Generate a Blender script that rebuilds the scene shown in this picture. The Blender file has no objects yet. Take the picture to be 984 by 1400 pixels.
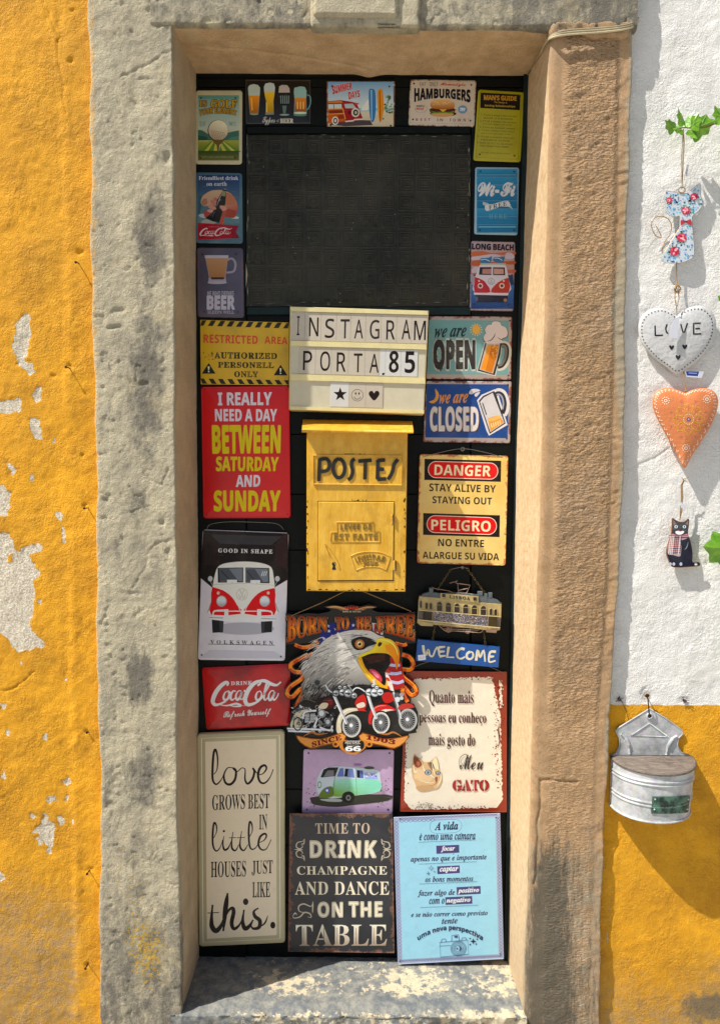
import bpy, bmesh, math, random
import numpy as np
from mathutils import Vector, Matrix
from mathutils.geometry import tessellate_polygon

SC = bpy.context.scene
COL = SC.collection
PI = math.pi

# ------------------------------------------------------------------ camera
F, PITCH, ROLL, DIST, EYE = 1011.1, math.radians(3.7), math.radians(0.44), 1.5, 1.45
RC = Matrix.Rotation(PI/2-PITCH, 3, 'X') @ Matrix.Rotation(ROLL, 3, 'Z')
CP = Vector((0, -DIST, EYE))
cd = bpy.data.cameras.new('camera'); cam = bpy.data.objects.new('camera', cd); COL.objects.link(cam)
cam.matrix_world = Matrix.Translation(CP) @ RC.to_4x4()
cd.sensor_fit = 'VERTICAL'; cd.sensor_height = 36; cd.lens = 36*F/1400
cd.clip_start = 0.05; cd.clip_end = 500
SC.camera = cam

# ------------------------------------------------------------------ light
SUN = Vector((2.1, 1.0, -3.3)).normalized()
w = bpy.data.worlds.new('World'); SC.world = w; w.use_nodes = True
nt = w.node_tree; sky = nt.nodes.new('ShaderNodeTexSky'); sky.sky_type = 'NISHITA'; sky.sun_disc = False
sky.sun_elevation = math.asin(-SUN.z); sky.sun_rotation = math.atan2(-SUN.x, -SUN.y)
sky.dust_density = 2.0; sky.ozone_density = 0.7
nt.links.new(sky.outputs[0], nt.nodes['Background'].inputs[0]); nt.nodes['Background'].inputs[1].default_value = 0.065
ld = bpy.data.lights.new('sun', 'SUN'); ld.energy = 4.2; ld.angle = math.radians(0.5); ld.color = (1, .95, .87)
lo = bpy.data.objects.new('sun', ld); COL.objects.link(lo); lo.location = (-3, -2, 6)
lo.rotation_euler = SUN.to_track_quat('-Z', 'Y').to_euler()
SC.view_settings.view_transform = 'Standard'; SC.view_settings.look = 'None'
SC.view_settings.exposure = 0.72; SC.view_settings.gamma = 1.0

# ------------------------------------------------------------------ helpers
RI = RC.transposed()
def at(px, py, Y):
    """point on the plane y=Y that lies at a position measured in the photograph"""
    d = RC @ Vector(((px-492)/F, -(py-700)/F, -1)); t = (Y+DIST)/d.y
    return CP + d*t
def proj(x, y, z):
    dx, dy, dz = x-CP.x, y-CP.y, z-CP.z
    c = [RI[i][0]*dx+RI[i][1]*dy+RI[i][2]*dz for i in range(3)]
    return 492+F*c[0]/-c[2], 700-F*c[1]/-c[2]
def lin(h):
    if not isinstance(h, str): return tuple(h)
    h = h.lstrip('#'); o = []
    for i in (0, 2, 4):
        c = int(h[i:i+2], 16)/255
        o.append(c/12.92 if c <= .04045 else ((c+.055)/1.055)**2.4)
    return tuple(o)
def mixc(a, b, t):
    a, b = lin(a), lin(b); return tuple(a[i]*(1-t)+b[i]*t for i in range(3))
def hsh(i, j, k, s):
    n = (i*374761393 + j*668265263 + k*2147483647 + s*1274126177) & 0xffffffff
    n = ((n ^ (n >> 13))*1274126177) & 0xffffffff
    n = ((n ^ (n >> 16))*2246822519) & 0xffffffff
    return ((n ^ (n >> 15)) & 0xffff)/65535.0
def vnoise(x, y, z, s=0):
    x, y, z = np.broadcast_arrays(np.asarray(x, float), np.asarray(y, float), np.asarray(z, float))
    i, j, k = np.floor(x).astype(np.int64), np.floor(y).astype(np.int64), np.floor(z).astype(np.int64)
    u, v, t = x-i, y-j, z-k
    u, v, t = u*u*(3-2*u), v*v*(3-2*v), t*t*(3-2*t)
    r = 0
    for a in (0, 1):
        for b in (0, 1):
            for c in (0, 1):
                r = r + hsh(i+a, j+b, k+c, s)*(u if a else 1-u)*(v if b else 1-v)*(t if c else 1-t)
    return r*2-1
def fbm(x, y, z, sc, octv=4, s=0, gain=.5):
    r, a, f, tot = 0, 1.0, sc, 0
    for o in range(octv):
        r = r + a*vnoise(x*f, y*f, z*f, s+o*7); tot += a; a *= gain; f *= 2.03
    return r/tot
def sstep(a, b, x):
    t = np.clip((x-a)/(b-a), 0, 1); return t*t*(3-2*t)
def dline(px, py, pts):
    d = np.full(np.shape(px), 1e9)
    for (x0, y0), (x1, y1) in zip(pts[:-1], pts[1:]):
        vx, vy = x1-x0, y1-y0; L = vx*vx+vy*vy+1e-9
        t = np.clip(((px-x0)*vx+(py-y0)*vy)/L, 0, 1)
        d = np.minimum(d, np.hypot(px-x0-t*vx, py-y0-t*vy))
    return d
def sdf(px, py, pts):
    """positive inside the polygon"""
    d = dline(px, py, list(pts)+[pts[0]]); ins = np.zeros(np.shape(px), bool)
    n = len(pts)
    for i in range(n):
        x0, y0 = pts[i]; x1, y1 = pts[(i+1) % n]
        if y0 == y1: continue
        ins ^= ((y0 > py) != (y1 > py)) & (px < (x1-x0)*(py-y0)/(y1-y0)+x0)
    return np.where(ins, d, -d)
def interp(z, pts):
    """pts = [(z, value)...]"""
    p = sorted(pts); return np.interp(z, [a for a, b in p], [b for a, b in p])

# ------------------------------------------------------------------ materials
class NT:
    def __init__(s, name):
        s.m = bpy.data.materials.new(name); s.m.use_nodes = True; s.t = s.m.node_tree
        s.b = s.t.nodes['Principled BSDF']
    def n(s, typ, **kw):
        nd = s.t.nodes.new(typ)
        for k, v in kw.items():
            if k.startswith('_'): setattr(nd, k[1:], v)
            else:
                k2 = k.replace('9', ' ')
                key = int(k2[1:]) if k2[0] == 'i' and k2[1:].isdigit() else k2
                s.put(nd.inputs[key], v)
        return nd
    def put(s, sock, v):
        if hasattr(v, 'is_linked') or isinstance(v, bpy.types.NodeSocket): s.t.links.new(v, sock)
        else:
            if sock.type == 'RGBA' and len(v) == 3: v = (*v, 1)
            sock.default_value = v
    def coord(s, stretch=(1, 1, 1)):
        g = s.n('ShaderNodeNewGeometry')
        if stretch == (1, 1, 1): return g.outputs['Position']
        return s.n('ShaderNodeMapping', Vector=g.outputs['Position'], Scale=stretch).outputs[0]
    def noise(s, sc, det=4, rough=.55, vec=None, dist=0):
        return s.n('ShaderNodeTexNoise', Vector=vec or s.coord(), Scale=sc, Detail=det, Roughness=rough, Distortion=dist).outputs[0]
    def ramp(s, f, a, b):
        return s.n('ShaderNodeMapRange', Value=f, **{'From9Min': a, 'From9Max': b}).outputs[0]
    def mix(s, f, a, b, mode='MIX'):
        nd = s.n('ShaderNodeMix', _data_type='RGBA', _blend_type=mode)
        s.put(nd.inputs[0], f); s.put(nd.inputs[6], a); s.put(nd.inputs[7], b); return nd.outputs[2]
    def math(s, op, a, b=0.0, c=None):
        nd = s.n('ShaderNodeMath', _operation=op); s.put(nd.inputs[0], a); s.put(nd.inputs[1], b)
        if c is not None: s.put(nd.inputs[2], c)
        return nd.outputs[0]
    def bump(s, h, dist, strength=1.0, normal=None):
        nd = s.n('ShaderNodeBump', Height=h, Distance=dist, Strength=strength)
        if normal: s.put(nd.inputs['Normal'], normal)
        return nd.outputs[0]
    def attr(s, name):
        return s.n('ShaderNodeAttribute', _attribute_name=name)
    def done(s, col=None, rough=None, normal=None, **kw):
        if col is not None: s.put(s.b.inputs['Base Color'], col)
        if rough is not None: s.put(s.b.inputs['Roughness'], rough)
        if normal is not None: s.put(s.b.inputs['Normal'], normal)
        for k, v in kw.items(): s.put(s.b.inputs[k.replace('9', ' ')], v)
        return s.m
_mc = {}
def plain(name, col, rough=.5, metal=0, var=.25, bump=0.0, bs=400, sc=40, spec=.5):
    if name in _mc: return _mc[name]
    t = NT(name); c = lin(col)
    f = t.ramp(t.noise(sc, 4, .6), .35, .7)
    cc = t.mix(f, c, tuple(x*(1-var) for x in c))
    nrm = t.bump(t.noise(bs, 3), bump) if bump else None
    _mc[name] = t.done(cc, rough, nrm, Metallic=metal, Specular9IOR9Level=spec); return _mc[name]
def ink_mat():
    t = NT('printed_ink')
    a = t.attr('ink').outputs[0]
    n1 = t.ramp(t.noise(55, 5, .65), .55, .8)
    c = t.mix(t.math('MULTIPLY', n1, .2), a, t.mix(.6, a, (.16, .12, .09)))
    n2 = t.ramp(t.noise(700, 3, .7), .66, .72)
    c = t.mix(t.math('MULTIPLY', n2, .3), c, (.25, .2, .16))
    sc_ = t.ramp(t.noise(220, 2, .5, t.n('ShaderNodeMapping', Vector=t.coord(), Rotation=(0, .6, 0), Scale=(.12, 1, 2.2)).outputs[0]), .70, .74)
    c = t.mix(t.math('MULTIPLY', sc_, .35), c, t.mix(.6, c, (.42, .38, .34)))
    c = t.mix(t.math('MULTIPLY', t.ramp(t.noise(9, 4, .6), .5, .75), .12), c, t.mix(.5, c, (.5, .47, .42)))
    r = t.math('MULTIPLY_ADD', t.noise(30, 3), .25, .26)
    return t.done(c, r, t.bump(t.noise(25, 3), .0025, .6), Specular9IOR9Level=.18)
def tin(name, col, rust=None, amp=.05, width=.02, rustcol=(.10, .035, .02), mott=.3, rough=.32, second=None):
    """enamelled tin: colour, mottled wear and rust creeping in from the rim (UV = metres on the plate)"""
    t = NT(name); c = tuple(min(.86, x*GAIN) for x in lin(col)); second = tuple(min(.86, x*GAIN) for x in lin(second)) if second else None
    uv = t.attr('edge').outputs[2]
    f = t.ramp(t.noise(28, 5, .65), .4, .75)
    cc = t.mix(t.math('MULTIPLY', f, mott), c, tuple(x*.45 for x in c))
    if second: cc = t.mix(t.ramp(t.noise(9, 4, .6), .48, .62), cc, lin(second))
    cc = t.mix(t.math('MULTIPLY', t.ramp(t.noise(520, 3, .7), .64, .7), .5), cc, (.12, .08, .06))
    nrm = t.bump(t.noise(22, 3), .0015, .5)
    if rust:
        d = t.math('ADD', uv, t.math('MULTIPLY', t.math('SUBTRACT', t.noise(60, 8, .72), .5), -amp))
        k = t.ramp(d, width+.0012, width-.0006)
        cc = t.mix(k, cc, t.mix(t.ramp(t.noise(150, 5, .7), .35, .65), rustcol, tuple(x*2.3+.02 for x in rustcol)))
        nrm = t.bump(k, .0003, .8, nrm)
        rough = t.math('MULTIPLY_ADD', k, .4, rough)
    return t.done(cc, rough, nrm)
INK = ink_mat()

# ------------------------------------------------------------------ objects
ORG = {}
def tag(o, label, cat, group=None, kind=None):
    if label: o['label'] = label
    if cat: o['category'] = cat
    if group: o['group'] = group
    if kind: o['kind'] = kind
    return o
def thing(name, label, cat, loc=(0, 0, 0), group=None):
    o = bpy.data.objects.new(name, None); COL.objects.link(o); o.location = loc; o.empty_display_size = .02
    ORG[o.name] = Vector(loc); return tag(o, label, cat, group)
def link(name, me, parent, label=None):
    o = bpy.data.objects.new(name, me); COL.objects.link(o)
    if parent is not None:
        o.parent = parent; ORG[o.name] = ORG[parent.name]
    else: ORG[o.name] = Vector((0, 0, 0))
    if label: o['label'] = label
    return o
class MB:
    """collects geometry in world coordinates; build() links ONE mesh object"""
    def __init__(s): s.v = []; s.f = []; s.mi = []; s.c = []; s.cur = 0; s.col = (1, 1, 1); s.e = []
    def add(s, vs, fs, cols=None):
        b = len(s.v); s.v += [tuple(p) for p in vs]
        for i, f in enumerate(fs):
            s.f.append([b+k for k in f]); s.mi.append(s.cur)
            s.c.append([cols[k] for k in f] if cols else [s.col]*len(f))
        return b
    def box(s, a, b):
        x0, y0, z0 = a; x1, y1, z1 = b
        s.add([(x0,y0,z0),(x1,y0,z0),(x1,y1,z0),(x0,y1,z0),(x0,y0,z1),(x1,y0,z1),(x1,y1,z1),(x0,y1,z1)],
              [(0,3,2,1),(4,5,6,7),(0,1,5,4),(1,2,6,5),(2,3,7,6),(3,0,4,7)])
    def tube(s, pts, r, n=8, closed=False, caps=True):
        P = [Vector(p) for p in pts]; m = len(P); rs = r if hasattr(r, '__len__') else [r]*m
        vs = []; up = Vector((.13, .9, .31)).normalized()
        for i in range(m):
            a = P[(i-1) % m] if (closed or i) else P[0]; b = P[(i+1) % m] if (closed or i < m-1) else P[-1]
            t = (b-a).normalized(); u = t.cross(up)
            if u.length < .05: u = t.cross(Vector((1, 0, 0)))
            u.normalize(); v = t.cross(u)
            vs += [P[i]+(u*math.cos(2*PI*k/n)+v*math.sin(2*PI*k/n))*rs[i] for k in range(n)]
        fs = []
        for i in range(m if closed else m-1):
            j = (i+1) % m
            fs += [(i*n+k, i*n+(k+1) % n, j*n+(k+1) % n, j*n+k) for k in range(n)]
        if not closed and caps: fs += [tuple(range(n)), tuple((m-1)*n+k for k in range(n))[::-1]]
        s.add(vs, fs)
    def ball(s, c, r, sq=(1, 1, 1), nu=12, nv=8):
        c = Vector(c); vs = [c+Vector((0, 0, r*sq[2]))]
        for j in range(1, nv):
            a = PI*j/nv
            vs += [c+Vector((r*sq[0]*math.sin(a)*math.cos(2*PI*i/nu), r*sq[1]*math.sin(a)*math.sin(2*PI*i/nu), r*sq[2]*math.cos(a))) for i in range(nu)]
        vs.append(c-Vector((0, 0, r*sq[2]))); L = len(vs)-1
        fs = [(0, 1+i, 1+(i+1) % nu) for i in range(nu)]
        for j in range(nv-2):
            fs += [(1+j*nu+i, 1+(j+1)*nu+i, 1+(j+1)*nu+(i+1) % nu, 1+j*nu+(i+1) % nu) for i in range(nu)]
        fs += [(L, 1+(nv-2)*nu+(i+1) % nu, 1+(nv-2)*nu+i) for i in range(nu)]
        s.add(vs, fs)
    def prism(s, pts, Y0, Y1, cap=True):
        """px outline, front at Y0, back at Y1 (straight extrusion off the front outline)"""
        A = [at(x, y, Y0) for x, y in pts]; n = len(A); B = [Vector((p.x, Y1, p.z)) for p in A]
        tr = tessellate_polygon([[Vector((x, -y, 0)) for x, y in pts]])
        s.add(A+B, [tuple(t) for t in tr]+[tuple(n+i for i in t)[::-1] for t in tr]+[(i, (i+1) % n, n+(i+1) % n, n+i) for i in range(n)])
    def build(s, name, mats, parent=None, smooth=False, label=None, edge=None):
        o0 = ORG[parent.name] if parent is not None else Vector((0, 0, 0))
        me = bpy.data.meshes.new(name)
        me.from_pydata([(p[0]-o0.x, p[1]-o0.y, p[2]-o0.z) for p in s.v], [], s.f)
        for m in (mats if isinstance(mats, (list, tuple)) else [mats]): me.materials.append(m)
        me.polygons.foreach_set('material_index', s.mi)
        if any(c != [(1, 1, 1)]*len(c) for c in s.c):
            at_ = me.color_attributes.new('ink', 'FLOAT_COLOR', 'CORNER')
            flat = [x for f in s.c for c in f for x in (c[0], c[1], c[2], 1.0)]
            at_.data.foreach_set('color', flat)
        if s.e:
            ea = me.attributes.new('edge', 'FLOAT', 'POINT'); ea.data.foreach_set('value', s.e)
        if smooth: me.shade_smooth()
        me.update()
        return link(name, me, parent, label)

_gc = {}
# lettering outlines (straight-line contours in 1/1000 em), one entry per style and character: advance, contours
STYLES = ['p', 'b', 'i', 'bi', 's', 'sb', 'sans', 'sbi', 'm']
OUTLINES = [[0,32,56],
[0,46,44,[28,21,-6,1,-6,-1,-5,-5,-1,-6,1,-6,5,-4,6,-2,6,2,4,4,2,6,-2,6]],
[0,45,65,[57,53,-49,0,0,-18,49,0]],
[0,33,54,[33,135,-6,3,-6,-3,-4,-10,-1,-16,0,-16,7,-47,2,-4,2,-2,2,2,2,4,7,47,0,16,-1,16],[33,21,-6,1,-6,-1,-4,-5,-2,-6,2,-6,4,-4,6,-2,6,2,5,4,1,6,-1,6]],
[0,38,125,[74,130,-17,4,-18,-4,-12,-11,-5,-17,3,-11,5,-11,8,-9,-17,-12,-11,-13,-4,-15,4,-17,13,-11,17,-5,13,2,14,6,16,13,16,-19,25,0,-28,32,17,24,6,12,-20,0,-9,-16,-6,-6,-19,22,15,12,8,12,2,12,-4,15],[56,117,8,-2,6,-5,2,-7,-1,-7,-6,-7,-11,-8,-6,7,-4,8,-2,8,2,7,5,4],[36,49,13,9,22,-26,-9,-8,-10,-6,-10,-2,-8,2,-6,5,-3,8,3,9]],
[0,39,38,[28,143,-18,0,0,-23,5,-28,8,0,5,28]],
[0,37,136,[120,138,-15,0,-89,-140,15,0],[51,134,-15,4,-16,-4,-11,-11,-4,-16,4,-15,11,-11,16,-4,15,4,11,11,4,15,-4,16],[28,121,8,2,8,-2,5,-6,2,-8,-2,-8,-5,-5,-8,-2,-8,2,-6,5,-2,8,2,8],[116,55,-16,4,-15,-4,-11,-11,-4,-15,4,-16,11,-11,15,-4,16,4,11,11,4,16,-4,15],[92,42,8,2,8,-2,6,-5,2,-8,-2,-8,-6,-6,-8,-2,-8,2,-5,6,-2,8,2,8]],
[1,65,130,[67,139,-6,0,-49,-123,-5,-7,-6,-3,-4,-1,0,-5,41,0,0,5,-9,1,-5,3,-2,5,1,6,8,19,44,0,9,-25,-1,-5,-6,-3,-9,-1,0,-5,64,0,0,5,-7,3,-8,11],[34,48,19,47,19,-47]],
[1,66,132,[66,136,-61,0,0,-5,10,-2,4,-4,3,-10,0,-97,-3,-8,-8,-4,-6,-1,0,-5,66,0,16,1,13,4,11,5,7,8,5,10,2,11,-5,16,-13,11,-22,8,19,6,10,10,4,14,-6,18,-17,10],[64,129,12,-3,4,-3,3,-5,2,-15,-3,-17,-4,-5,-5,-3,-7,-2,-12,-1,1,49,3,4],[54,69,15,-1,8,-2,6,-4,3,-6,3,-8,1,-10,-3,-17,-3,-6,-4,-5,-6,-2,-8,-1,-7,1,-2,2,-3,9]],
[1,67,139,[87,138,-10,1,-13,-1,-12,-3,-11,-5,-9,-7,-9,-9,-6,-9,-5,-12,-3,-12,-1,-13,1,-13,3,-13,5,-11,6,-10,8,-8,10,-7,11,-5,12,-3,12,-1,23,3,19,10,15,16,-5,6,-14,-14,-15,-8,-16,-3,-22,7,-14,20,-4,33,4,36,12,22,20,7,10,-1,9,-4,8,-6,8,-8,6,-10,5,-11,5,0,0,47,-5,0,-2,-5,-3,-3,-5,-1]],
[1,68,148,[66,136,-62,0,0,-5,6,-1,8,-3,4,-9,0,-96,-1,-10,-2,-3,-3,-2,-10,-2,0,-5,62,0,40,8,23,22,8,38,-2,20,-6,17,-10,13,-15,10,-18,6],[62,129,4,0,22,-7,12,-20,4,-34,-1,-19,-3,-15,-5,-12,-7,-8,-10,-5,-12,-2,-7,1,-3,2,-2,6,0,104,2,6]],
[1,69,132,[119,136,-114,0,0,-5,6,-1,8,-3,3,-10,0,-94,-1,-11,-2,-3,-4,-2,-11,-2,0,-5,116,0,8,43,-6,0,-7,-15,-5,-6,-5,-4,-12,-6,-15,-3,-14,-1,-7,2,-1,2,-2,8,0,46,13,-1,9,-4,5,-7,5,-19,5,0,0,68,-5,0,-5,-17,-4,-6,-5,-4,-6,-2,-12,-1,0,43,1,8,3,3,7,1,17,-1,11,-2,8,-4,6,-6,5,-9,2,-11,5,0]],
[1,70,120,[117,136,-113,0,0,-5,11,-3,3,-2,4,-8,0,-6,0,-94,-3,-8,-8,-4,-6,-1,0,-5,71,0,0,5,-14,2,-2,1,-4,5,-2,11,0,43,11,-1,6,-2,5,-4,4,-6,5,-19,5,0,0,68,-5,0,-5,-17,-4,-5,-5,-4,-6,-3,-11,0,0,45,1,6,5,3,18,0,14,-3,6,-2,8,-8,3,-6,3,-14,5,0]],
[1,71,151,[87,138,-10,1,-13,-1,-12,-3,-10,-5,-10,-7,-8,-8,-7,-10,-5,-11,-3,-12,-1,-14,1,-14,3,-12,5,-11,7,-10,8,-9,10,-6,11,-5,13,-3,14,-1,18,1,17,4,18,7,0,29,1,10,5,5,10,1,0,5,-67,0,0,-5,12,-1,4,-2,4,-7,0,-28,-4,-8,-4,-2,-12,-2,-11,2,-10,5,-7,9,-6,13,-3,16,-2,19,4,35,12,22,21,7,12,-2,6,-3,11,-9,9,-12,7,-14,5,0,0,47,-5,0,-4,-7,-6,-2]],
[1,72,156,[72,136,-67,0,0,-5,10,-3,4,-2,3,-7,0,-95,0,-6,-3,-9,-8,-3,-6,-1,0,-5,67,0,0,5,-11,2,-3,2,-2,4,-2,11,0,42,48,0,-1,-49,-1,-5,-5,-5,-11,-2,0,-5,67,0,0,5,-11,2,-5,6,-1,5,0,95,0,6,3,7,3,2,11,3,0,5,-67,0,0,-5,11,-2,5,-5,2,-11,0,-38,-48,0,0,38,2,11,5,5,11,2]],
[1,73,78,[73,136,-69,0,0,-5,12,-2,3,-2,3,-6,0,-6,0,-98,-4,-7,-8,-4,-6,-1,0,-5,69,0,0,5,-12,3,-4,3,-2,5,-1,7,1,98,3,6,4,2,11,2]],
[1,74,98,[94,136,-70,0,0,-5,9,-2,6,-2,4,-9,1,-112,-1,-10,-4,-6,-8,-2,-4,1,-3,2,-1,3,4,11,0,7,-1,4,-5,5,-8,1,-7,-2,-5,-5,-2,-4,0,-9,2,-4,6,-8,8,-6,17,-3,25,5,14,15,5,25,1,93,3,8,5,2,9,2]],
[1,75,152,[72,136,-67,0,0,-5,6,-1,8,-4,3,-7,0,-95,0,-6,-3,-9,-8,-3,-6,-1,0,-5,67,0,0,5,-11,2,-3,2,-3,9,-1,41,5,5,40,-51,0,-3,-1,-3,-3,-1,-11,-1,0,-5,71,0,0,5,-10,2,-7,7,-57,71,36,35,13,8,15,3,0,5,-58,0,0,-5,9,-1,6,-2,2,-3,-1,-4,-7,-10,-42,-41,1,51,4,6,13,4]],
[1,76,127,[74,136,-69,0,0,-5,10,-2,4,-2,3,-8,0,-95,0,-6,-3,-9,-8,-3,-6,-1,0,-5,115,0,7,46,-5,0,-12,-22,-5,-5,-11,-7,-7,-2,-17,-2,-10,1,-5,5,-1,11,1,96,4,7,6,2,9,1]],
[1,77,189,[55,136,-51,0,0,-5,9,-1,5,-3,4,-6,0,-97,0,-7,-4,-8,-3,-2,-11,-2,0,-5,46,0,0,5,-6,1,-8,3,-3,3,-1,5,-1,99,49,-116,6,0,49,119,0,-103,-2,-5,-4,-4,-11,-2,0,-5,66,0,0,5,-8,1,-5,2,-4,8,0,97,1,10,3,3,3,2,10,3,0,5,-50,0,-40,-94]],
[1,78,147,[47,136,-42,0,0,-5,6,-2,12,-13,-1,-101,-4,-7,-5,-2,-8,-1,0,-5,45,0,0,5,-12,2,-5,5,-1,11,0,81,88,-107,6,0,0,122,3,8,8,3,6,1,0,5,-44,0,0,-5,8,-2,5,-2,4,-7,0,-70]],
[1,79,156,[89,138,-20,0,-9,-2,-18,-7,-7,-5,-7,-6,-11,-14,-4,-8,-4,-18,0,-20,2,-9,2,-9,9,-16,13,-13,7,-5,17,-7,9,-2,19,0,10,2,9,3,15,9,13,13,5,8,4,8,5,18,0,20,-2,9,-3,9,-9,16,-6,7,-14,11,-8,4],[58,125,19,7,11,-2,8,-5,8,-9,5,-13,3,-16,1,-19,-4,-36,-11,-21,-19,-7,-10,1,-9,6,-7,9,-6,13,-3,16,-1,19,4,35]],
[1,80,124,[64,136,-59,0,0,-5,10,-3,4,-2,3,-7,0,-95,0,-6,-3,-9,-8,-3,-6,-1,0,-5,67,0,0,5,-11,2,-3,2,-3,9,-1,43,33,1,12,4,10,6,7,7,4,9,2,11,-3,14,-3,5,-10,10,-6,3,-9,3],[61,128,11,0,6,-3,4,-4,3,-6,1,-8,0,-19,-2,-7,-3,-6,-5,-4,-7,-2,-15,-1,0,54,2,4]],
[1,81,156,[89,138,-20,0,-9,-2,-18,-7,-14,-11,-6,-7,-9,-15,-4,-18,0,-20,2,-10,7,-18,12,-15,8,-6,18,-9,13,-19,19,-12,25,-3,11,0,23,7,-1,5,-14,-2,-14,3,-11,8,-9,13,15,6,12,9,10,11,8,12,4,14,1,16,0,10,-5,18,-4,8,-11,15,-14,11,-8,4],[58,125,19,7,11,-2,8,-5,8,-9,5,-13,3,-16,1,-19,-4,-36,-11,-21,-19,-7,-10,1,-9,6,-7,9,-5,13,-4,16,-1,19,4,35]],
[1,82,141,[65,136,-60,0,0,-5,10,-3,4,-2,3,-7,0,-95,0,-6,-3,-9,-8,-3,-6,-1,0,-5,67,0,0,5,-11,2,-3,2,-3,9,-1,45,6,0,41,-63,42,0,0,5,-6,1,-6,6,-37,55,17,7,10,11,3,15,-1,11,-5,9,-9,7,-11,5,-15,3],[62,128,5,0,13,-3,8,-9,2,-16,0,-10,-3,-7,-4,-6,-5,-4,-8,-3,-16,0,0,50,2,6]],
[1,83,116,[59,139,-11,-1,-7,-1,-12,-7,-9,-10,-5,-13,0,-8,1,-9,2,-8,5,-7,6,-6,9,-6,29,-15,9,-6,5,-7,2,-8,-1,-6,-2,-6,-3,-4,-5,-4,-6,-2,-7,-1,-10,2,-9,3,-7,6,-6,8,-5,11,-3,13,-6,0,0,-50,5,0,3,5,4,2,19,-6,7,-1,16,1,9,1,15,7,10,11,5,14,1,15,-3,10,-5,9,-16,12,-33,16,-9,7,-5,8,0,5,2,10,8,7,12,2,11,-2,5,-2,9,-8,8,-11,5,-14,5,0,0,44,-6,0,-1,-4,-5,-3]],
[1,84,126,[3,136,0,-41,6,0,2,10,3,8,5,7,7,5,9,3,11,1,0,-111,-4,-9,-8,-3,-7,-1,0,-5,71,0,0,5,-12,2,-4,2,-3,8,-1,112,21,-4,13,-11,5,-20,5,0,0,42]],
[1,85,147,[72,136,-68,0,0,-5,11,-3,3,-2,3,-7,1,-73,1,-15,4,-13,7,-9,10,-7,13,-4,17,-2,16,2,13,4,10,8,7,10,4,15,2,19,0,64,1,4,5,6,9,3,0,5,-43,0,0,-5,12,-3,3,-2,3,-8,1,-71,-4,-22,-12,-14,-19,-4,-9,1,-7,2,-5,5,-4,7,-2,9,-1,11,0,79,2,5,2,1,14,4]],
[1,86,127,[63,136,-67,0,0,-5,8,-3,7,-10,52,-122,5,0,48,124,6,7,10,4,0,5,-43,0,0,-5,10,-1,5,-3,1,-2,0,-6,-28,-76,-31,77,0,5,1,2,6,3,10,1]],
[1,87,182,[54,136,-59,0,0,-5,7,-2,3,-2,3,-6,43,-124,6,0,37,95,33,-95,6,0,40,121,6,10,7,3,0,5,-36,0,0,-5,8,-2,4,-2,1,-6,-1,-7,-21,-65,-24,72,2,6,4,3,8,1,0,5,-63,0,0,-5,9,-2,5,-3,8,-21,-24,-59,-24,73,1,8,4,3,7,1]],
[1,89,127,[62,136,-66,0,0,-6,8,-2,6,-7,38,-68,0,-29,-2,-11,-2,-4,-3,-2,-11,-2,0,-5,68,0,0,5,-11,2,-4,2,-3,9,0,43,37,60,7,7,7,2,0,6,-43,0,0,-6,9,-1,5,-3,2,-5,-1,-3,-4,-9,-25,-42,-27,55,0,4,3,3,12,1]],
[1,90,132,[17,136,-4,-42,5,0,6,15,4,6,9,8,5,2,14,3,26,0,-76,-125,0,-3,115,0,5,49,-5,0,-4,-13,-6,-10,-7,-8,-9,-5,-11,-3,-38,-1,75,123,0,4]],
[1,97,102,[61,94,-13,1,-14,-2,-11,-4,-8,-6,-5,-8,0,-5,1,-7,5,-5,7,-1,7,1,5,5,2,6,-2,5,-4,8,1,3,5,2,12,1,7,-4,2,-3,1,-9,0,-15,-30,-11,-10,-5,-7,-7,-5,-7,-1,-8,1,-6,2,-5,7,-8,12,-3,12,2,10,4,10,7,2,-7,5,-5,9,-1,8,1,7,4,7,6,-3,4,-4,-2,-3,1,-1,2,0,50,-1,10,-3,8,-5,6,-7,4],[46,45,13,5,0,-31,-5,-5,-9,-4,-5,2,-4,5,-1,8,3,12]],
[1,99,87,[61,94,-9,1,-16,-3,-7,-4,-13,-10,-7,-15,-3,-9,0,-18,5,-16,4,-6,5,-6,12,-8,7,-2,7,-1,15,2,13,7,11,12,-4,3,-7,-5,-6,-3,-7,-2,-8,2,-7,3,-5,7,-4,8,-3,11,-1,14,2,18,6,11,9,3,5,0,3,-3,2,-18,4,-5,6,-1,7,1,4,5,2,6,-1,6,-3,5,-4,5]],
[1,100,110,[95,136,-43,0,0,-5,11,-3,3,-5,0,-40,-6,7,-8,4,-9,1,-13,-3,-6,-3,-10,-11,-6,-15,-2,-19,0,-9,4,-15,8,-12,11,-8,6,-2,7,-1,10,2,8,4,6,9,0,-15,28,6,11,0,0,5,-7,2,-3,8],[46,83,6,1,6,-2,6,-4,2,-6,0,-49,-3,-8,-6,-5,-6,-2,-5,1,-4,3,-3,5,-2,8,-2,21,2,21,2,7,3,6]],
[1,101,90,[57,94,-10,1,-8,-1,-13,-5,-11,-11,-7,-14,-2,-8,0,-19,5,-17,4,-7,5,-5,11,-8,7,-2,8,-1,15,3,13,8,11,14,-5,4,-6,-8,-7,-4,-8,-1,-13,4,-8,12,-3,20,49,0,-1,15,-3,11,-6,8,-7,7],[48,88,4,0,6,-5,2,-19,0,-7,-25,0,1,19,5,9]],
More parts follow.
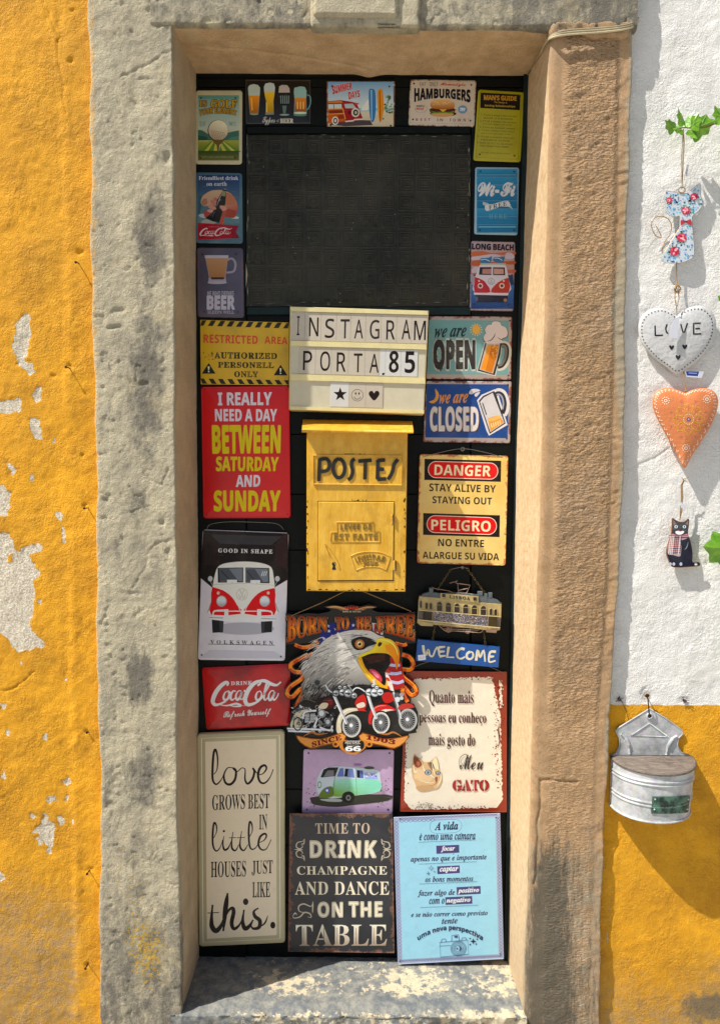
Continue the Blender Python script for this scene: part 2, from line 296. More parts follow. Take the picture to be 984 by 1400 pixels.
[1,102,64,[60,138,-19,-1,-9,-2,-7,-5,-5,-7,-3,-8,-1,-23,-11,0,0,-10,11,0,0,-60,-2,-13,-4,-3,-6,-1,0,-5,55,0,0,5,-9,1,-3,2,-3,6,0,68,17,0,0,10,-17,0,0,24,1,9,2,5,3,2,8,-1,1,-2,-4,-13,1,-5,2,-2,5,-3,7,0,5,3,2,3,1,7,0,5,-3,5,-4,4]],
[1,103,97,[55,94,-16,0,-13,-3,-10,-7,-7,-9,-2,-12,2,-13,8,-10,13,-7,-17,-11,-4,-4,-2,-9,1,-6,5,-6,7,-5,-9,-3,-5,-5,-2,-6,1,-5,4,-5,5,-4,8,-3,21,-3,16,1,12,3,10,4,7,7,5,7,1,9,-2,11,-2,4,-7,6,-6,2,-15,2,-27,1,-4,3,-1,3,0,3,6,6,28,2,6,2,9,7,6,9,2,11,-1,6,-6,13,14,0,0,11,-25,0],[47,88,4,0,6,-6,2,-19,-2,-20,-3,-3,-7,-3,-8,3,-2,3,-2,5,-1,15,1,14,2,5,2,4,4,2],[29,-10,37,0,11,-4,1,-6,-3,-8,-10,-5,-17,-2,-15,2,-8,5,-3,6,1,5]],
[1,104,113,[44,136,-38,0,0,-5,6,-2,2,-1,1,-5,1,-106,-3,-9,-8,-3,0,-5,49,0,0,5,-6,1,-4,7,0,57,5,6,5,4,10,0,3,-1,2,-5,1,-57,-1,-7,-3,-4,-6,-1,0,-5,48,0,0,5,-6,1,-2,2,-1,5,-1,50,-2,18,-9,10,-15,4,-10,-2,-10,-5,-8,-9]],
[1,105,59,[34,138,-8,0,-4,-2,-3,-2,-4,-7,0,-8,2,-4,5,-5,4,-2,8,0,3,2,6,5,2,4,0,8,-2,3,-2,4],[44,92,-38,0,0,-5,8,-2,1,-6,1,-62,-2,-9,-9,-3,0,-5,49,0,0,5,-6,1,-2,2,-2,5]],
[1,107,107,[44,136,-38,0,0,-5,6,-2,2,-1,1,-5,1,-106,-2,-9,-2,-2,-7,-1,0,-5,49,0,0,5,-6,1,-4,7,0,27,4,4,22,-31,1,-4,-1,-2,-2,-2,-5,0,0,-5,49,0,0,5,-3,0,-6,5,-37,52,22,21,7,3,8,1,0,5,-42,0,0,-5,10,-2,2,-2,-1,-3,-4,-6,-24,-24]],
[1,108,59,[44,136,-38,0,0,-5,6,-2,2,-1,1,-6,1,-105,-2,-9,-9,-3,0,-5,49,0,0,5,-6,1,-2,2,-2,5]],
[1,109,165,[82,93,-11,2,-10,-2,-9,-5,-8,-9,0,13,-38,0,0,-4,6,-2,2,-1,1,-6,1,-62,-3,-9,-8,-3,0,-5,48,0,0,5,-6,1,-3,7,0,57,4,6,5,4,6,1,7,-2,1,-2,2,-7,0,-57,-2,-5,-4,-3,-4,0,0,-5,47,0,0,5,-6,1,-3,7,0,58,4,5,6,4,5,1,4,-1,4,-3,2,-12,0,-52,-2,-5,-2,-2,-6,-1,0,-5,48,0,0,5,-6,1,-3,4,-1,53,-3,18,-8,10,-15,4,-11,-2,-9,-6,-9,-9,-4,9]],
[1,110,113,[87,91,-15,4,-10,-2,-10,-5,-8,-8,0,12,-38,0,0,-4,6,-2,2,-1,1,-6,1,-62,-3,-9,-8,-3,0,-5,49,0,0,5,-6,1,-4,7,0,57,5,6,5,4,10,0,4,-3,2,-7,0,-53,-1,-7,-3,-4,-6,-1,0,-5,48,0,0,5,-6,1,-3,4,-1,53,-2,18]],
[1,111,100,[58,94,-8,1,-16,-3,-13,-8,-10,-13,-5,-16,0,-9,2,-17,7,-15,12,-11,7,-3,8,-2,17,0,14,5,6,5,10,12,5,17,0,18,-5,16,-10,13,-6,5],[45,88,5,1,5,-1,4,-3,3,-4,2,-8,1,-27,-1,-27,-2,-7,-3,-5,-4,-3,-5,-1,-5,1,-4,3,-3,5,-2,7,-1,27,1,27,2,8,3,4]],
[1,112,111,[75,94,-6,1,-11,-2,-9,-5,-6,-10,0,14,-37,0,0,-4,8,-4,1,-6,1,-97,-2,-13,-2,-3,-7,-2,0,-4,54,0,0,4,-7,1,-6,4,-1,6,-1,36,7,-7,7,-5,10,-1,13,3,6,4,9,10,6,16,2,18,0,8,-4,16,-4,7,-9,10],[53,81,6,2,6,-1,4,-3,3,-5,3,-17,0,-11,-2,-21,-2,-7,-3,-6,-4,-3,-6,-1,-6,2,-4,4,-4,6,0,50,4,7]],
[1,114,86,[75,94,-10,0,-9,-4,-5,-4,-8,-11,0,17,-37,0,0,-5,8,-2,1,-6,1,-62,-2,-9,-9,-3,0,-5,54,0,0,5,-5,0,-7,3,-2,5,-1,44,2,11,5,7,5,2,4,-1,6,-7,5,-3,6,1,6,3,3,6,0,8,-4,7]],
[1,115,86,[44,95,-11,-1,-7,-3,-7,-4,-4,-6,-3,-7,0,-14,4,-10,4,-4,5,-4,27,-15,4,-4,1,-9,-4,-6,-3,-2,-8,-2,-6,1,-5,3,-10,9,-5,14,-5,0,0,-34,4,0,4,5,3,1,17,-5,15,0,7,3,7,4,5,7,3,7,0,16,-4,10,-9,8,-26,14,-4,5,-2,5,2,6,4,4,7,1,5,0,10,-5,3,-5,6,-12,5,0,0,29,-4,0,-4,-4,-2,0]],
[1,116,68,[43,126,-5,0,-12,-16,-20,-21,0,-6,8,0,0,-62,3,-13,3,-5,4,-3,6,-2,7,-1,12,3,10,7,7,13,-5,2,-3,-5,-4,-4,-4,-1,-4,1,-2,5,-1,65,19,0,0,9,-19,0]],
[1,117,112,[42,92,-39,0,0,-4,7,-2,2,-2,1,-6,1,-59,2,-8,3,-6,5,-4,7,-3,14,-1,10,4,5,3,8,8,0,-15,28,6,11,1,0,5,-8,3,-2,5,-1,75,-40,0,0,-4,8,-2,2,-2,2,-6,0,-58,-4,-5,-6,-3,-5,-1,-8,3,-2,2,-1,6]],
[1,48,112,[67,144,-11,1,-11,-1,-10,-3,-8,-5,-7,-7,-5,-8,-6,-22,-2,-27,0,-14,2,-13,3,-12,3,-10,5,-9,7,-7,8,-5,10,-3,11,-1,11,1,9,3,8,5,7,7,5,9,7,22,2,27,-1,14,-4,24,-4,10,-5,9,-7,7,-8,5],[50,130,6,2,7,-2,4,-5,4,-9,1,-12,2,-32,-2,-33,-1,-12,-4,-9,-4,-5,-7,-2,-7,2,-4,5,-4,9,-2,12,-1,33,1,32,2,12,4,9]],
[1,49,112,[76,144,-23,0,-26,-19,-19,-7,1,-4,3,-7,2,-2,6,-2,8,3,13,12,5,6,0,-105,-3,-6,-4,-2,-20,0,0,-11,83,0,0,11,-20,0,-4,3,-2,6]],
[1,51,112,[65,144,-14,1,-13,-1,-11,-2,-9,-5,-6,-5,-4,-6,-1,-7,1,-5,2,-5,4,-3,12,-4,7,0,3,19,4,7,2,3,4,1,9,0,5,-2,5,-8,2,-13,-1,-8,-2,-7,-3,-6,-5,-4,-6,-3,-22,-1,0,-12,22,-1,8,-3,6,-4,4,-5,3,-6,0,-15,-3,-10,-5,-7,-4,-2,-12,-3,-13,3,-5,3,-3,5,-3,7,0,8,-9,-2,-6,-5,-2,-4,0,-9,4,-8,4,-3,10,-6,7,-1,18,-2,20,2,17,7,9,9,3,5,4,13,0,14,-2,7,-3,5,-9,8,-5,3,-16,5,15,8,7,6,5,6,3,8,1,8,-2,10,-4,8,-7,6,-9,5]],
[1,57,112,[62,144,-18,0,-16,-5,-6,-5,-5,-6,-5,-6,-3,-8,-2,-18,1,-12,4,-10,6,-8,8,-6,9,-4,18,-1,10,4,12,10,-5,-33,-9,-19,-15,-6,-6,0,-5,2,-8,8,-5,11,-5,-2,-4,-7,0,-6,3,-7,6,-6,10,-5,6,-1,17,1,9,2,15,8,11,12,7,16,3,10,2,20,0,25,-2,13,-4,11,-5,9,-5,7,-7,6],[49,130,5,1,6,-1,5,-4,4,-6,3,-9,3,-28,-8,-10,-4,-2,-8,-2,-11,4,-6,9,-2,16,2,18,6,12]],
[3,65,125,[102,137,-6,0,-100,-123,-5,-5,-5,-3,-6,-1,0,-5,41,0,0,5,-11,4,-2,3,2,5,5,7,14,18,42,0,0,-16,-2,-10,-5,-8,-11,-3,0,-5,63,0,0,5,-11,2,-6,7,-2,10],[35,50,39,48,-3,-48]],
[3,97,100,[56,91,-7,1,-7,-1,-9,-3,-14,-11,-9,-12,-8,-14,-6,-15,-1,-7,0,-14,2,-6,8,-9,5,-2,12,0,11,6,5,4,10,14,-2,-12,2,-7,4,-4,7,-2,10,3,10,9,10,14,-4,3,-6,-8,-4,-4,-4,-2,-2,1,-1,4,20,73,-21,0,-3,-11,-3,7],[51,84,5,-1,2,-4,1,-5,-2,-14,-3,-11,-6,-16,-5,-9,-9,-10,-6,-2,-5,2,-3,3,0,10,3,16,7,17,6,10,9,11]],
[3,98,96,[38,76,18,64,-42,-6,0,-5,11,-1,2,-5,-30,-110,0,-6,6,-5,11,-4,9,-1,11,1,10,3,9,6,12,10,6,6,8,14,6,14,2,15,-1,8,-2,6,-3,5,-5,4,-5,2,-6,1,-9,-2,-9,-5],[53,78,7,-3,2,-5,-1,-19,-4,-11,-7,-16,-6,-9,-6,-6,-7,-4,-7,0,-2,2,-1,3,1,6,9,31,7,19,6,8,4,3]],
[3,99,82,[60,92,-16,-1,-9,-3,-17,-13,-13,-17,-4,-10,-3,-9,0,-19,3,-8,4,-6,6,-5,8,-3,9,-1,14,3,13,9,11,16,-5,4,-8,-11,-8,-6,-8,-2,-8,2,-5,7,-2,10,1,12,4,13,5,12,6,10,7,8,6,2,5,-2,0,-4,-4,-9,1,-3,5,-6,9,-1,6,3,3,6,0,9,-2,4,-9,7]],
[3,100,100,[71,25,31,115,-41,-6,0,-5,9,-1,2,-5,-1,-8,-8,-27,-9,4,-5,0,-9,-1,-8,-4,-9,-6,-10,-11,-8,-13,-8,-20,-2,-13,1,-8,2,-6,3,-6,4,-4,5,-2,6,-1,12,3,11,8,10,15,-2,-13,1,-7,4,-4,7,-2,5,1,9,6,15,19,-4,3,-8,-10,-5,-4,-3,2],[53,84,4,-1,2,-3,1,-6,-2,-12,-4,-16,-8,-16,-5,-9,-6,-6,-3,-2,-6,0,-5,4,-1,6,1,9,5,16,7,16,6,9,8,9]],
[3,101,80,[59,92,-13,0,-7,-2,-6,-3,-13,-10,-10,-12,-8,-14,-3,-7,-2,-15,1,-9,2,-8,5,-6,6,-5,7,-3,8,-1,15,3,12,9,11,16,-6,3,-7,-9,-7,-6,-8,-2,-4,0,-6,4,-2,3,-2,8,1,11,16,4,13,4,10,7,7,7,4,7,1,8,-2,9,-4,4],[47,84,6,1,3,-1,2,-7,-1,-4,-4,-10,-3,-4,-13,-11,-12,-4,8,23,4,8]],
[3,102,58,[69,140,-6,0,-9,-1,-9,-5,-8,-6,-7,-10,-6,-13,-4,-15,-14,0,-2,-8,14,0,-15,-72,-6,-24,-3,-10,-6,-9,-6,-2,-3,2,0,1,3,6,0,5,-2,4,-4,3,-6,-1,-2,-1,-5,-6,0,-8,2,-3,6,-6,5,-2,13,0,8,3,6,5,6,6,6,8,4,10,9,27,14,64,17,0,1,8,-17,0,7,25,3,9,7,9,6,1,1,-2,-3,-9,3,-7,7,-2,5,1,4,3,1,6,-2,9,-3,3]],
[3,103,89,[55,91,-11,1,-14,-2,-12,-6,-10,-10,-5,-12,0,-10,6,-12,8,-6,-13,-9,-3,-3,-2,-7,1,-5,10,-8,-8,-3,-11,-7,-6,-7,0,-5,1,-6,3,-5,6,-4,7,-4,10,-2,11,0,17,1,13,5,10,8,6,10,0,11,-5,9,-6,4,-35,14,-2,2,-1,4,5,5,18,0,14,4,6,3,5,5,8,10,2,6,0,14,11,0,1,8,-17,0,-9,6],[43,85,3,1,5,-2,3,-4,1,-13,-3,-11,-5,-10,-6,-6,-3,-2,-3,-1,-5,1,-3,4,-1,13,3,11,4,10,6,7],[9,-6,9,5,18,-6,9,-5,2,-4,1,-8,-6,-6,-5,-3,-12,-2,-11,2,-5,3,-4,3,-3,9,2,6]],
[3,105,58,[43,137,-7,0,-3,-2,-5,-5,-2,-3,0,-7,2,-3,5,-5,3,-1,7,0,3,1,6,8,0,7,-1,3,-5,5],[27,25,18,67,-39,-6,0,-5,6,0,3,-2,1,-5,-16,-62,2,-8,5,-5,8,-1,10,3,11,8,10,15,-4,3,-5,-8,-5,-5,-4,-1,-2,0,-1,3]],
[3,108,52,[24,26,30,114,-39,-6,1,-5,6,-1,3,-1,1,-4,-28,-105,-1,-11,2,-3,5,-5,8,-2,5,1,6,2,10,9,10,14,-4,3,-6,-7,-4,-5,-4,-2,-2,1,-1,3]],
[3,109,156,[35,58,10,34,-40,-6,0,-5,7,0,2,-2,1,-4,-19,-75,24,0,9,32,12,25,12,16,7,4,3,1,4,-2,0,-4,-22,-72,23,0,13,37,7,15,7,12,6,7,6,5,6,2,4,-2,0,-4,-16,-52,-1,-8,1,-8,5,-5,7,-1,11,3,10,8,11,15,-5,3,-9,-12,-4,-2,-3,2,1,8,15,48,1,6,-2,9,-5,5,-8,1,-13,-3,-12,-9,-12,-15,2,12,-1,9,-5,5,-9,1,-7,-1,-7,-3,-6,-4,-7,-7]],
[3,110,106,[35,58,10,34,-40,-6,0,-5,7,0,2,-2,1,-4,-19,-75,24,0,9,32,12,25,8,11,7,7,7,3,4,-2,0,-4,-13,-41,-4,-15,1,-12,5,-5,7,-2,11,3,5,4,16,20,-4,3,-8,-11,-4,-3,-3,0,-2,4,16,50,1,10,-1,9,-5,5,-9,1,-7,-1,-7,-3,-13,-11]],
[3,111,94,[62,91,-17,1,-6,-2,-13,-8,-17,-17,-7,-14,-4,-14,0,-17,3,-8,5,-6,6,-5,8,-3,16,0,7,2,14,7,11,11,9,13,3,8,4,14,0,17,-3,7,-5,7,-6,4],[48,85,3,1,6,-2,3,-5,1,-7,-1,-15,-5,-18,-7,-17,-8,-13,-6,-4,-3,-1,-6,1,-3,5,-1,7,1,16,5,18,7,17,8,13]],
[3,112,98,[37,72,6,20,-38,-6,0,-5,6,0,3,-2,1,-4,0,-4,-26,-99,-4,-6,-8,-2,0,-5,49,0,0,5,-8,1,-4,2,-1,7,7,28,4,-3,10,-2,7,1,6,2,13,8,11,12,9,15,7,16,2,16,-1,7,-2,7,-3,5,-4,3,-11,3,-10,-2,-11,-7],[46,74,10,4,2,0,3,-3,2,-5,0,-7,-1,-10,-5,-16,-5,-11,-9,-13,-6,-7,-7,-2,-4,1,-2,2,-1,4,8,31,7,20]],
[3,113,96,[55,91,-5,1,-9,-1,-8,-4,-13,-11,-13,-19,-6,-13,-3,-13,0,-15,2,-6,3,-6,4,-4,5,-2,6,-1,6,1,10,4,5,4,9,12,-11,-40,-4,-11,-3,-2,-8,-1,0,-5,49,0,0,5,-7,1,-4,2,-1,7,31,117,-23,0,-2,-6],[54,84,5,-1,2,-3,1,-5,-1,-9,-4,-16,-7,-16,-5,-10,-9,-10,-6,-2,-4,2,-3,3,-1,6,2,13,9,26,8,12,8,9]],
[3,114,78,[34,56,11,36,-40,-6,0,-5,7,0,2,-2,1,-4,-19,-75,24,0,8,29,10,23,11,18,5,2,8,-7,4,0,6,1,4,5,1,4,-1,11,-4,5,-8,1,-8,-4,-8,-8]],
[3,115,75,[40,92,-13,-1,-6,-2,-5,-4,-4,-5,-3,-6,-1,-6,2,-8,4,-9,20,-28,2,-7,-2,-7,-3,-4,-7,-1,-10,3,-7,9,-3,15,-6,1,-5,-33,5,-1,2,2,4,2,18,-4,11,0,5,1,8,4,9,12,2,9,-1,7,-3,7,-21,28,-2,5,-1,8,3,4,8,3,8,-3,7,-8,4,-13,5,-1,4,30,-5,0,-1,-2,-5,-1]],
[3,116,55,[48,118,-8,0,-11,-13,-12,-10,-13,-7,0,-7,9,0,-17,-62,-1,-7,2,-8,4,-5,8,-2,6,1,11,6,6,6,11,15,-5,3,-11,-14,-4,-2,-3,2,0,7,18,60,15,0,3,8,-16,0]],
[3,117,106,[24,23,19,69,-39,-6,0,-5,6,0,3,-2,1,-3,-13,-49,-2,-15,1,-8,5,-5,9,-2,7,1,6,3,7,4,6,7,14,19,-3,-16,0,-7,3,-7,6,-3,9,0,6,2,10,9,11,15,-5,3,-6,-9,-5,-5,-4,1,-1,3,19,73,-24,0,-5,-22,-7,-18,-8,-16,-9,-12,-7,-8,-8,-2,-3,2]],
[3,118,85,[31,90,-2,2,-30,-5,1,-6,6,-1,3,-4,2,-8,3,-22,0,-49,5,0,36,40,9,13,6,11,4,10,2,8,-1,4,-3,6,-5,3,-9,-1,-5,-4,-1,-9,8,-12,0,-6,-10,-17,-13,-17,-1,37]],
[3,119,125,[109,92,-7,0,-7,-5,-1,-6,0,-3,8,-12,1,-4,-8,-16,-16,-20,-6,66,-5,0,-31,-53,-2,30,-3,17,-3,6,-30,-5,1,-6,6,-1,3,-4,2,-8,3,-22,0,-49,6,0,33,56,6,-56,5,0,34,40,14,24,5,18,0,4,-3,6]],
[3,122,77,[10,90,-9,-31,5,0,4,8,4,3,33,1,-57,-71,0,-3,3,-2,10,6,5,0,23,-13,15,-3,11,2,5,3,5,8,0,4,-1,6,-3,4,-9,1,-5,-2,-2,-5,0,-5,3,-9,-3,-2,-4,1,-2,3,-11,17,-8,8,-6,3,57,68]],
[4,70,147,[125,125,-15,-1,-12,-3,-12,-5,-11,-6,-9,-7,-13,-16,-3,-8,-1,-8,2,-10,3,-4,9,-5,6,0,13,2,6,3,5,4,7,10,4,12,1,7,-1,9,-2,4,-3,4,-6,-1,0,-12,-2,-10,-5,-9,-9,-11,-9,-5,-6,0,-6,6,-2,6,2,10,11,16,15,12,13,5,12,2,15,-3,21,-7,16,-3,8,2,11,7,6,6,-1,3,-9,-3,-9,-1],[142,103,-3,0,-6,-4,-15,-16,-12,-17,-6,-13,-16,-6,-18,-11,-1,-3,3,0,12,7,9,4,9,3,-6,-13,-7,-11,-7,-8,-7,-6,-8,-4,-9,-1,-12,2,-4,1,-5,4,0,5,17,7,1,2,0,6,-3,5,-7,3,-9,-1,-5,-1,-7,-7,-1,-4,0,-11,3,-5,6,-5,7,-4,9,-2,11,0,18,1,15,5,14,7,11,10,9,13,7,16,7,1,-9,-20,14,3,4,18,8,4,8,10,0,7,-2,2,-7,0,-6,-4,-7,-15,-8,0,6,30,7,14],[154,72,2,-1,0,-3,-5,-7,-6,-3,2,7,3,5]],
[4,72,169,[191,124,-11,0,-7,-3,-15,-10,-17,-16,-24,-33,-14,-5,4,14,7,17,10,18,6,7,0,2,-2,1,-12,-6,-35,-27,4,10,1,4,-2,6,-4,3,-7,2,-5,-1,-9,-4,-18,-15,-8,-8,-3,-4,2,-2,4,0,13,14,10,9,12,5,1,-1,-12,-16,-1,-6,3,-3,8,-3,7,1,19,11,-19,-24,-7,-13,-19,-8,-7,-4,-1,-3,4,-1,19,9,-5,-12,-12,-17,-6,-5,-7,-3,-7,-1,-9,2,-5,3,-2,4,2,4,10,3,5,3,2,3,0,3,-2,6,-5,4,-3,1,-9,0,-5,-2,-7,-7,-2,-10,1,-6,3,-5,5,-5,6,-4,19,-2,14,1,13,5,13,8,11,10,9,13,7,16,13,4,-8,-19,-3,-13,2,-12,3,-5,4,-3,11,-3,14,2,11,4,12,8,35,32,10,7,-5,1,-9,-5,-25,-22,-20,-14,-12,-5,-6,0,-4,2,0,6,8,21,13,26,24,12,14,8,14,13,5,8,2,7,-1,4,-4,6],[180,118,5,1,2,-1,1,-2,0,-7,-4,-9,-9,-10,-12,-10,-15,-8,14,26,7,9]],
[4,77,162,[122,125,-3,0,-4,-1,-5,-4,-24,-26,-17,-23,-30,-47,-7,-9,-9,-8,-5,-2,-7,-1,-4,2,-3,4,1,4,2,2,12,4,4,3,1,5,-2,6,-4,3,-6,1,-7,-1,-6,-4,-6,-8,-1,-8,1,-5,4,-8,4,-3,11,-2,8,1,7,3,7,6,13,17,27,43,27,34,-25,-44,-9,-19,-4,-15,0,-11,2,-9,3,-3,6,-3,6,2,6,8,16,31,14,23,19,26,17,20,-25,-41,-16,-30,-4,-20,2,-10,2,-4,7,-5,5,0,13,3,17,12,31,29,13,10,-5,1,-4,-1,-44,-38,-9,-6,-7,-3,-1,1,2,12,24,60,18,42,0,3,-5,1,-3,-1,-14,-11,-19,-22,-22,-30,-22,-38,9,26,28,67,1,6]],
[4,82,173,[145,125,-28,-1,-16,-3,-15,-4,-19,-8,-15,-11,-11,-12,-4,-6,-2,-12,0,-5,2,-5,9,-7,6,-2,14,0,14,5,11,10,8,12,2,8,0,13,-1,8,-4,2,-2,-1,-5,-18,-5,-10,-7,-10,-13,-10,-9,-2,-7,1,-5,5,-2,6,2,9,4,8,14,14,16,9,28,9,19,2,18,1,11,-2,-19,-12,-18,-18,-10,-14,-25,-46,-8,-11,-9,-8,-10,-4,-10,-1,-8,3,-5,4,0,6,12,3,4,2,3,8,-2,5,-5,4,-7,1,-10,-2,-7,-7,-3,-9,1,-7,3,-5,5,-5,7,-4,19,-2,18,2,9,3,16,8,13,12,11,18,23,52,5,7,10,10,5,4,6,-4,3,-6,1,-8,-1,-7,-8,-15,-11,-9,-7,-2,-4,2,-8,-2,-1,-2,2,-3,8,0,0,-5,-2,-9,-13,-21,-2,-9,3,-9,3,-3,8,-4,9,0,13,7,33,35,15,12,-7,1,-8,-6,-38,-37,-3,-2,-2,0,0,4,6,20,2,11,-1,7,-3,5,-4,4,13,4,11,5,9,6,6,6,3,7,2,7,-3,9,-3,5,-4,4,-12,5,9,2,0,3,-4,1,-15,-2]],
[4,84,123,[122,125,-20,-1,-12,-3,-13,-5,-10,-7,-9,-7,-12,-16,-3,-8,-1,-7,0,-5,6,-9,9,-4,6,-1,12,2,6,3,5,4,8,9,4,12,-1,16,-3,8,-2,2,-2,0,-1,-2,-1,-15,-6,-14,-9,-11,-10,-6,-10,1,-4,4,-1,6,2,10,6,10,9,10,17,11,13,4,6,0,16,-3,28,-9,7,0,11,3,6,4,5,7,-1,4,-10,-3,-7,0],[137,103,-5,-1,-6,-5,-17,-17,-8,-13,-15,-36,-10,-14,-6,-5,-5,-3,-13,-4,-12,0,-8,2,-5,4,0,6,3,2,10,1,4,4,1,9,-1,2,-5,4,-3,1,-9,0,-9,-5,-3,-4,-3,-9,1,-7,3,-6,5,-4,8,-4,9,-2,11,0,15,1,13,2,11,5,10,7,8,7,7,9,6,10,4,10,9,39,6,11]],
[4,87,185,[106,124,-9,1,-10,-1,-10,-3,-17,-8,-10,-8,-9,-9,-8,-10,-8,-15,-2,-9,1,-6,2,-5,7,-6,6,-2,13,0,14,5,11,10,7,13,2,7,1,14,-4,13,-2,2,-3,0,-2,-15,-7,-18,-12,-16,-10,-8,-9,-1,-5,3,-2,3,-2,7,1,7,4,9,6,8,11,12,12,9,20,10,10,2,8,-2,4,-4,1,-9,-3,-17,-13,-26,-17,-25,-29,-31,-1,-3,0,-2,5,-1,4,1,26,14,17,12,17,13,38,37,-12,-20,-7,-18,-2,-15,1,-12,2,-4,3,-4,6,-3,5,3,7,8,18,30,21,28,11,11,20,19,-1,1,-5,-1,-19,-15,-23,-27,-22,-30,12,33,25,62,-1,1,-2,1,-5,-2,-8,-8,-41,-46,-28,-27,-28,-20,28,26,11,13,8,11,5,12,1,11,-1,8,-3,8,-5,6,-7,5]],
[4,89,136,[93,124,-16,0,-9,-2,-16,-7,-6,-5,-10,-9,-8,-11,-4,-11,0,-8,3,-7,3,-2,9,-2,13,3,8,6,9,12,4,10,1,5,-1,12,-2,1,-2,-1,-2,-3,-5,-16,-10,-15,-5,-6,-6,-3,-7,1,-4,5,0,9,3,6,4,7,7,9,11,8,17,8,11,2,6,-1,4,-3,1,-5,-3,-9,-21,-32,-2,-11,2,-9,3,-3,7,-4,5,-1,7,2,8,5,18,16,-20,-35,-10,-15,-11,-8,-13,-3,-10,1,-8,7,0,2,1,3,3,2,10,2,4,3,1,9,-4,5,-3,1,-7,2,-6,-1,-8,-5,-5,-8,0,-12,3,-5,5,-5,7,-3,9,-3,10,0,15,1,13,5,17,9,8,9,11,15,22,56,11,17,9,11,-1,2,-4,-1,-13,-9,-39,-44,-17,-17,-10,-5,-2,1,0,6,22,31,3,8,1,8,0,6,-7,11,-5,3]],
[4,101,82,[59,61,-10,0,-6,-1,-11,-5,-11,-7,-9,-9,-6,-10,-3,-9,1,-6,3,-5,9,-8,7,-2,7,0,6,0,14,5,8,3,13,11,-3,4,-13,-10,-12,-6,-11,-1,-6,1,-1,3,4,11,15,4,13,6,12,10,2,4,0,8,-4,6],[52,55,4,0,1,-2,0,-7,-3,-7,-6,-6,-8,-5,-9,-2,11,19]],
[4,102,107,[106,120,-8,1,-7,-1,-14,-8,-7,-8,-32,-44,-11,-11,-12,-11,3,-4,15,13,-15,-24,-5,-2,-5,-3,-1,-5,3,-6,-38,-64,25,3,30,52,10,1,7,2,7,4,13,13,-4,4,-11,-11,-5,-3,-8,-3,-5,0,26,45,29,19,8,7,12,14,6,13,1,6,-2,7],[95,115,3,-1,2,-3,-1,-10,-4,-9,-6,-9,-8,-9,-24,-17,22,43,12,13]],
[4,104,113,[49,39,41,78,-24,-2,-30,-52,-11,-13,-12,-12,4,-4,13,14,-26,-49,26,1,18,28,8,9,10,11,11,6,4,1,0,-2,-17,-20,-6,-11,0,-11,1,-4,5,-6,8,-2,11,3,19,16,-4,4,-17,-14,-4,-2,-1,1,3,8,16,22,2,8,-2,9,-2,3,-6,4,-4,1,-10,-3,-11,-7]],
[4,105,69,[60,92,-9,-1,-5,-4,-1,-3,1,-8,6,-3,9,1,5,4,1,3,-1,7],[40,25,20,37,-28,-2,-21,-22,4,-4,10,10,-11,-20,-4,-12,2,-7,5,-5,8,-1,9,1,9,5,15,13,-4,4,-14,-12,-8,-4,-1,2,1,3]],
[4,108,84,[47,39,43,78,-25,-2,-33,-55,-8,-10,-14,-13,5,-3,8,8,-8,-15,-3,-14,2,-8,6,-5,4,-1,10,0,5,2,10,6,12,11,-4,5,-18,-15,-5,-1,-2,3,2,5]],
[4,109,160,[87,61,-3,1,-9,-3,-11,-7,-13,-13,1,9,-1,8,-3,4,-4,1,-10,-3,-23,-20,4,-4,12,12,3,1,1,-1,-8,-13,-23,-35,30,2,21,30,16,17,10,6,1,-1,0,-2,-3,-7,-30,-45,30,2,32,42,13,12,5,0,-3,-7,-14,-18,-3,-8,-1,-5,2,-9,5,-6,4,-2,6,0,8,3,20,16,-4,4,-14,-12,-6,-3,-2,0,2,6,9,12,6,10,2,11,-2,8,-3,4,-6,3,-4,1,-10,-3,-11,-7,-13,-13,1,13,-3,6]],
[4,111,89,[62,61,-6,1,-12,-2,-17,-9,-10,-8,-10,-14,-2,-10,1,-6,2,-5,8,-7,11,-2,9,1,8,3,9,5,14,3,14,9,-4,5,-7,-5,-7,-3,10,13,3,13,0,6,-5,8],[58,54,5,1,1,-2,1,-4,-1,-8,-5,-9,-7,-11,-5,-1,-5,-4,-1,-3,1,-3,-7,-4,-5,0,-1,6,3,10,13,21]],
[4,112,108,[51,50,31,59,-25,-3,-28,-49,-6,-8,-12,-11,3,-4,9,7,-53,-98,25,3,48,85,9,11,8,8,8,5,4,0,1,-2,-3,-5,-16,-20,-5,-9,0,-9,4,-7,4,-2,4,-2,8,0,9,4,19,15,-5,4,-14,-12,-7,-4,-3,0,0,4,13,18,5,9,1,10,-1,7,-5,6,-7,1,-8,-1,-7,-4]],
[4,114,82,[33,66,-5,-2,-4,-14,-13,-12,4,-4,15,14,14,1,-13,-11,-8,-13,-3,-11,2,-8,8,-5,5,-2,13,1,5,3,18,15,-4,5,-17,-15,-4,-2,-3,1,2,6,17,26,2,4,-1,4,-2,4,-5,3,-21,4,-1,7]],
[4,115,70,[44,67,-4,0,-2,-2,-4,-6,-23,-21,3,-4,18,16,0,-18,-3,-13,-5,-10,-4,-4,-4,-1,-3,0,-3,3,5,1,4,4,-1,6,-3,3,-4,1,-5,-1,-5,-6,2,-9,7,-6,4,-1,14,0,8,2,9,5,16,15,-3,4,-10,-9,2,4,2,9,-1,8,-3,7,-6,11,0,3,3,6]],
[4,116,88,[75,88,14,25,-25,-1,-28,-47,-10,-12,-15,-15,3,-4,11,10,-11,-20,-3,-11,1,-4,3,-6,7,-4,4,0,6,0,11,5,17,14,-3,4,-11,-9,-11,-7,-3,0,-1,4,12,25,27,46,16,0,2,7]],
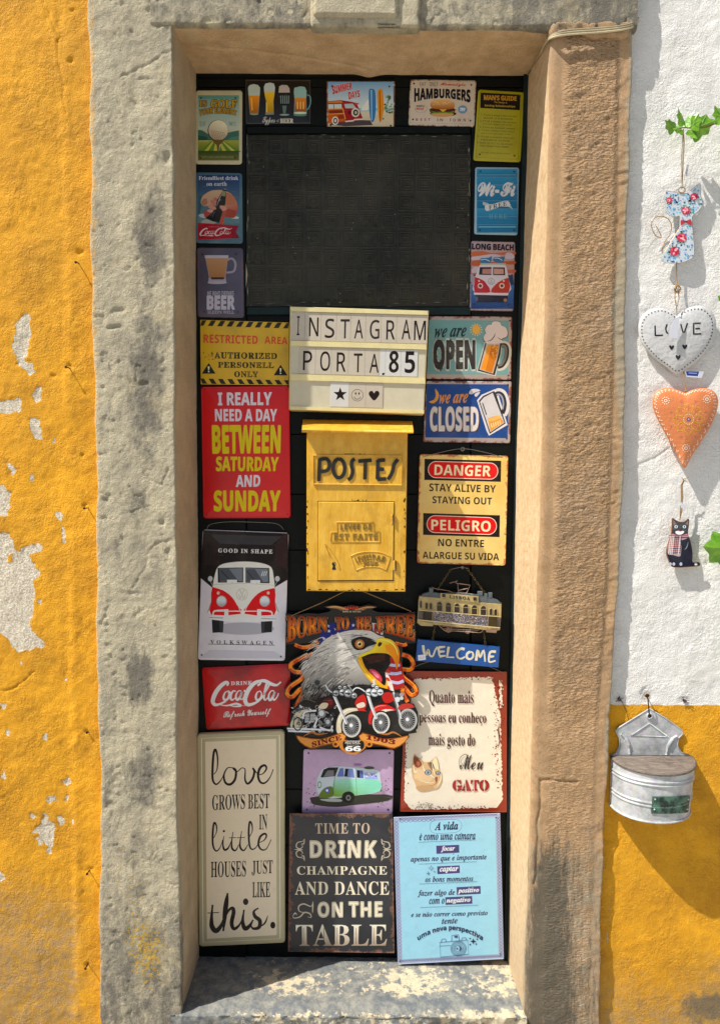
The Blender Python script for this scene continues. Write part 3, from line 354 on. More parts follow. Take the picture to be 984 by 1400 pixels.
[4,117,118,[41,25,21,37,-29,-2,-22,-22,3,-4,10,9,-7,-14,-6,-14,0,-6,2,-4,5,-4,8,-2,5,1,6,1,11,7,11,10,-1,-9,2,-4,6,-4,4,-2,10,0,9,4,18,15,-4,4,-16,-14,-5,-2,-1,1,-2,2,30,53,-29,-2,-8,-14,-12,-18,-18,-18,-4,-2,-2,0,-1,3]],
[4,121,115,[50,60,-8,1,-7,-2,-11,-9,-14,-12,5,-4,11,11,4,2,0,-3,-9,-16,-3,-7,-2,-8,2,-8,6,-5,9,-1,7,2,9,6,9,9,-9,-17,-24,-9,-11,-6,-10,-7,-6,-7,-5,-7,-1,-7,2,-8,3,-4,8,-4,16,1,9,4,9,7,10,10,25,38,10,5,19,13,-4,4,-20,-13,30,52,-27,-1,-14,-23,-13,-17,-13,-13,-5,-2,-1,3,1,2,14,25,4,9,-1,12],[33,-13,13,5,-20,-35,-6,-7,-5,-4,-4,-1,-5,1,-3,4,-1,4,2,7,3,6,7,7,8,7]],
[5,65,138,[50,143,-50,-143,33,0,10,34,52,0,10,-34,33,0,-51,143],[68,118,1,3,8,-28,11,-34,-37,0]],
[5,66,134,[18,143,0,-143,53,0,16,1,12,4,11,6,8,8,4,10,2,12,-1,7,-3,11,-5,8,-8,5,-9,3,0,1,7,2,5,3,5,5,5,13,0,8,-1,12,-5,9,-8,7,-12,4,-14,3],[48,118,24,0,11,-4,6,-6,0,-10,-5,-8,-4,-2,-6,-1,-26,-1],[48,62,28,0,6,-2,5,-3,3,-3,2,-5,0,-10,-5,-9,-5,-3,-14,-2,-20,0]],
[5,67,127,[86,145,-21,-1,-12,-3,-11,-6,-9,-7,-8,-8,-6,-11,-4,-11,-3,-13,0,-14,3,-27,3,-11,6,-10,7,-9,9,-7,10,-5,12,-3,21,-1,13,2,19,5,0,26,-25,-7,-11,-1,-12,2,-9,4,-7,7,-4,9,-3,12,-1,14,1,14,3,12,5,10,7,7,9,4,11,2,16,-3,16,-7,9,25,-20,7]],
[5,68,148,[18,143,0,-143,40,0,23,2,19,6,16,10,11,14,7,19,2,22,-1,14,-3,13,-5,11,-7,10,-8,8,-10,6,-12,4,-13,3],[48,118,29,-1,10,-4,8,-6,5,-9,4,-12,1,-14,-5,-26,-14,-16,-25,-5,-13,0]],
[5,69,112,[18,143,0,-143,82,0,0,25,-52,0,0,37,49,0,0,25,-49,0,0,31,52,0,0,25]],
[5,70,110,[18,143,0,-143,30,0,0,56,48,0,0,25,-48,0,0,37,52,0,0,25]],
[5,71,145,[94,145,-23,-1,-14,-3,-11,-5,-11,-7,-8,-8,-7,-11,-5,-11,-2,-13,-1,-14,2,-22,5,-19,10,-14,13,-11,16,-6,20,-2,10,0,18,2,23,6,0,74,-57,0,0,-25,27,0,0,-30,-11,-2,-16,1,-13,5,-5,5,-4,6,-3,6,-4,16,0,18,5,17,4,6,11,11,7,3,16,3,18,-3,15,-5,10,24,-20,6]],
[5,72,153,[48,143,-30,0,0,-143,30,0,0,62,57,0,0,-62,30,0,0,143,-30,0,0,-56,-57,0]],
[5,73,78,[71,143,-65,0,0,-17,18,-8,0,-93,-18,-8,0,-17,65,0,0,17,-17,8,0,93,17,8]],
[5,74,66,[48,143,-30,0,0,-134,-1,-12,-3,-7,-8,-6,-9,-1,-12,2,0,-25,11,-2,16,1,15,4,11,10,5,6,3,9,2,21]],
[5,75,133,[48,143,-30,0,0,-143,30,0,0,51,13,9,37,-60,35,0,-50,80,49,63,-33,0,-41,-51,-10,-15]],
[5,76,113,[48,143,-30,0,0,-143,88,0,0,25,-58,0]],
[5,77,189,[18,143,0,-143,27,0,0,72,-2,40,35,-112,28,0,38,112,-2,-40,0,-72,29,0,0,143,-42,0,-35,-109,-35,109]],
[5,78,163,[18,143,0,-143,27,0,0,74,-2,34,63,-108,39,0,0,143,-28,0,0,-74,2,-33,-63,107]],
[5,79,159,[94,144,-14,1,-15,-1,-13,-3,-11,-5,-9,-7,-7,-8,-6,-11,-4,-11,-3,-13,0,-28,3,-13,4,-12,6,-10,7,-9,9,-7,11,-5,13,-3,15,-1,14,1,13,3,11,5,9,7,8,9,5,10,4,12,3,12,0,29,-3,13,-4,11,-5,10,-8,9,-9,7,-11,5],[68,118,12,2,11,-2,10,-4,6,-7,5,-10,3,-11,1,-14,-1,-14,-3,-12,-5,-10,-6,-7,-10,-4,-11,-2,-12,2,-9,4,-7,7,-5,10,-3,12,-1,14,1,14,3,11,5,10,7,7]],
[5,80,126,[18,143,0,-143,30,0,0,51,26,1,11,2,9,3,7,5,6,6,4,7,5,15,1,8,-2,13,-4,11,-7,9,-10,7,-14,3,-16,2],[48,118,14,0,13,-2,8,-7,3,-12,-1,-7,-2,-5,-4,-4,-6,-3,-7,-2,-18,0]],
[5,82,132,[18,143,0,-143,30,0,0,55,16,0,34,-55,34,0,-42,62,9,5,8,7,8,14,2,12,-2,13,-5,11,-7,8,-11,6,-15,4,-17,1],[48,118,18,0,13,-4,4,-4,2,-5,1,-6,-3,-11,-3,-4,-6,-2,-7,-2,-19,-1]],
[5,83,110,[67,145,-22,-1,-11,-4,-10,-6,-7,-8,-5,-10,-1,-18,3,-11,6,-8,6,-7,8,-5,31,-16,4,-3,3,-5,1,-5,-2,-8,-7,-5,-5,-2,-21,2,-29,10,0,-28,13,-5,13,-3,15,-1,15,1,13,4,11,6,7,9,5,10,1,12,0,7,-2,6,-5,10,-14,12,-34,18,-4,3,-2,4,-1,5,2,8,3,3,8,3,16,0,23,-8,10,24,-21,7]],
[5,84,116,[112,143,-108,0,0,-25,39,0,0,-118,30,0,0,118,39,0]],
[5,85,151,[47,143,-30,0,0,-92,2,-15,5,-13,8,-11,11,-8,15,-4,17,-2,24,3,9,4,8,5,7,6,5,8,3,8,2,9,1,102,-30,0,0,-87,-1,-10,-2,-9,-4,-6,-5,-4,-7,-3,-18,0,-7,3,-6,4,-4,6,-2,8,-1,10]],
[5,86,130,[31,143,-31,0,48,-143,33,0,49,143,-31,0,-27,-85,-7,-32,-7,30]],
[5,87,193,[30,143,-30,0,36,-143,35,0,19,77,7,31,6,-31,20,-77,34,0,36,143,-29,0,-21,-90,-5,-26,-5,33,-22,83,-29,0,-20,-80,-7,-36,-5,31]],
[5,89,125,[33,143,-33,0,47,-88,0,-55,30,0,0,56,48,87,-33,0,-30,-59]],
[5,97,121,[74,110,-14,1,-15,-1,-14,-3,-12,-5,9,-21,21,7,10,1,9,-1,6,-6,2,-4,0,-10,-34,-2,-12,-3,-9,-5,-7,-6,-4,-9,-2,-10,1,-11,4,-9,5,-6,7,-5,8,-3,9,-1,16,2,11,5,10,10,6,-15,21,0,0,73,-2,12,-3,9,-7,8,-9,5],[56,49,20,2,-1,-16,-2,-5,-3,-4,-11,-6,-10,0,-6,3,-4,5,0,4,2,9,4,4,4,3]],
[5,99,103,[70,111,-18,0,-9,-2,-8,-4,-8,-5,-6,-6,-5,-7,-4,-10,-2,-10,-1,-13,1,-18,5,-14,7,-10,10,-8,13,-5,15,-1,13,1,11,2,9,5,0,26,-9,-5,-10,-4,-11,-1,-7,1,-6,3,-4,4,-4,6,-2,8,-1,10,3,19,8,11,13,3,4,0,21,-6,9,23,-15,5]],
[5,101,118,[75,110,-14,1,-10,-1,-9,-2,-8,-3,-8,-5,-6,-7,-4,-7,-4,-9,-3,-23,1,-12,2,-10,4,-9,6,-8,6,-6,17,-8,9,-2,19,-1,14,2,16,6,0,23,-12,-5,-11,-3,-14,-1,-7,1,-7,2,-5,4,-4,6,-3,6,-1,8,71,0,-2,29,-4,12,-8,10,-9,7],[55,89,12,0,5,-2,4,-3,5,-11,1,-6,-42,0,3,13,8,8]],
[5,103,127,[63,109,-12,2,-12,-1,-10,-5,-9,-9,-6,-11,-4,-14,-1,-17,1,-16,4,-14,6,-11,8,-8,10,-5,12,-2,7,0,11,4,5,3,9,9,-3,-29,-8,-8,-13,-3,-14,1,-15,3,-13,4,0,-24,12,-3,14,-2,14,-1,17,1,14,4,10,7,8,10,4,11,2,15,0,109,-25,0,-3,-14,-9,9],[60,87,8,-1,5,-2,5,-5,3,-6,2,-8,0,-24,-2,-8,-3,-5,-5,-4,-12,-3,-12,4,-7,11,-3,18,3,18,7,11]],
[5,104,131,[45,152,-29,0,0,-152,29,0,0,51,3,20,2,7,5,5,6,3,8,1,10,-2,6,-8,2,-13,0,-64,29,0,0,71,-1,13,-3,10,-6,8,-8,5,-10,3,-11,1,-12,-1,-6,-3,-5,-3,-8,-9,-2,0,1,21]],
[5,105,61,[35,152,-13,-1,-6,-5,-1,-4,-1,-5,2,-8,3,-3,7,-3,13,1,6,5,1,3,1,5,-2,9,-3,3],[45,109,-29,0,0,-109,29,0]],
[5,108,61,[45,152,-29,0,0,-152,29,0]],
[5,109,196,[83,111,-13,0,-12,-4,-6,-3,-8,-9,-2,0,-4,14,-22,0,0,-109,29,0,0,51,2,20,3,7,4,5,6,3,7,1,9,-2,6,-8,2,-13,0,-64,29,0,1,65,2,8,2,6,4,5,6,2,7,1,9,-2,6,-8,2,-13,0,-64,29,0,0,71,-1,13,-3,10,-5,8,-7,5,-10,3,-17,1,-12,-4,-6,-3,-8,-9,-3,0,-3,5,-10,7]],
[5,110,131,[89,110,-11,1,-14,-1,-11,-6,-9,-9,-2,0,-4,14,-22,0,0,-109,29,0,1,62,4,16,5,5,6,3,14,1,7,-5,3,-5,2,-13,0,-64,29,0,0,71,-1,13,-3,10,-6,8,-8,5]],
[5,111,124,[72,110,-10,1,-15,-1,-13,-5,-11,-8,-8,-12,-4,-13,-2,-17,1,-12,2,-10,4,-9,5,-8,6,-6,8,-5,17,-6,10,-1,15,2,13,5,10,8,8,11,5,14,2,17,-1,11,-2,11,-4,9,-5,7,-6,7,-8,5,-8,3],[55,86,14,0,6,-2,4,-5,3,-6,2,-18,-2,-18,-3,-7,-4,-4,-6,-3,-7,-1,-7,1,-6,3,-4,4,-3,7,-3,18,3,18,3,6,4,5]],
[5,112,127,[88,110,-12,1,-13,-2,-10,-6,-8,-8,-1,0,-4,14,-24,0,0,-157,29,0,0,44,-1,16,1,0,7,-7,10,-5,14,-2,11,2,10,4,9,8,6,12,4,14,2,17,-2,17,-3,14,-7,11,-8,8],[48,75,2,5,4,4,6,3,7,0,11,-3,7,-11,2,-18,-2,-18,-3,-6,-4,-5,-5,-3,-6,-1,-7,1,-6,3,-4,5,-3,6,-2,18]],
[5,114,91,[78,111,-8,0,-7,-2,-6,-4,-5,-4,-8,-10,-1,0,-5,18,-22,0,0,-109,29,0,1,62,1,6,6,8,4,3,9,3,10,1,8,-1,3,28]],
[5,115,99,[59,111,-19,-1,-10,-2,-9,-4,-7,-6,-4,-8,-1,-9,1,-11,5,-8,3,-4,9,-6,30,-15,4,-3,1,-3,0,-4,-3,-5,-13,-2,-18,2,-19,7,0,-25,17,-5,19,-1,14,1,12,3,9,5,7,7,4,8,0,17,-1,5,-5,8,-12,9,-29,13,-5,6,1,6,4,2,8,1,14,-2,16,-6,9,22,-13,5]],
[5,116,87,[49,132,-19,0,-9,-23,-16,-10,0,-12,14,0,0,-61,2,-8,2,-6,4,-4,9,-7,11,-3,11,0,22,5,0,22,-12,-3,-10,0,-6,3,-2,2,-1,3,0,57,30,0,0,22,-30,0]],
[5,117,131,[45,109,-30,0,0,-71,1,-13,4,-10,6,-7,7,-6,10,-3,11,-1,13,2,6,2,6,3,8,9,2,0,4,-14,23,0,0,109,-30,0,0,-51,-2,-20,-3,-7,-4,-5,-6,-3,-9,-1,-5,0,-5,2,-3,4,-4,10]],
[5,118,114,[31,109,-31,0,42,-109,30,0,42,109,-31,0,-21,-62,-6,-22,-4,22]],
[5,120,116,[37,109,-34,0,35,-53,-37,-56,34,0,23,37,23,-37,34,0,-38,56,36,53,-34,0,-21,-35]],
[5,121,114,[33,109,-33,0,43,-108,-6,-15,-8,-7,-10,-3,-12,1,0,-23,15,-2,10,1,9,3,9,4,7,7,6,9,51,133,-32,0,-20,-61,-5,-19,-3,16]],
[5,53,114,[18,143,-5,-73,12,-6,21,3,16,-3,10,-7,3,-12,-1,-7,-2,-6,-4,-4,-6,-3,-7,-2,-8,0,-13,1,-13,3,-11,5,0,-26,17,-6,21,-2,17,1,15,5,11,7,8,10,5,12,1,15,-2,17,-4,7,-9,10,-14,7,-8,2,-12,0,-14,-2,2,28,51,0,0,26]],
[5,54,114,[82,144,-25,-2,-9,-2,-8,-4,-12,-9,-9,-12,-7,-15,-2,-7,-2,-16,0,-30,2,-12,4,-10,5,-8,6,-7,8,-5,8,-4,18,-3,14,1,12,5,10,7,7,10,4,12,2,15,-1,13,-4,11,-6,9,-8,7,-10,3,-12,2,-14,-2,-5,-3,-5,-3,-7,-9,-1,0,4,24,8,11,6,4,7,3,10,2,14,1,14,-2,0,24],[59,70,6,-1,5,-2,4,-3,4,-10,0,-15,-2,-6,-3,-5,-9,-5,-10,0,-7,3,-6,7,-4,12,0,8,3,6,5,6,6,3]],
[5,56,114,[65,144,-16,0,-14,-3,-12,-7,-9,-10,-3,-14,3,-15,9,-11,11,-9,-13,-9,-6,-6,-4,-7,-3,-8,-1,-9,1,-11,5,-9,7,-8,10,-5,12,-4,15,-1,10,1,16,4,13,8,5,5,3,7,3,6,0,8,0,6,-4,11,-11,12,-15,9,13,9,10,11,2,7,1,8,-1,7,-2,7,-3,5,-11,9,-6,3],[52,122,10,0,4,-1,6,-5,2,-4,0,-9,-2,-4,-10,-9,-5,-2,-4,2,-8,6,-5,7,0,5,2,8,3,3],[50,59,6,3,12,-7,10,-11,1,-6,-2,-9,-3,-4,-10,-4,-7,-1,-12,2,-8,7,-1,4,0,10,2,5,3,4]],
[6,65,128,[72,143,-16,0,-56,-143,18,0,17,44,57,0,17,-44,19,0],[63,121,1,4,22,-65,-45,0,16,43]],
[6,69,111,[19,143,0,-143,80,0,0,16,-62,0,0,51,59,0,0,15,-59,0,0,45,62,0,0,16]],
[6,70,104,[19,143,0,-143,18,0,0,61,58,0,0,15,-58,0,0,51,62,0,0,16]],
[6,71,146,[94,145,-23,-1,-13,-3,-12,-5,-10,-7,-8,-9,-7,-10,-5,-11,-3,-13,-1,-15,1,-14,3,-13,4,-12,6,-10,8,-8,9,-7,11,-5,13,-3,14,-1,26,2,24,5,0,70,-50,0,0,-16,32,0,0,-42,-22,-3,-18,0,-11,3,-8,4,-7,5,-6,7,-8,17,-2,21,2,17,4,14,8,12,11,8,13,5,16,2,13,-1,24,-7,7,15,-20,7]],
[6,73,68,[60,143,-52,0,0,-11,17,-4,0,-114,-17,-4,0,-10,52,0,0,10,-17,4,0,114,17,4]],
[6,77,181,[19,143,0,-143,17,0,0,94,-1,31,47,-125,15,0,49,125,-2,-30,0,-95,18,0,0,143,-26,0,-45,-117,-45,117]],
[6,78,152,[19,143,0,-143,17,0,0,87,-2,32,78,-119,21,0,0,143,-17,0,0,-85,1,-33,-77,118]],
[6,79,156,[92,144,-14,1,-14,-1,-12,-3,-11,-5,-9,-7,-7,-9,-6,-10,-4,-11,-2,-13,0,-28,2,-13,4,-12,6,-10,7,-9,9,-7,11,-5,12,-3,14,-1,14,1,12,3,10,5,9,7,8,9,6,10,4,12,2,12,0,29,-2,13,-4,11,-6,10,-8,9,-9,7,-10,5],[64,128,14,1,15,-1,12,-6,9,-8,6,-12,4,-14,1,-16,-1,-17,-4,-14,-6,-12,-9,-9,-12,-5,-15,-1,-15,1,-11,5,-9,9,-7,12,-4,14,-1,17,1,16,4,14,7,12,9,8]],
[6,80,121,[19,143,0,-143,18,0,0,56,30,0,11,2,10,4,7,5,6,5,5,7,4,14,1,8,-2,12,-4,10,-7,9,-10,6,-14,4,-17,1],[37,127,30,0,9,-3,7,-3,5,-6,3,-7,1,-8,-1,-10,-3,-7,-6,-5,-8,-4,-10,-2,-27,-1]],
[6,82,124,[19,143,0,-143,18,0,0,59,29,0,34,-59,21,0,-39,64,9,4,9,6,7,9,3,12,-1,20,-4,10,-7,8,-10,5,-13,4,-16,1],[37,127,32,0,8,-2,7,-4,4,-5,3,-6,1,-9,-1,-8,-2,-7,-5,-5,-6,-4,-9,-2,-10,-1,-22,0]],
[6,83,110,[65,145,-16,-1,-8,-1,-7,-3,-12,-7,-4,-5,-5,-12,0,-18,3,-9,5,-7,7,-6,10,-5,26,-11,9,-6,6,-6,3,-7,0,-11,-3,-6,-5,-4,-6,-4,-8,-2,-17,0,-15,2,-18,6,0,-17,5,-2,12,-3,15,-2,22,1,12,4,11,6,7,8,5,9,1,12,0,7,-4,12,-4,5,-4,4,-12,7,-33,15,-7,5,-4,7,-2,8,1,6,2,5,4,4,5,3,7,2,14,1,12,-2,16,-6,6,16,-18,6]],
[6,84,111,[109,143,-107,0,0,-16,45,0,0,-127,18,0,0,127,44,0]],
[6,50,114,[67,144,-12,1,-17,-2,-14,-7,-13,-8,10,-12,16,10,11,3,14,0,11,-5,4,-5,2,-6,1,-13,-4,-12,-6,-11,-16,-18,-44,-44,0,-15,94,0,0,16,-72,0,49,51,9,12,6,14,2,14,-1,11,-4,9,-6,8,-9,5]],
[6,55,114,[105,143,-96,0,0,-16,77,0,-59,-127,20,0,58,129]],
[7,66,124,[35,143,-30,-143,62,1,18,4,8,4,6,5,6,6,4,8,3,8,0,11,0,6,-5,11,-10,7,-6,3,9,3,8,4,6,6,5,7,2,8,1,9,-1,10,-4,9,-7,6,-9,4,-11,2],[60,118,15,0,9,-1,6,-5,1,-7,0,-6,-2,-5,-9,-6,-6,-1,-21,-1],[48,62,16,0,10,-2,6,-5,2,-9,-1,-6,-2,-5,-3,-4,-5,-4,-13,-2,-18,0]],
[7,82,122,[70,143,-35,0,-30,-143,30,0,12,55,11,0,20,-55,33,0,-26,61,9,3,7,5,7,7,5,8,3,9,1,11,-2,12,-4,10,-7,8,-9,5,-11,3],[60,118,18,-2,6,-5,2,-9,0,-7,-3,-6,-4,-4,-5,-3,-7,-2,-15,-1]],
[7,84,106,[120,143,-98,0,-6,-25,35,0,-25,-118,30,0,25,118,34,0]],
[7,89,113,[49,143,-31,0,23,-88,-11,-55,29,0,12,55,60,88,-33,0,-37,-58]],
[7,101,111,[81,110,-11,1,-19,-2,-8,-4,-13,-9,-10,-14,-4,-7,-5,-17,-2,-18,1,-13,4,-10,7,-8,9,-6,10,-4,12,-1,14,1,12,3,12,4,0,23,-12,-5,-15,-4,-11,1,-8,4,-3,4,-2,5,0,9,24,2,16,3,12,6,9,7,5,10,1,10,-1,9,-3,7,-5,6,-7,4],[64,90,10,-1,3,-3,1,-5,-1,-5,-6,-7,-6,-3,-9,-2,-14,-1,3,10,6,8,6,6]],
[7,102,75,[78,153,-15,-1,-8,-3,-7,-4,-6,-6,-5,-10,-6,-20,-17,-8,-3,-14,16,0,-20,-94,-4,-10,-6,-5,-7,-2,-11,2,0,-24,17,-2,7,1,13,4,9,8,3,5,5,12,23,105,21,0,5,22,-21,0,2,10,4,7,5,3,9,0,8,-3,7,22,-10,4]],
[7,48,114,[73,143,-16,2,-11,-1,-10,-3,-8,-5,-7,-7,-5,-8,-4,-10,-3,-12,-2,-28,2,-21,4,-18,6,-14,10,-11,12,-7,16,-2,11,1,10,3,8,5,7,7,5,8,4,10,3,12,2,27,-1,22,-4,18,-7,15,-10,10],[57,121,7,-2,5,-4,4,-7,4,-22,0,-15,0,-15,-4,-21,-4,-7,-5,-4,-7,-2,-7,2,-5,4,-4,7,-2,9,-2,27,1,15,3,22,4,7,5,4]],
[7,49,114,[83,143,-25,0,-46,-37,14,-18,26,22,1,1,-1,-111,31,0]],
[8,70,120,[102,116,-86,0,-4,-1,-2,-2,0,-8,3,-2,14,-1,0,-88,-12,0,-4,-2,-2,-3,1,-6,2,-2,4,-1,52,1,2,2,1,4,-1,4,-2,2,-26,1,0,43,26,0,1,-10,1,-4,2,-1,6,1,2,3,0,34,-2,3,-4,0,-4,-1,-1,-3,-1,-10,-26,0,0,33,53,0,1,-22,4,-4,6,1,2,2,1,4,0,25,-1,4,-2,3]],
[8,77,120,[28,116,-16,0,-3,-1,-2,-2,-1,-6,2,-3,9,-1,-3,-89,-10,-2,-2,-3,0,-6,2,-2,32,-1,7,1,2,3,0,5,-2,3,-15,2,2,84,21,-59,2,-3,4,-1,7,0,3,2,3,5,19,56,2,-84,-13,-2,-3,-3,0,-5,2,-3,8,-1,27,0,4,1,2,2,1,6,-2,3,-11,2,-3,89,9,1,2,3,0,6,-2,2,-4,1,-16,0,-5,-1,-4,-2,-2,-4,-21,-61,-21,61,-2,4,-4,2]],
[8,97,120,[72,92,-12,1,-18,-2,-13,-6,-4,-3,-1,-6,2,-3,4,-2,25,7,5,1,12,-3,7,-7,3,-13,-16,3,-21,-1,-11,-3,-9,-4,-6,-7,-4,-8,-2,-9,1,-8,3,-7,5,-6,7,-5,8,-3,9,0,13,1,12,5,11,8,3,-9,2,-2,19,-1,4,1,3,2,0,4,-1,4,-3,2,-12,1,0,44,-1,11,-3,9,-5,6,-7,5],[75,45,7,-2,-1,-13,-4,-7,-8,-5,-10,-4,-11,-1,-5,0,-9,4,-3,3,-2,8,1,5,3,5,4,3,15,5,9,1]],
[8,98,120,[29,128,-19,-1,-2,-2,-1,-4,2,-6,11,-1,0,-100,-5,0,-7,-3,-1,-4,1,-4,2,-2,5,-1,20,1,1,1,0,11,8,-8,10,-5,13,-2,8,1,8,2,14,8,5,5,5,7,5,15,0,16,-2,8,-7,14,-6,5,-6,5,-15,6,-9,0,-13,-1,-11,-5,-8,-8,0,48,-2,3],[36,56,5,9,8,7,5,2,6,2,11,0,10,-4,8,-7,5,-9,2,-11,-1,-9,-3,-7,-4,-7,-7,-5,-7,-2,-9,-1,-11,1,-9,6,-7,8,-3,10,0,12]],
[8,99,120,[68,92,-9,1,-9,-1,-9,-2,-14,-8,-6,-6,-9,-14,-2,-17,2,-17,4,-7,11,-12,7,-5,16,-6,15,0,11,2,18,8,9,8,2,5,-2,5,-3,2,-5,0,-14,-10,-10,-4,-11,-2,-9,1,-8,3,-7,5,-5,7,-3,8,-1,9,2,12,2,5,7,8,10,6,6,1,11,0,7,-2,7,-3,12,-16,3,-2,7,0,2,3,1,26,-2,7,-5,1,-4,-1,-3,-2,0,-4,-11,5]],
[8,100,120,[96,128,-24,-1,-3,-2,-1,-4,2,-5,2,-1,15,-1,0,-38,-9,8,-10,5,-13,1,-8,0,-15,-6,-12,-10,-8,-13,-3,-8,0,-9,2,-17,8,-13,5,-6,13,-8,7,-2,8,0,14,1,11,5,9,9,0,-8,1,-4,21,-1,4,1,2,2,1,4,-1,4,-3,2,-9,1,0,110,-3,3],[56,76,6,0,11,-4,8,-7,5,-9,1,-11,-2,-12,-5,-9,-8,-7,-5,-2,-11,-2,-8,1,-8,3,-6,5,-5,6,-2,7,-1,9,1,9,2,8,5,6,6,5,8,3]],
[8,101,120,[70,92,-19,0,-8,-2,-8,-3,-14,-10,-8,-14,-2,-9,0,-18,2,-8,3,-8,10,-12,15,-8,9,-2,9,0,17,1,21,7,10,6,2,5,-1,3,-4,3,-5,0,-24,-9,-14,-3,-10,1,-8,3,-6,4,-5,6,-3,7,-2,9,68,0,8,0,4,2,2,7,-1,8,-5,14,-5,6,-12,9],[53,78,16,0,7,-2,6,-4,8,-11,1,-8,-63,0,6,14,5,6,7,3]],
[8,102,120,[96,127,-11,1,-14,-1,-11,-2,-8,-5,-6,-6,-3,-9,-1,-17,-15,0,-5,-1,-2,-2,0,-8,2,-3,21,0,0,-60,-21,-1,-3,-2,0,-4,1,-4,2,-2,5,-1,64,0,4,1,3,2,0,4,-1,4,-2,2,-37,1,0,60,39,0,2,3,1,4,-1,4,-3,2,-4,1,-34,0,-1,6,3,11,2,4,4,2,12,2,20,-2,6,2,2,5,-2,6]],
[8,104,120,[33,128,-20,-1,-2,-2,-1,-4,3,-6,10,-1,0,-100,-8,-1,-4,-2,-1,-4,1,-4,2,-2,5,-1,29,0,3,1,1,8,-1,3,-12,2,0,45,4,7,5,6,8,4,8,2,6,-1,10,-5,4,-11,1,-47,-11,-2,-2,-3,0,-6,5,-3,28,0,5,1,2,2,1,4,-1,4,-3,2,-9,1,0,44,-1,10,-3,9,-5,7,-7,5,-7,3,-9,1,-10,-2,-9,-4,-10,-8,0,45,-2,3]],
[8,105,120,[65,134,-9,0,-4,-3,-1,-13,1,-6,1,-1,5,-2,10,1,2,1,1,6,-1,12,0,3],[64,90,-29,0,-4,-1,-3,-2,-1,-4,1,-3,3,-3,23,-1,0,-62,-34,-1,-3,-2,-1,-4,1,-4,3,-2,4,-1,76,0,5,1,2,2,0,8,-2,2,-36,1,0,72,-2,4]],
[8,107,120,[37,128,-23,-1,-3,-2,-1,-4,2,-5,2,-1,14,-1,0,-100,-14,-1,-3,-3,0,-7,3,-2,5,-1,18,0,4,2,1,7,0,28,9,8,29,-31,-7,-5,0,-3,1,-3,2,-2,5,-1,31,1,2,2,1,6,-2,3,-3,2,-11,0,-37,40,23,19,7,3,12,2,2,2,0,7,-3,2,-4,1,-31,0,-3,-2,-1,-4,1,-2,6,-5,-29,-23,0,70,-2,3]],
[8,108,120,[63,128,-32,0,-5,-1,-2,-2,-1,-6,2,-4,29,-1,0,-100,-32,-1,-3,-2,-1,-4,1,-4,3,-2,4,-1,72,0,5,1,2,2,0,8,-2,2,-35,1,0,110,-2,3]],
[8,109,120,[55,91,-8,2,-7,-1,-6,-3,-6,-5,-1,5,-2,1,-17,0,-4,-1,-3,-2,-1,-4,1,-3,3,-3,10,-1,0,-62,-11,-2,-3,-3,1,-6,3,-2,4,-1,29,0,4,3,1,6,-2,3,-12,2,0,54,4,5,5,3,6,2,6,-2,3,-2,3,-8,1,-64,4,-2,15,0,3,1,3,2,0,6,-2,3,-10,2,1,47,4,11,7,5,4,1,6,-2,4,-7,1,-59,1,-6,2,-3,5,-1,12,0,4,1,2,2,1,4,-1,4,-6,3,-5,0,-1,54,-2,9,-2,7,-5,5,-6,3,-8,1,-9,-2,-7,-4,-6,-6,-4,6]],
[8,110,120,[76,92,-9,1,-9,-2,-10,-4,-9,-7,0,6,-3,4,-20,0,-4,-2,-1,-2,0,-6,3,-3,10,-1,0,-62,-9,-1,-3,-2,-2,-4,1,-4,3,-2,5,-1,26,0,5,1,2,3,-1,7,-3,2,-10,1,0,40,2,9,5,6,6,6,13,3,11,-3,7,-8,2,-13,0,-40,-11,-2,-2,-3,1,-7,5,-2,25,0,6,1,3,2,2,4,-1,4,-3,2,-10,1,0,44,-1,10,-3,9,-5,7,-6,5]],
[8,111,120,[70,92,-20,0,-16,-5,-14,-11,-8,-14,-2,-8,-1,-9,3,-17,8,-14,14,-10,17,-6,19,0,17,6,13,10,5,6,3,8,2,8,0,18,-2,8,-3,8,-5,6,-13,11],[54,79,13,0,11,-4,5,-4,7,-9,4,-11,0,-12,-4,-12,-7,-8,-5,-3,-11,-4,-13,0,-11,4,-5,3,-8,9,-4,11,0,12,4,11,8,9,5,4]],
[8,112,120,[76,90,-9,0,-12,-1,-11,-5,-9,-7,0,9,-2,4,-23,-1,-3,-2,0,-4,1,-3,3,-3,9,-1,0,-101,-8,-1,-4,-2,-1,-4,0,-4,3,-2,4,-1,46,0,4,2,2,3,-1,6,-2,2,-28,1,0,39,9,-8,11,-5,14,-1,15,2,14,7,5,6,4,6,5,14,0,17,-2,8,-7,14,-12,10],[35,50,3,10,7,8,9,6,11,1,12,-1,9,-6,6,-7,4,-11,-1,-13,-3,-8,-4,-6,-7,-5,-7,-3,-9,-1,-11,2,-13,9,-5,9,-1,5]],
[8,114,120,[97,92,-5,1,-15,-3,-14,-8,-12,-12,0,16,-3,4,-25,0,-4,-1,-3,-2,-1,-4,1,-3,3,-3,17,-1,0,-62,-22,-1,-2,-2,-1,-4,0,-4,3,-2,5,-1,63,0,7,2,1,5,0,4,-3,2,-36,1,0,40,12,13,12,7,10,3,7,-2,9,-4,5,1,5,6,-1,5,-4,6]],
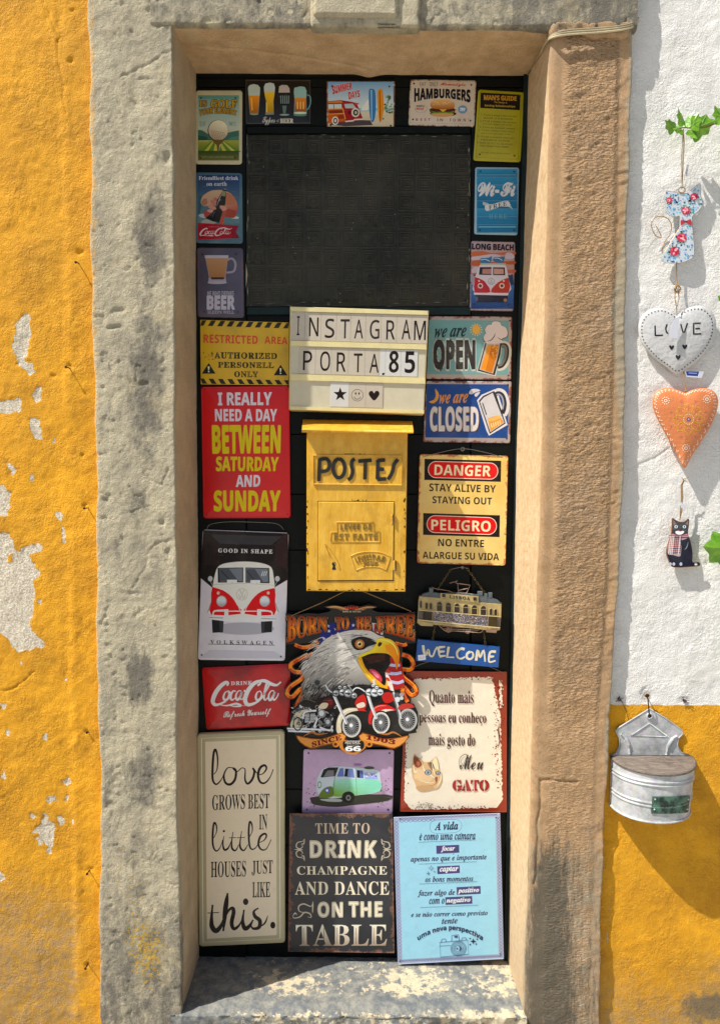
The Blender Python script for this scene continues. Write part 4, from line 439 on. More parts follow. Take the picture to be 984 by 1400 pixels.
[8,115,120,[63,92,-19,0,-9,-3,-7,-4,-6,-5,-3,-7,-1,-8,1,-8,3,-6,6,-6,8,-4,10,-2,25,-1,10,-2,3,-2,2,-4,0,-9,-6,-6,-4,-3,-6,-1,-15,0,-7,2,-11,6,-10,13,-6,0,-3,-3,-1,-5,0,-17,1,-5,3,-3,4,-1,10,4,20,-4,21,1,9,2,8,5,5,6,3,7,1,14,-2,6,-6,8,-5,3,-13,3,-33,3,-5,1,-5,5,0,8,5,6,9,4,6,0,11,-1,10,-4,14,-13,2,-1,4,1,2,4,1,5,-1,17,-2,3,-5,1,-9,-4]],
[8,116,120,[44,118,-8,-1,-2,-2,-1,-30,-21,-1,-2,-1,-1,-5,1,-4,2,-2,21,-1,0,-45,4,-13,7,-8,10,-5,14,-2,17,3,13,4,10,6,2,5,-2,5,-5,2,-23,-8,-13,-3,-11,3,-4,4,-4,13,0,39,40,0,4,1,3,2,1,4,-1,4,-3,2,-5,1,-39,0,0,28,-2,4]],
[8,117,120,[30,90,-19,-1,-3,-2,-1,-4,1,-3,3,-3,10,-1,0,-44,3,-19,11,-11,18,-4,16,3,14,10,0,-7,3,-4,18,0,4,1,3,2,0,4,-1,4,-3,2,-9,1,0,67,-1,7,-3,2,-24,0,-4,-1,-3,-2,0,-7,3,-3,17,-1,0,-40,-1,-8,-5,-8,-3,-2,-8,-4,-9,-2,-7,1,-5,2,-4,3,-5,11,-1,57,-1,3]],
[8,118,120,[39,90,-31,-1,-3,-2,-1,-6,3,-3,8,-2,34,-74,3,-4,4,-1,8,0,4,3,35,76,10,2,3,3,-1,6,-3,2,-4,1,-33,0,-5,-2,-1,-7,3,-3,15,-2,-28,-63,-25,63,10,1,3,2,1,2,0,7,-3,2]],
[8,119,120,[32,90,-31,-1,-2,-2,-1,-4,2,-5,7,-2,23,-74,4,-5,5,0,4,0,4,6,12,47,15,-50,3,-3,5,0,4,0,2,3,24,76,7,2,1,3,0,6,-2,2,-3,1,-27,0,-5,0,-2,-2,-1,-7,2,-3,16,-2,-16,-58,-14,43,-3,5,-5,1,-4,-1,-3,-2,-1,-4,-13,-42,-17,58,14,1,3,2,2,4,-1,5,-3,2]],
[8,121,120,[41,90,-32,-1,-2,-2,-1,-6,2,-3,9,-2,36,-70,-16,-31,-26,-1,-2,-2,-1,-4,1,-4,5,-3,47,0,5,1,2,2,1,7,-3,3,-13,1,51,101,6,1,3,2,1,4,-1,4,-2,2,-5,1,-24,0,-5,0,-3,-2,-1,-7,3,-3,12,-2,-27,-53,-26,53,10,1,5,4,-1,7,-3,2]],
[8,49,120,[69,125,-5,1,-31,-9,-5,-3,0,-7,2,-2,4,-1,21,5,0,-95,-21,0,-7,-3,-1,-4,0,-4,3,-2,4,-1,59,0,4,1,3,2,0,7,-2,3,-26,1,0,105]],
[8,50,120,[66,126,-13,0,-15,-4,-12,-7,-4,-6,-1,-10,4,-4,5,0,3,2,5,7,7,6,9,2,10,0,5,-2,5,-4,5,-10,1,-7,-3,-11,-3,-5,-10,-12,-43,-42,-4,-7,-1,-3,1,-5,4,-3,5,-1,65,0,4,3,2,11,0,6,-3,3,-4,1,-3,-1,-3,-3,-1,-5,-45,0,42,41,12,16,3,9,2,9,-1,7,-4,12,-9,9,-5,4]],
[8,51,120,[66,126,-17,-1,-11,-3,-11,-8,-2,-3,0,-4,3,-4,5,0,16,8,10,2,5,-1,9,-5,5,-9,1,-6,-2,-8,-2,-4,-6,-5,-18,-4,-2,-2,0,-6,1,-3,15,-2,6,-2,5,-4,4,-4,2,-6,0,-13,-2,-6,-4,-4,-6,-4,-13,-3,-8,1,-24,9,-5,-2,-2,-5,1,-3,1,-3,12,-8,17,-4,15,0,15,5,11,8,7,11,2,7,0,15,-6,13,-4,5,-6,4,-8,2,11,6,7,9,2,12,-2,12,-6,9,-4,4,-11,6]],
[8,52,120,[67,126,-5,-4,-43,-74,-1,-5,0,-10,2,-2,3,-1,45,0,0,-16,-15,-1,-2,-2,-1,-4,1,-4,2,-2,36,-1,5,1,2,2,1,4,-1,4,-3,2,-10,1,0,16,12,1,2,4,1,9,-2,4,-2,0,-5,-3,-6,0,-1,77,-2,2],[31,45,37,66,0,-66]],
[8,53,120,[82,123,-49,0,-5,0,-3,-2,-1,-4,0,-48,2,-9,5,-1,19,8,7,0,9,-1,8,-5,6,-7,4,-10,0,-5,-1,-8,-3,-6,-4,-6,-6,-4,-7,-3,-8,-1,-8,1,-20,6,-5,0,-4,-3,-1,-3,1,-4,4,-4,6,-3,17,-4,19,0,15,5,6,5,10,11,5,14,0,15,-5,14,-8,11,-6,4,-13,4,-14,0,-16,-4,0,32,50,1,3,2,1,5,-1,4,-3,2]],
[8,54,120,[88,126,-17,-1,-11,-3,-10,-5,-9,-7,-7,-8,-6,-10,-4,-12,-3,-13,0,-25,4,-19,9,-14,13,-9,7,-2,16,-1,12,5,9,9,7,12,2,14,-2,14,-7,12,-9,9,-12,5,-7,1,-10,-2,-8,-4,-8,-8,3,15,5,12,7,10,9,7,11,4,21,2,4,2,1,4,-2,4],[55,63,12,0,5,-3,5,-4,6,-12,0,-15,-3,-6,-3,-5,-4,-4,-5,-2,-12,0,-6,2,-8,10,-2,6,0,15,2,6,3,5,5,4]]]
GLYPHS = {STYLES[g[0]]+chr(g[1]): (g[2]/200, g[3:]) for g in OUTLINES}   # style, character, advance, contours as start point and steps, in 1/200 em
CH = {}; USED = set()
def outline(st, c):
    k = st+c; USED.add(k)
    if k in CH: return CH[k]
    if k not in GLYPHS:
        k = 'p'+c if 'p'+c in GLYPHS else 'p '
        USED.add(k)
    adv, loops = GLYPHS[k]; L = []
    for l in loops:
        P = []; x = y = 0
        for i in range(0, len(l), 2): x += l[i]; y += l[i+1]; P.append((x/200, y/200))
        L.append(P)
    V_ = [p for l in L for p in l]; F_ = []; E_ = []; n = 0
    def area(l): return sum(a[0]*b[1]-b[0]*a[1] for a, b in zip(l, l[1:]+l[:1]))
    def inside(p, l):
        r = False
        for a, b in zip(l, l[1:]+l[:1]):
            if (a[1] > p[1]) != (b[1] > p[1]) and p[0] < (b[0]-a[0])*(p[1]-a[1])/(b[1]-a[1])+a[0]: r = not r
        return r
    offs = []
    for l in L: offs.append(n); E_ += [(n+i, n+(i+1) % len(l)) for i in range(len(l))]; n += len(l)
    sg = max((area(l) for l in L), key=abs, default=1)
    outer = [i for i, l in enumerate(L) if area(l)*sg > 0]
    for i in outer:
        hs = [j for j, l in enumerate(L) if j not in outer and inside(l[0], L[i])]
        idx = [k2 for j in [i]+hs for k2 in range(offs[j], offs[j]+len(L[j]))]
        tr = tessellate_polygon([[Vector((x, y, 0)) for x, y in L[j]] for j in [i]+hs])
        F_ += [tuple(idx[q] for q in t) for t in tr]
    CH[st+c] = (V_, F_, adv, E_); return CH[st+c]
def glyph(t, st, sp=1.0, shear=0.0):
    """text outline as triangles plus its boundary edges"""
    k = (t, st, sp, shear)
    if k in _gc: return _gc[k]
    vs = []; fs = []; be = []; x = 0.0
    for c in t:
        V_, F_, adv, E_ = outline(st, c)
        n = len(vs); be += [(a+n, b+n) for a, b in E_]; vs += [(a+x+b*shear, b) for a, b in V_]; fs += [tuple(i+n for i in f) for f in F_]
        x += adv*(1+(sp-1)*.8)+(sp-1)*.15
    xs = [v[0] for v in vs]; ys = [v[1] for v in vs]
    _gc[k] = (vs, fs, (min(xs), min(ys), max(xs), max(ys)), be); return _gc[k]
def catmull(P, n=6, closed=False):
    m = len(P); out = []
    for i in range(m if closed else m-1):
        p = [P[(i-1) % m] if (closed or i) else P[0], P[i], P[(i+1) % m], P[(i+2) % m] if (closed or i+2 < m) else P[-1]]
        for k in range(n):
            t = k/n
            out.append(tuple(.5*((2*p[1][d])+(-p[0][d]+p[2][d])*t+(2*p[0][d]-5*p[1][d]+4*p[2][d]-p[3][d])*t*t+(-p[0][d]+3*p[1][d]-3*p[2][d]+p[3][d])*t**3) for d in range(len(P[0]))))
    if not closed: out.append(tuple(P[-1]))
    return out
GAIN = 1.0
class Art(MB):
    """flat print lying on a sign, drawn in enlarged-photo coordinates: origin ox,oy and scale sc"""
    def __init__(s, ox, oy, sc, Y, step=3e-6, k=8e-5):
        super().__init__(); s.o = (ox, oy, sc); s.Y = Y; s.k = k; s.step = step; s.seg = []
    def ink(s, c):
        return tuple(min(.86, x*GAIN) for x in lin(c))
    def P(s, x, y, k=None): return at(s.o[0]+x/s.o[2], s.o[1]+y/s.o[2], s.Y-(s.k if k is None else k))
    def up(s): s.k += s.step
    def poly(s, pts, col, smooth=0, holes=None):
        s.up()
        if smooth: pts = catmull(pts, smooth, True)
        fn = col if callable(col) else None; c = None if fn else s.ink(col)
        loops = [[Vector((x, -y, 0)) for x, y in pts]]
        allp = list(pts)
        for h in (holes or []): loops.append([Vector((x, -y, 0)) for x, y in h]); allp += list(h)
        tr = tessellate_polygon(loops)
        s.add([s.P(x, y) for x, y in allp], tr, [s.ink(fn(x, y)) if fn else c for x, y in allp])
    def rect(s, x0, y0, x1, y1, col): s.poly([(x0, y0), (x1, y0), (x1, y1), (x0, y1)], col)
    def grad(s, q, c0, c1, n=8, power=1.0, c2=None):
        """q=(x0,y0,x1,y1), vertical gradient c0 -> c1 (-> c2)"""
        s.up(); x0, y0, x1, y1 = q; vs = []; cs = []
        for i in range(n+1):
            t = i/n; y = y0+(y1-y0)*t; tt = t**power
            c = mixc(c0, c1, tt) if not c2 else (mixc(c0, c1, tt*2) if tt < .5 else mixc(c1, c2, tt*2-1))
            vs += [s.P(x0, y), s.P(x1, y)]; c = s.ink(c); cs += [c, c]
        s.add(vs, [(2*i, 2*i+1, 2*i+3, 2*i+2) for i in range(n)], cs)
    def ell(s, cx, cy, rx, ry=None, col='#000000', n=24, rot=0.0, hole=0.0, a0=0.0, a1=2*PI):
        ry = rx if ry is None else ry; s.up(); c0, s0 = math.cos(rot), math.sin(rot)
        fn = col if callable(col) else None; c = None if fn else s.ink(col)
        full = abs(a1-a0-2*PI) < 1e-6; m = n if full else n+1; vs = []; cs = []
        def pt(a, k): x, y = rx*k*math.cos(a), ry*k*math.sin(a); return cx+x*c0-y*s0, cy+x*s0+y*c0
        for i in range(m):
            a = a0+(a1-a0)*i/n
            for k in ((1, hole) if hole else (1,)):
                x, y = pt(a, k); vs.append(s.P(x, y)); cs.append(s.ink(fn(x, y)) if fn else c)
        if hole: fs = [(2*i, 2*i+1, 2*((i+1) % m)+1, 2*((i+1) % m)) for i in range(n if full else n)]
        else:
            vs.append(s.P(cx, cy)); cs.append(s.ink(fn(cx, cy)) if fn else c); L = len(vs)-1
            fs = [(L, i, (i+1) % m) for i in range(n)]
        s.add(vs, fs, cs)
    def line(s, pts, wd, col, closed=False, smooth=0, taper=False):
        if smooth: pts = catmull(pts, smooth, closed)
        s.up(); m = len(pts); c = s.ink(col); vs = []
        for i in range(m):
            a = pts[(i-1) % m] if (closed or i) else pts[0]; b = pts[(i+1) % m] if (closed or i < m-1) else pts[-1]
            dx, dy = b[0]-a[0], b[1]-a[1]; L = math.hypot(dx, dy) or 1; h = wd/2
            if taper: h *= (.15+.85*math.sin(PI*i/(m-1)) if taper is True else (1-taper*i/(m-1)))
            nx, ny = -dy/L*h, dx/L*h
            vs += [s.P(pts[i][0]+nx, pts[i][1]+ny), s.P(pts[i][0]-nx, pts[i][1]-ny)]
        s.add(vs, [(2*i, 2*i+1, 2*((i+1) % m)+1, 2*((i+1) % m)) for i in range(m if closed else m-1)], [c]*len(vs))
    def frame(s, x0, y0, x1, y1, wd, col): s.line([(x0, y0), (x1, y0), (x1, y1), (x0, y1)], wd, col, True)
    def text(s, t, st, box, col, off=0.0, sp=1.0, shear=0.0, arct=0, arcb=0, outline=None, warp=None, inline=None):
        """off: emboldening in font units; outline=(extra, colour) underneath; inline=(width, colour) along the letter edge"""
        s.cut()
        q = box if len(box) == 4 and hasattr(box[0], '__len__') else [(box[0], box[1]), (box[2], box[1]), (box[2], box[3]), (box[0], box[3])]
        vs, fs, bb, be = glyph(t, st, sp, shear); o = max(off, 0)
        if o: bb = (bb[0]-o, bb[1]-o, bb[2]+o, bb[3]+o)
        def M(x, y):
            u = (x-bb[0])/(bb[2]-bb[0]); v = (y-bb[1])/(bb[3]-bb[1])
            if warp: return warp(u, v)
            tx = q[3][0]*(1-u)+q[2][0]*u; ty = q[3][1]*(1-u)+q[2][1]*u
            ux = q[0][0]*(1-u)+q[1][0]*u; uy = q[0][1]*(1-u)+q[1][1]*u
            return tx*(1-v)+ux*v, ty*(1-v)+uy*v - 4*u*(1-u)*(arct*v+arcb*(1-v))
        def cc(c, x, y): return s.ink(c((x-bb[0])/(bb[2]-bb[0]), (y-bb[1])/(bb[3]-bb[1]))) if callable(c) else s.ink(c)
        def edges(w, c):
            s.up(); P_ = []; C_ = []; F_ = []
            for a, b in be:
                x0, y0 = vs[a]; x1, y1 = vs[b]; L = math.hypot(x1-x0, y1-y0)
                if L < 1e-6: continue
                ux, uy = (x1-x0)/L*w, (y1-y0)/L*w; e = .4; n = len(P_)
                for X, Y in ((x0-ux*e-uy, y0-uy*e+ux), (x1+ux*e-uy, y1+uy*e+ux), (x1+ux*e+uy, y1+uy*e-ux), (x0-ux*e+uy, y0-uy*e-ux)):
                    P_.append(s.P(*M(X, Y))); C_.append(cc(c, X, Y))
                F_.append((n, n+1, n+2, n+3))
            s.add(P_, F_, C_)
        def fill(c):
            s.up(); s.add([s.P(*M(x, y)) for x, y in vs], fs, [cc(c, x, y) for x, y in vs])
        if outline: edges(o+outline[0], outline[1]); fill(outline[1])
        if o: edges(o, col)
        fill(col)
        if inline: edges(inline[0], inline[1])
        s.cut()
    def cut(s):
        if s.f: s.seg.append((s.v, s.f, s.mi, s.c))
        s.v, s.f, s.mi, s.c = [], [], [], []
    def pic(s, name, parent, label=None):
        s.cut(); o = None
        for v, f, mi, c in s.seg:
            s.v, s.f, s.mi, s.c = v, f, mi, c; o = s.build(name, INK, parent, label=label)
        s.seg = []; s.v, s.f, s.mi, s.c = [], [], [], []
        parent['_k'] = s.k
        return o

def plate(name, label, quad, Y, mat, r=4, rim=(3, .0008), thick=.0014, cat='sign', group='tin signs on the door', cap=None, capmat=None):
    """a tin sign: Empty at its foot and a pressed plate with rolled rim. quad = TL,TR,BR,BL in photo pixels"""
    TL, TR, BR, BL = quad
    W = math.dist(TL, TR); H = math.dist(TL, BL)
    foot = at((BL[0]+BR[0])/2, (BL[1]+BR[1])/2, Y)
    t = thing(name, label, cat, tuple(foot), group)
    def q(x, y):
        u, v = x/W, y/H
        return ((TL[0]*(1-u)+TR[0]*u)*(1-v)+(BL[0]*(1-u)+BR[0]*u)*v, (TL[1]*(1-u)+TR[1]*u)*(1-v)+(BL[1]*(1-u)+BR[1]*u)*v)
    def loop(ins, lift, rr):
        rr = max(rr, .3); out = []
        for cx, cy, a in ((W-ins-rr, ins+rr, -PI/2), (W-ins-rr, H-ins-rr, 0), (ins+rr, H-ins-rr, PI/2), (ins+rr, ins+rr, PI)):
            for k in range(5):
                b = a+PI/2*k/4; out.append(at(*q(cx+rr*math.cos(b), cy+rr*math.sin(b)), Y-lift))
        return out
    m = MB(); ins, h = rim
    L = [([Vector((p.x, Y+thick, p.z)) for p in loop(0, 0, r)], 0), (loop(0, 0, r), 0), (loop(.8, .0004, r), .8)]
    L += [(loop(max(ins, 1.6)*.55, max(h, .0004)*.6, r*.8), ins*.5), (loop(max(ins, 1.6), max(h, .0004), r*.7), ins)]
    vs = []; 
    for l, d in L: vs += l; m.e += [d*.00165]*20
    mid = loop(min(W, H)*.3, max(h, .0004), 1); vs += mid; m.e += [min(W, H)*.3*.00165]*20
    fs = []
    for i in range(len(L)): fs += [(i*20+k, i*20+(k+1) % 20, (i+1)*20+(k+1) % 20, (i+1)*20+k) for k in range(20)]
    fs.append(tuple(range(len(L)*20, len(L)*20+20)))
    m.add(vs, fs); p = m.build('plate', mat, t)
    p.data.shade_smooth()
    t['_y'] = Y-max(h, .0004)
    return t
def holes(t, pts, Y, r=1.3):
    a = Art(0, 0, 1, t['_y'], k=t.get('_k', 0)+4e-5)
    for x, y in pts: a.ell(x, y, r, r, '#050505', 10); a.ell(x-.3, y-.3, r*.45, r*.45, '#6a6460', 8)
    a.seg = []; a.build('screws', INK, t)['kind'] = 'stuff'

# ------------------------------------------------------------------ masonry
YW, YD = .018, .18          # wall plane and door plane behind the face of the stone surround
def axis(a, b, fine0, fine1, st, coarse=.06):
    L = list(np.arange(a, fine0, coarse)) if a < fine0 else []
    L += list(np.arange(fine0, fine1, st)); L += list(np.arange(fine1, b, coarse)) if b > fine1 else []
    return np.array(L+[b])
def sheet(name, X, Y, Z, mat, parent, attrs=None, label=None):
    """X,Y,Z arrays (nv, nu)"""
    o0 = ORG[parent.name] if parent is not None else Vector((0, 0, 0))
    nv, nu = X.shape; me = bpy.data.meshes.new(name)
    co = np.stack([X-o0.x, Y-o0.y, Z-o0.z], -1).reshape(-1, 3).astype(np.float32)
    idx = np.arange(nv*nu).reshape(nv, nu)
    q = np.stack([idx[:-1, :-1], idx[:-1, 1:], idx[1:, 1:], idx[1:, :-1]], -1).reshape(-1, 4)
    me.vertices.add(len(co)); me.vertices.foreach_set('co', co.ravel())
    me.loops.add(q.size); me.loops.foreach_set('vertex_index', q.ravel().astype(np.int32))
    me.polygons.add(len(q)); me.polygons.foreach_set('loop_start', np.arange(0, q.size, 4, dtype=np.int32))
    me.update(calc_edges=True); me.validate()
    for k, v in (attrs or {}).items():
        a = me.attributes.new(k, 'FLOAT', 'POINT'); a.data.foreach_set('value', np.asarray(v, np.float32).ravel())
    me.materials.append(mat); me.shade_smooth()
    return link(name, me, parent, label)

# --- materials
def mat_yellow():
    t = NT('yellow_limewash'); pos = t.coord()
    n = t.noise(7, 6, .62); n2 = t.noise(45, 5, .6)
    c = t.mix(t.ramp(n, .38, .64), lin('#e9a60c'), lin('#c98c0a'))
    c = t.mix(t.math('MULTIPLY', t.ramp(n2, .5, .72), .4), c, lin('#f4b82c'))
    c = t.mix(t.math('MULTIPLY', t.ramp(t.noise(4.5, 5, .6), .48, .72), .5), c, lin('#b98512'))
    c = t.mix(t.math('MULTIPLY', t.ramp(t.noise(170, 5, .75), .56, .70), .5), c, lin('#a8690c'))
    dirt = t.math('ADD', t.attr('dirt').outputs[2], t.math('MULTIPLY', t.math('SUBTRACT', t.noise(26, 7, .72), .5), 1.3))
    c = t.mix(t.math('MULTIPLY', t.ramp(dirt, .4, 1.0), .8), c, t.mix(t.ramp(t.noise(60, 5, .7), .4, .6), lin('#9a8260'), lin('#b58a34')))
    gry = t.math('ADD', t.attr('grime').outputs[2], t.math('MULTIPLY', t.math('SUBTRACT', t.noise(38, 7, .75), .5), 1.6))
    c = t.mix(t.math('MULTIPLY', t.ramp(gry, .62, .95), .75), c, lin('#5c5a50'))
    pv = t.math('ADD', t.attr('peel').outputs[2], t.math('MULTIPLY', t.math('SUBTRACT', t.noise(110, 6, .7), .5), 9.0))
    pk = t.ramp(pv, -.25, .35)
    under = t.mix(t.ramp(t.noise(240, 5, .7), .4, .62), lin('#e2d8c6'), lin('#b5a990'))
    wt = t.math('ADD', t.attr('white').outputs[2], t.math('MULTIPLY', t.math('SUBTRACT', t.noise(60, 5, .6), .5), .012))
    wk = t.ramp(wt, -.0008, .0008)
    white = t.mix(t.ramp(t.noise(12, 6, .6), .42, .62), (.84, .83, .80), (.76, .745, .71))
    white = t.mix(t.math('MULTIPLY', t.ramp(t.noise(75, 6, .72), .64, .72), .25), white, lin('#c0a060'))
    c = t.mix(wk, c, white); c = t.mix(pk, c, under)
    h = t.math('ADD', t.noise(430, 4, .65), t.math('MULTIPLY', t.noise(200, 2, .5), t.math('MULTIPLY_ADD', t.ramp(t.noise(14, 3), .35, .65), 1.1, .25)))
    nrm = t.bump(h, .0030, 1.0); nrm = t.bump(pk, -.0008, .9, nrm)
    return t.done(c, .85, nrm)
def mat_plaster():
    t = NT('weathered_render')
    c = t.mix(t.ramp(t.noise(16, 6, .65), .38, .64), lin('#cdc2a4'), lin('#b5ac94'))
    st = t.math('ADD', t.attr('grime').outputs[2], t.math('MULTIPLY', t.math('SUBTRACT', t.noise(24, 9, .74, t.coord((1.5, 1, .8))), .5), 2.0))
    c = t.mix(t.math('MULTIPLY', t.ramp(st, .34, .75), .85), c, lin('#65615a'))
    c = t.mix(t.math('MULTIPLY', t.ramp(t.noise(9, 7, .7, t.coord((1.6, 1, .7))), .47, .64), .42), c, lin('#8a8475'))
    c = t.mix(t.attr('bounce_tint').outputs[2], c, t.mix(t.ramp(t.noise(20, 6, .65), .4, .62), lin('#efc898'), lin('#d6ac7c')))  # bounced light put into the colour of soffit and left reveal
    c = t.mix(t.math('MULTIPLY', t.ramp(t.noise(11, 6, .7), .56, .7), .45), c, lin('#d2c094'))
    ye = t.math('ADD', t.attr('paint').outputs[2], t.math('MULTIPLY', t.math('SUBTRACT', t.noise(50, 6, .7), .5), .8))
    c = t.mix(t.math('MULTIPLY', t.ramp(ye, .45, .75), .9), c, lin('#f0b23a'))
    li = t.math('ADD', t.attr('lichen').outputs[2], t.math('MULTIPLY', t.math('SUBTRACT', t.noise(130, 4, .6), .5), 2.4))
    c = t.mix(t.math('MULTIPLY', t.ramp(li, .82, 1.0), .85), c, lin('#c29c2c'))
    c = t.mix(t.math('MULTIPLY', t.ramp(t.noise(330, 5, .75), .6, .74), .5), c, lin('#6e6754'))
    h = t.math('ADD', t.noise(470, 5, .72), t.math('MULTIPLY', t.noise(190, 4, .6), 1.3))
    return t.done(c, .9, t.bump(h, .0042, 1.0))
def mat_sandstone():
    t = NT('ochre_sandstone')
    c = t.mix(t.ramp(t.noise(14, 6, .65), .38, .64), lin('#c09c74'), lin('#a8865f'))
    c = t.mix(t.math('MULTIPLY', t.ramp(t.noise(150, 6, .75), .5, .66), .6), c, lin('#84694a'))
    c = t.mix(t.math('MULTIPLY', t.ramp(t.noise(320, 5, .75), .56, .68), .5), c, lin('#d8c09a'))
    c = t.mix(t.math('MULTIPLY', t.ramp(t.noise(5, 6, .65), .5, .68), .35), c, lin('#b39c84'))
    gy = t.math('ADD', t.attr('grey').outputs[2], t.math('MULTIPLY', t.math('SUBTRACT', t.noise(40, 7, .72), .5), 1.0))
    c = t.mix(t.math('MULTIPLY', t.ramp(gy, .4, .75), .8), c, lin('#a8a08a'))
    gm = t.math('ADD', t.attr('grime').outputs[2], t.math('MULTIPLY', t.math('SUBTRACT', t.noise(34, 9, .8, t.coord((3, 1, .5))), .5), 2.6))
    c = t.mix(t.math('MULTIPLY', t.ramp(gm, .45, .95), .82), c, lin('#4c4a40'))
    c = t.mix(t.math('MULTIPLY', t.ramp(t.noise(90, 6, .75), .66, .72), t.attr('grime').outputs[2]), c, lin('#b8ac88'))
    c = t.mix(t.attr('reveal_sun').outputs[2], c, t.mix(t.ramp(t.noise(70, 6, .7), .4, .65), lin('#ecd0a6'), lin('#d3b083')))  # sun on the reveal painted in as a paler cream
    hm = t.math('MULTIPLY', t.noise(125, 3, .5, t.coord((1, 1, 1.9))), t.math('MULTIPLY', t.attr('ham').outputs[2], 5.5))
    h = t.math('ADD', t.noise(430, 5, .7), hm)
    return t.done(c, .88, t.bump(h, .0033, 1.0))
def mat_sill():
    t = NT('worn_threshold_stone')
    c = t.mix(t.ramp(t.noise(40, 6, .7), .4, .62), lin('#5f6468'), lin('#8b8a80'))
    cr = t.math('ADD', t.attr('cream').outputs[2], t.math('MULTIPLY', t.math('SUBTRACT', t.noise(45, 8, .74), .5), 3.0))
    c = t.mix(t.math('MULTIPLY', t.ramp(cr, .55, .72), .9), c, lin('#c6b899'))
    c = t.mix(t.math('MULTIPLY', t.ramp(t.noise(200, 6, .78), .53, .66), .7), c, lin('#4d4f4e'))
    h = t.math('ADD', t.noise(220, 6, .7), t.noise(60, 4, .6))
    return t.done(c, .75, t.bump(h, .0012, .9))
M_YEL, M_PLA, M_SAN, M_SIL = mat_yellow(), mat_plaster(), mat_sandstone(), mat_sill()

# --- street
def mat_ground():
    t = NT('limestone_cobbles')
    v = t.n('ShaderNodeTexVoronoi', Vector=t.coord(), Scale=11.0, _feature='DISTANCE_TO_EDGE').outputs[0]
    c = t.mix(t.ramp(v, .02, .07), lin('#8b8372'), t.mix(t.noise(3, 4), lin('#c6c3ba'), lin('#aeaba2')))
    return t.done(c, .8, t.bump(t.ramp(v, .0, .1), .01))
g = MB(); g.add([(-60, -60, 0), (60, -60, 0), (60, .5, 0), (-60, .5, 0)], [(0, 1, 2, 3)])
tag(g.build('street', mat_ground()), None, None, kind='structure')

Z0, Z1 = 0.0, 2.75
zf0, zf1 = at(500, 1425, 0).z, at(500, -20, 0).z
Zs = axis(Z0, Z1, zf0, zf1, .0027)
def zz(px, Y, L): return [(at(x, y, Y).z, at(x, y, Y).x) for x, y in L]
# --- left wall
LW = thing('plaster_wall', 'sunlit yellow plaster wall with flaking paint left of the doorway', 'wall', (-.9, YW, 0))
xe = lambda z: interp(z, zz(0, YW, [(122, 0), (141, 1400)]))
Us = axis(-1.9, 0, -.80, 0, .0027)
s_ = (Us+1.9)/1.9
Xg = np.repeat(Us[None, :], len(Zs), 0); Zg = np.repeat(Zs[:, None], len(Us), 1)
Xg = Xg+(xe(Zg)+.03)-0.0
Xg = np.where(Xg < -2.6, -2.6, Xg)
px, py = proj(Xg, YW, Zg)
px0, py0 = px, py
px = px+5*fbm(Xg, 0, Zg, 34, 3, 301)+2.2*fbm(Xg, 0, Zg, 130, 2, 305); py = py+6*fbm(Xg, 0, Zg, 34, 3, 311)+2.2*fbm(Xg, 0, Zg, 130, 2, 315)
C17 = lambda L: [(x/3.28, 400+y/3.28) for x, y in L]
C18 = lambda L: [(x/2.333, 800+y/2.333) for x, y in L]
PE = [C17([(62,150),(125,95),(140,100),(142,180),(125,240),(110,300),(155,325),(158,360),(125,370),(100,330),(75,270),(60,210)]),
      C17([(140,460),(165,420),(190,425),(185,480),(160,495)]), C17([(-40,490),(50,475),(95,480),(95,520),(40,550),(-40,540)]),
      C17([(135,560),(160,555),(180,600),(180,650),(150,655),(135,600)]), C17([(-60,845),(5,860),(45,900),(30,1010),(-60,1020)]),
      C17([(-60,1090),(50,1085),(80,1160),(180,1130),(185,1165),(130,1185),(150,1240),(190,1260),(160,1300),(150,1400),(-10,1400),(-60,1330)]),
      C18([(-30,40),(60,-5),(110,-5),(97,150),(145,180),(140,205),(60,215),(0,150),(-30,120)]),
      C17([(30,765),(50,765),(75,800),(70,822),(48,820)]), C17([(135,815),(150,808),(162,840),(145,850)]),
      C17([(245,990),(265,980),(280,1000),(262,1020)]), C17([(265,1045),(280,1040),(298,1115),(285,1120)]),
      C18([(195,625),(225,615),(228,635),(205,642)]), C18([(150,680),(175,675),(185,692),(160,700)]), C18([(5,370),(22,372),(18,392),(6,388)]),
      C18([(90,790),(150,740),(180,800),(170,850),(140,840),(120,800)]), C18([(-10,920),(10,925),(8,950),(-10,950)])]
peel = np.full(Xg.shape, -60.0)
for fx, fy, fr_ in ((40,765,2.5),(62,1010,3),(40,812,4),(55,820,3),(82,1125,4),(70,1135,5),(60,1120,5),(52,1150,4),(92,1090,3),(20,870,3),(12,1000,4),(75,600,2.5),(88,930,2),(30,905,2),(66,1165,4),(100,1125,3),(45,1112,3),(8,1060,4)): peel = np.maximum(peel, fr_-np.hypot(px-fx, (py-fy)*.7))
for i, P_ in enumerate(PE): peel = np.maximum(peel, sdf(px, py, P_)-(2.2 if i == 14 else 0))
hole6 = sdf(px, py, C17([(35, 1170), (60, 1165), (65, 1195), (40, 1210)])); peel = np.minimum(peel, -hole6)
ridge = dline(px, py, [(62,0),(78,45),(82,80),(90,170),(92,300),(100,420),(92,560),(90,700),(104,830),(105,1000),(107,1200),(105,1400)])
crk = dline(px, py, [(58,0),(66,22),(75,40),(81,50),(80,75),(85,105),(90,150),(91,180)])
crk2 = dline(px, py, [(0,945),(25,940),(48,917)])
D = .0055*fbm(Xg, 0, Zg, 5, 3, 1)+.0026*fbm(Xg, 0, Zg, 22, 4, 5)+.0009*fbm(Xg, 0, Zg*.9, 95, 2, 9)
D += .0022*np.exp(-(ridge/7.0)**2)*(.6+.7*fbm(Xg, 0, Zg, 20, 2, 44))+.0025*sstep(-4, 10, px-(92+.012*py-8))
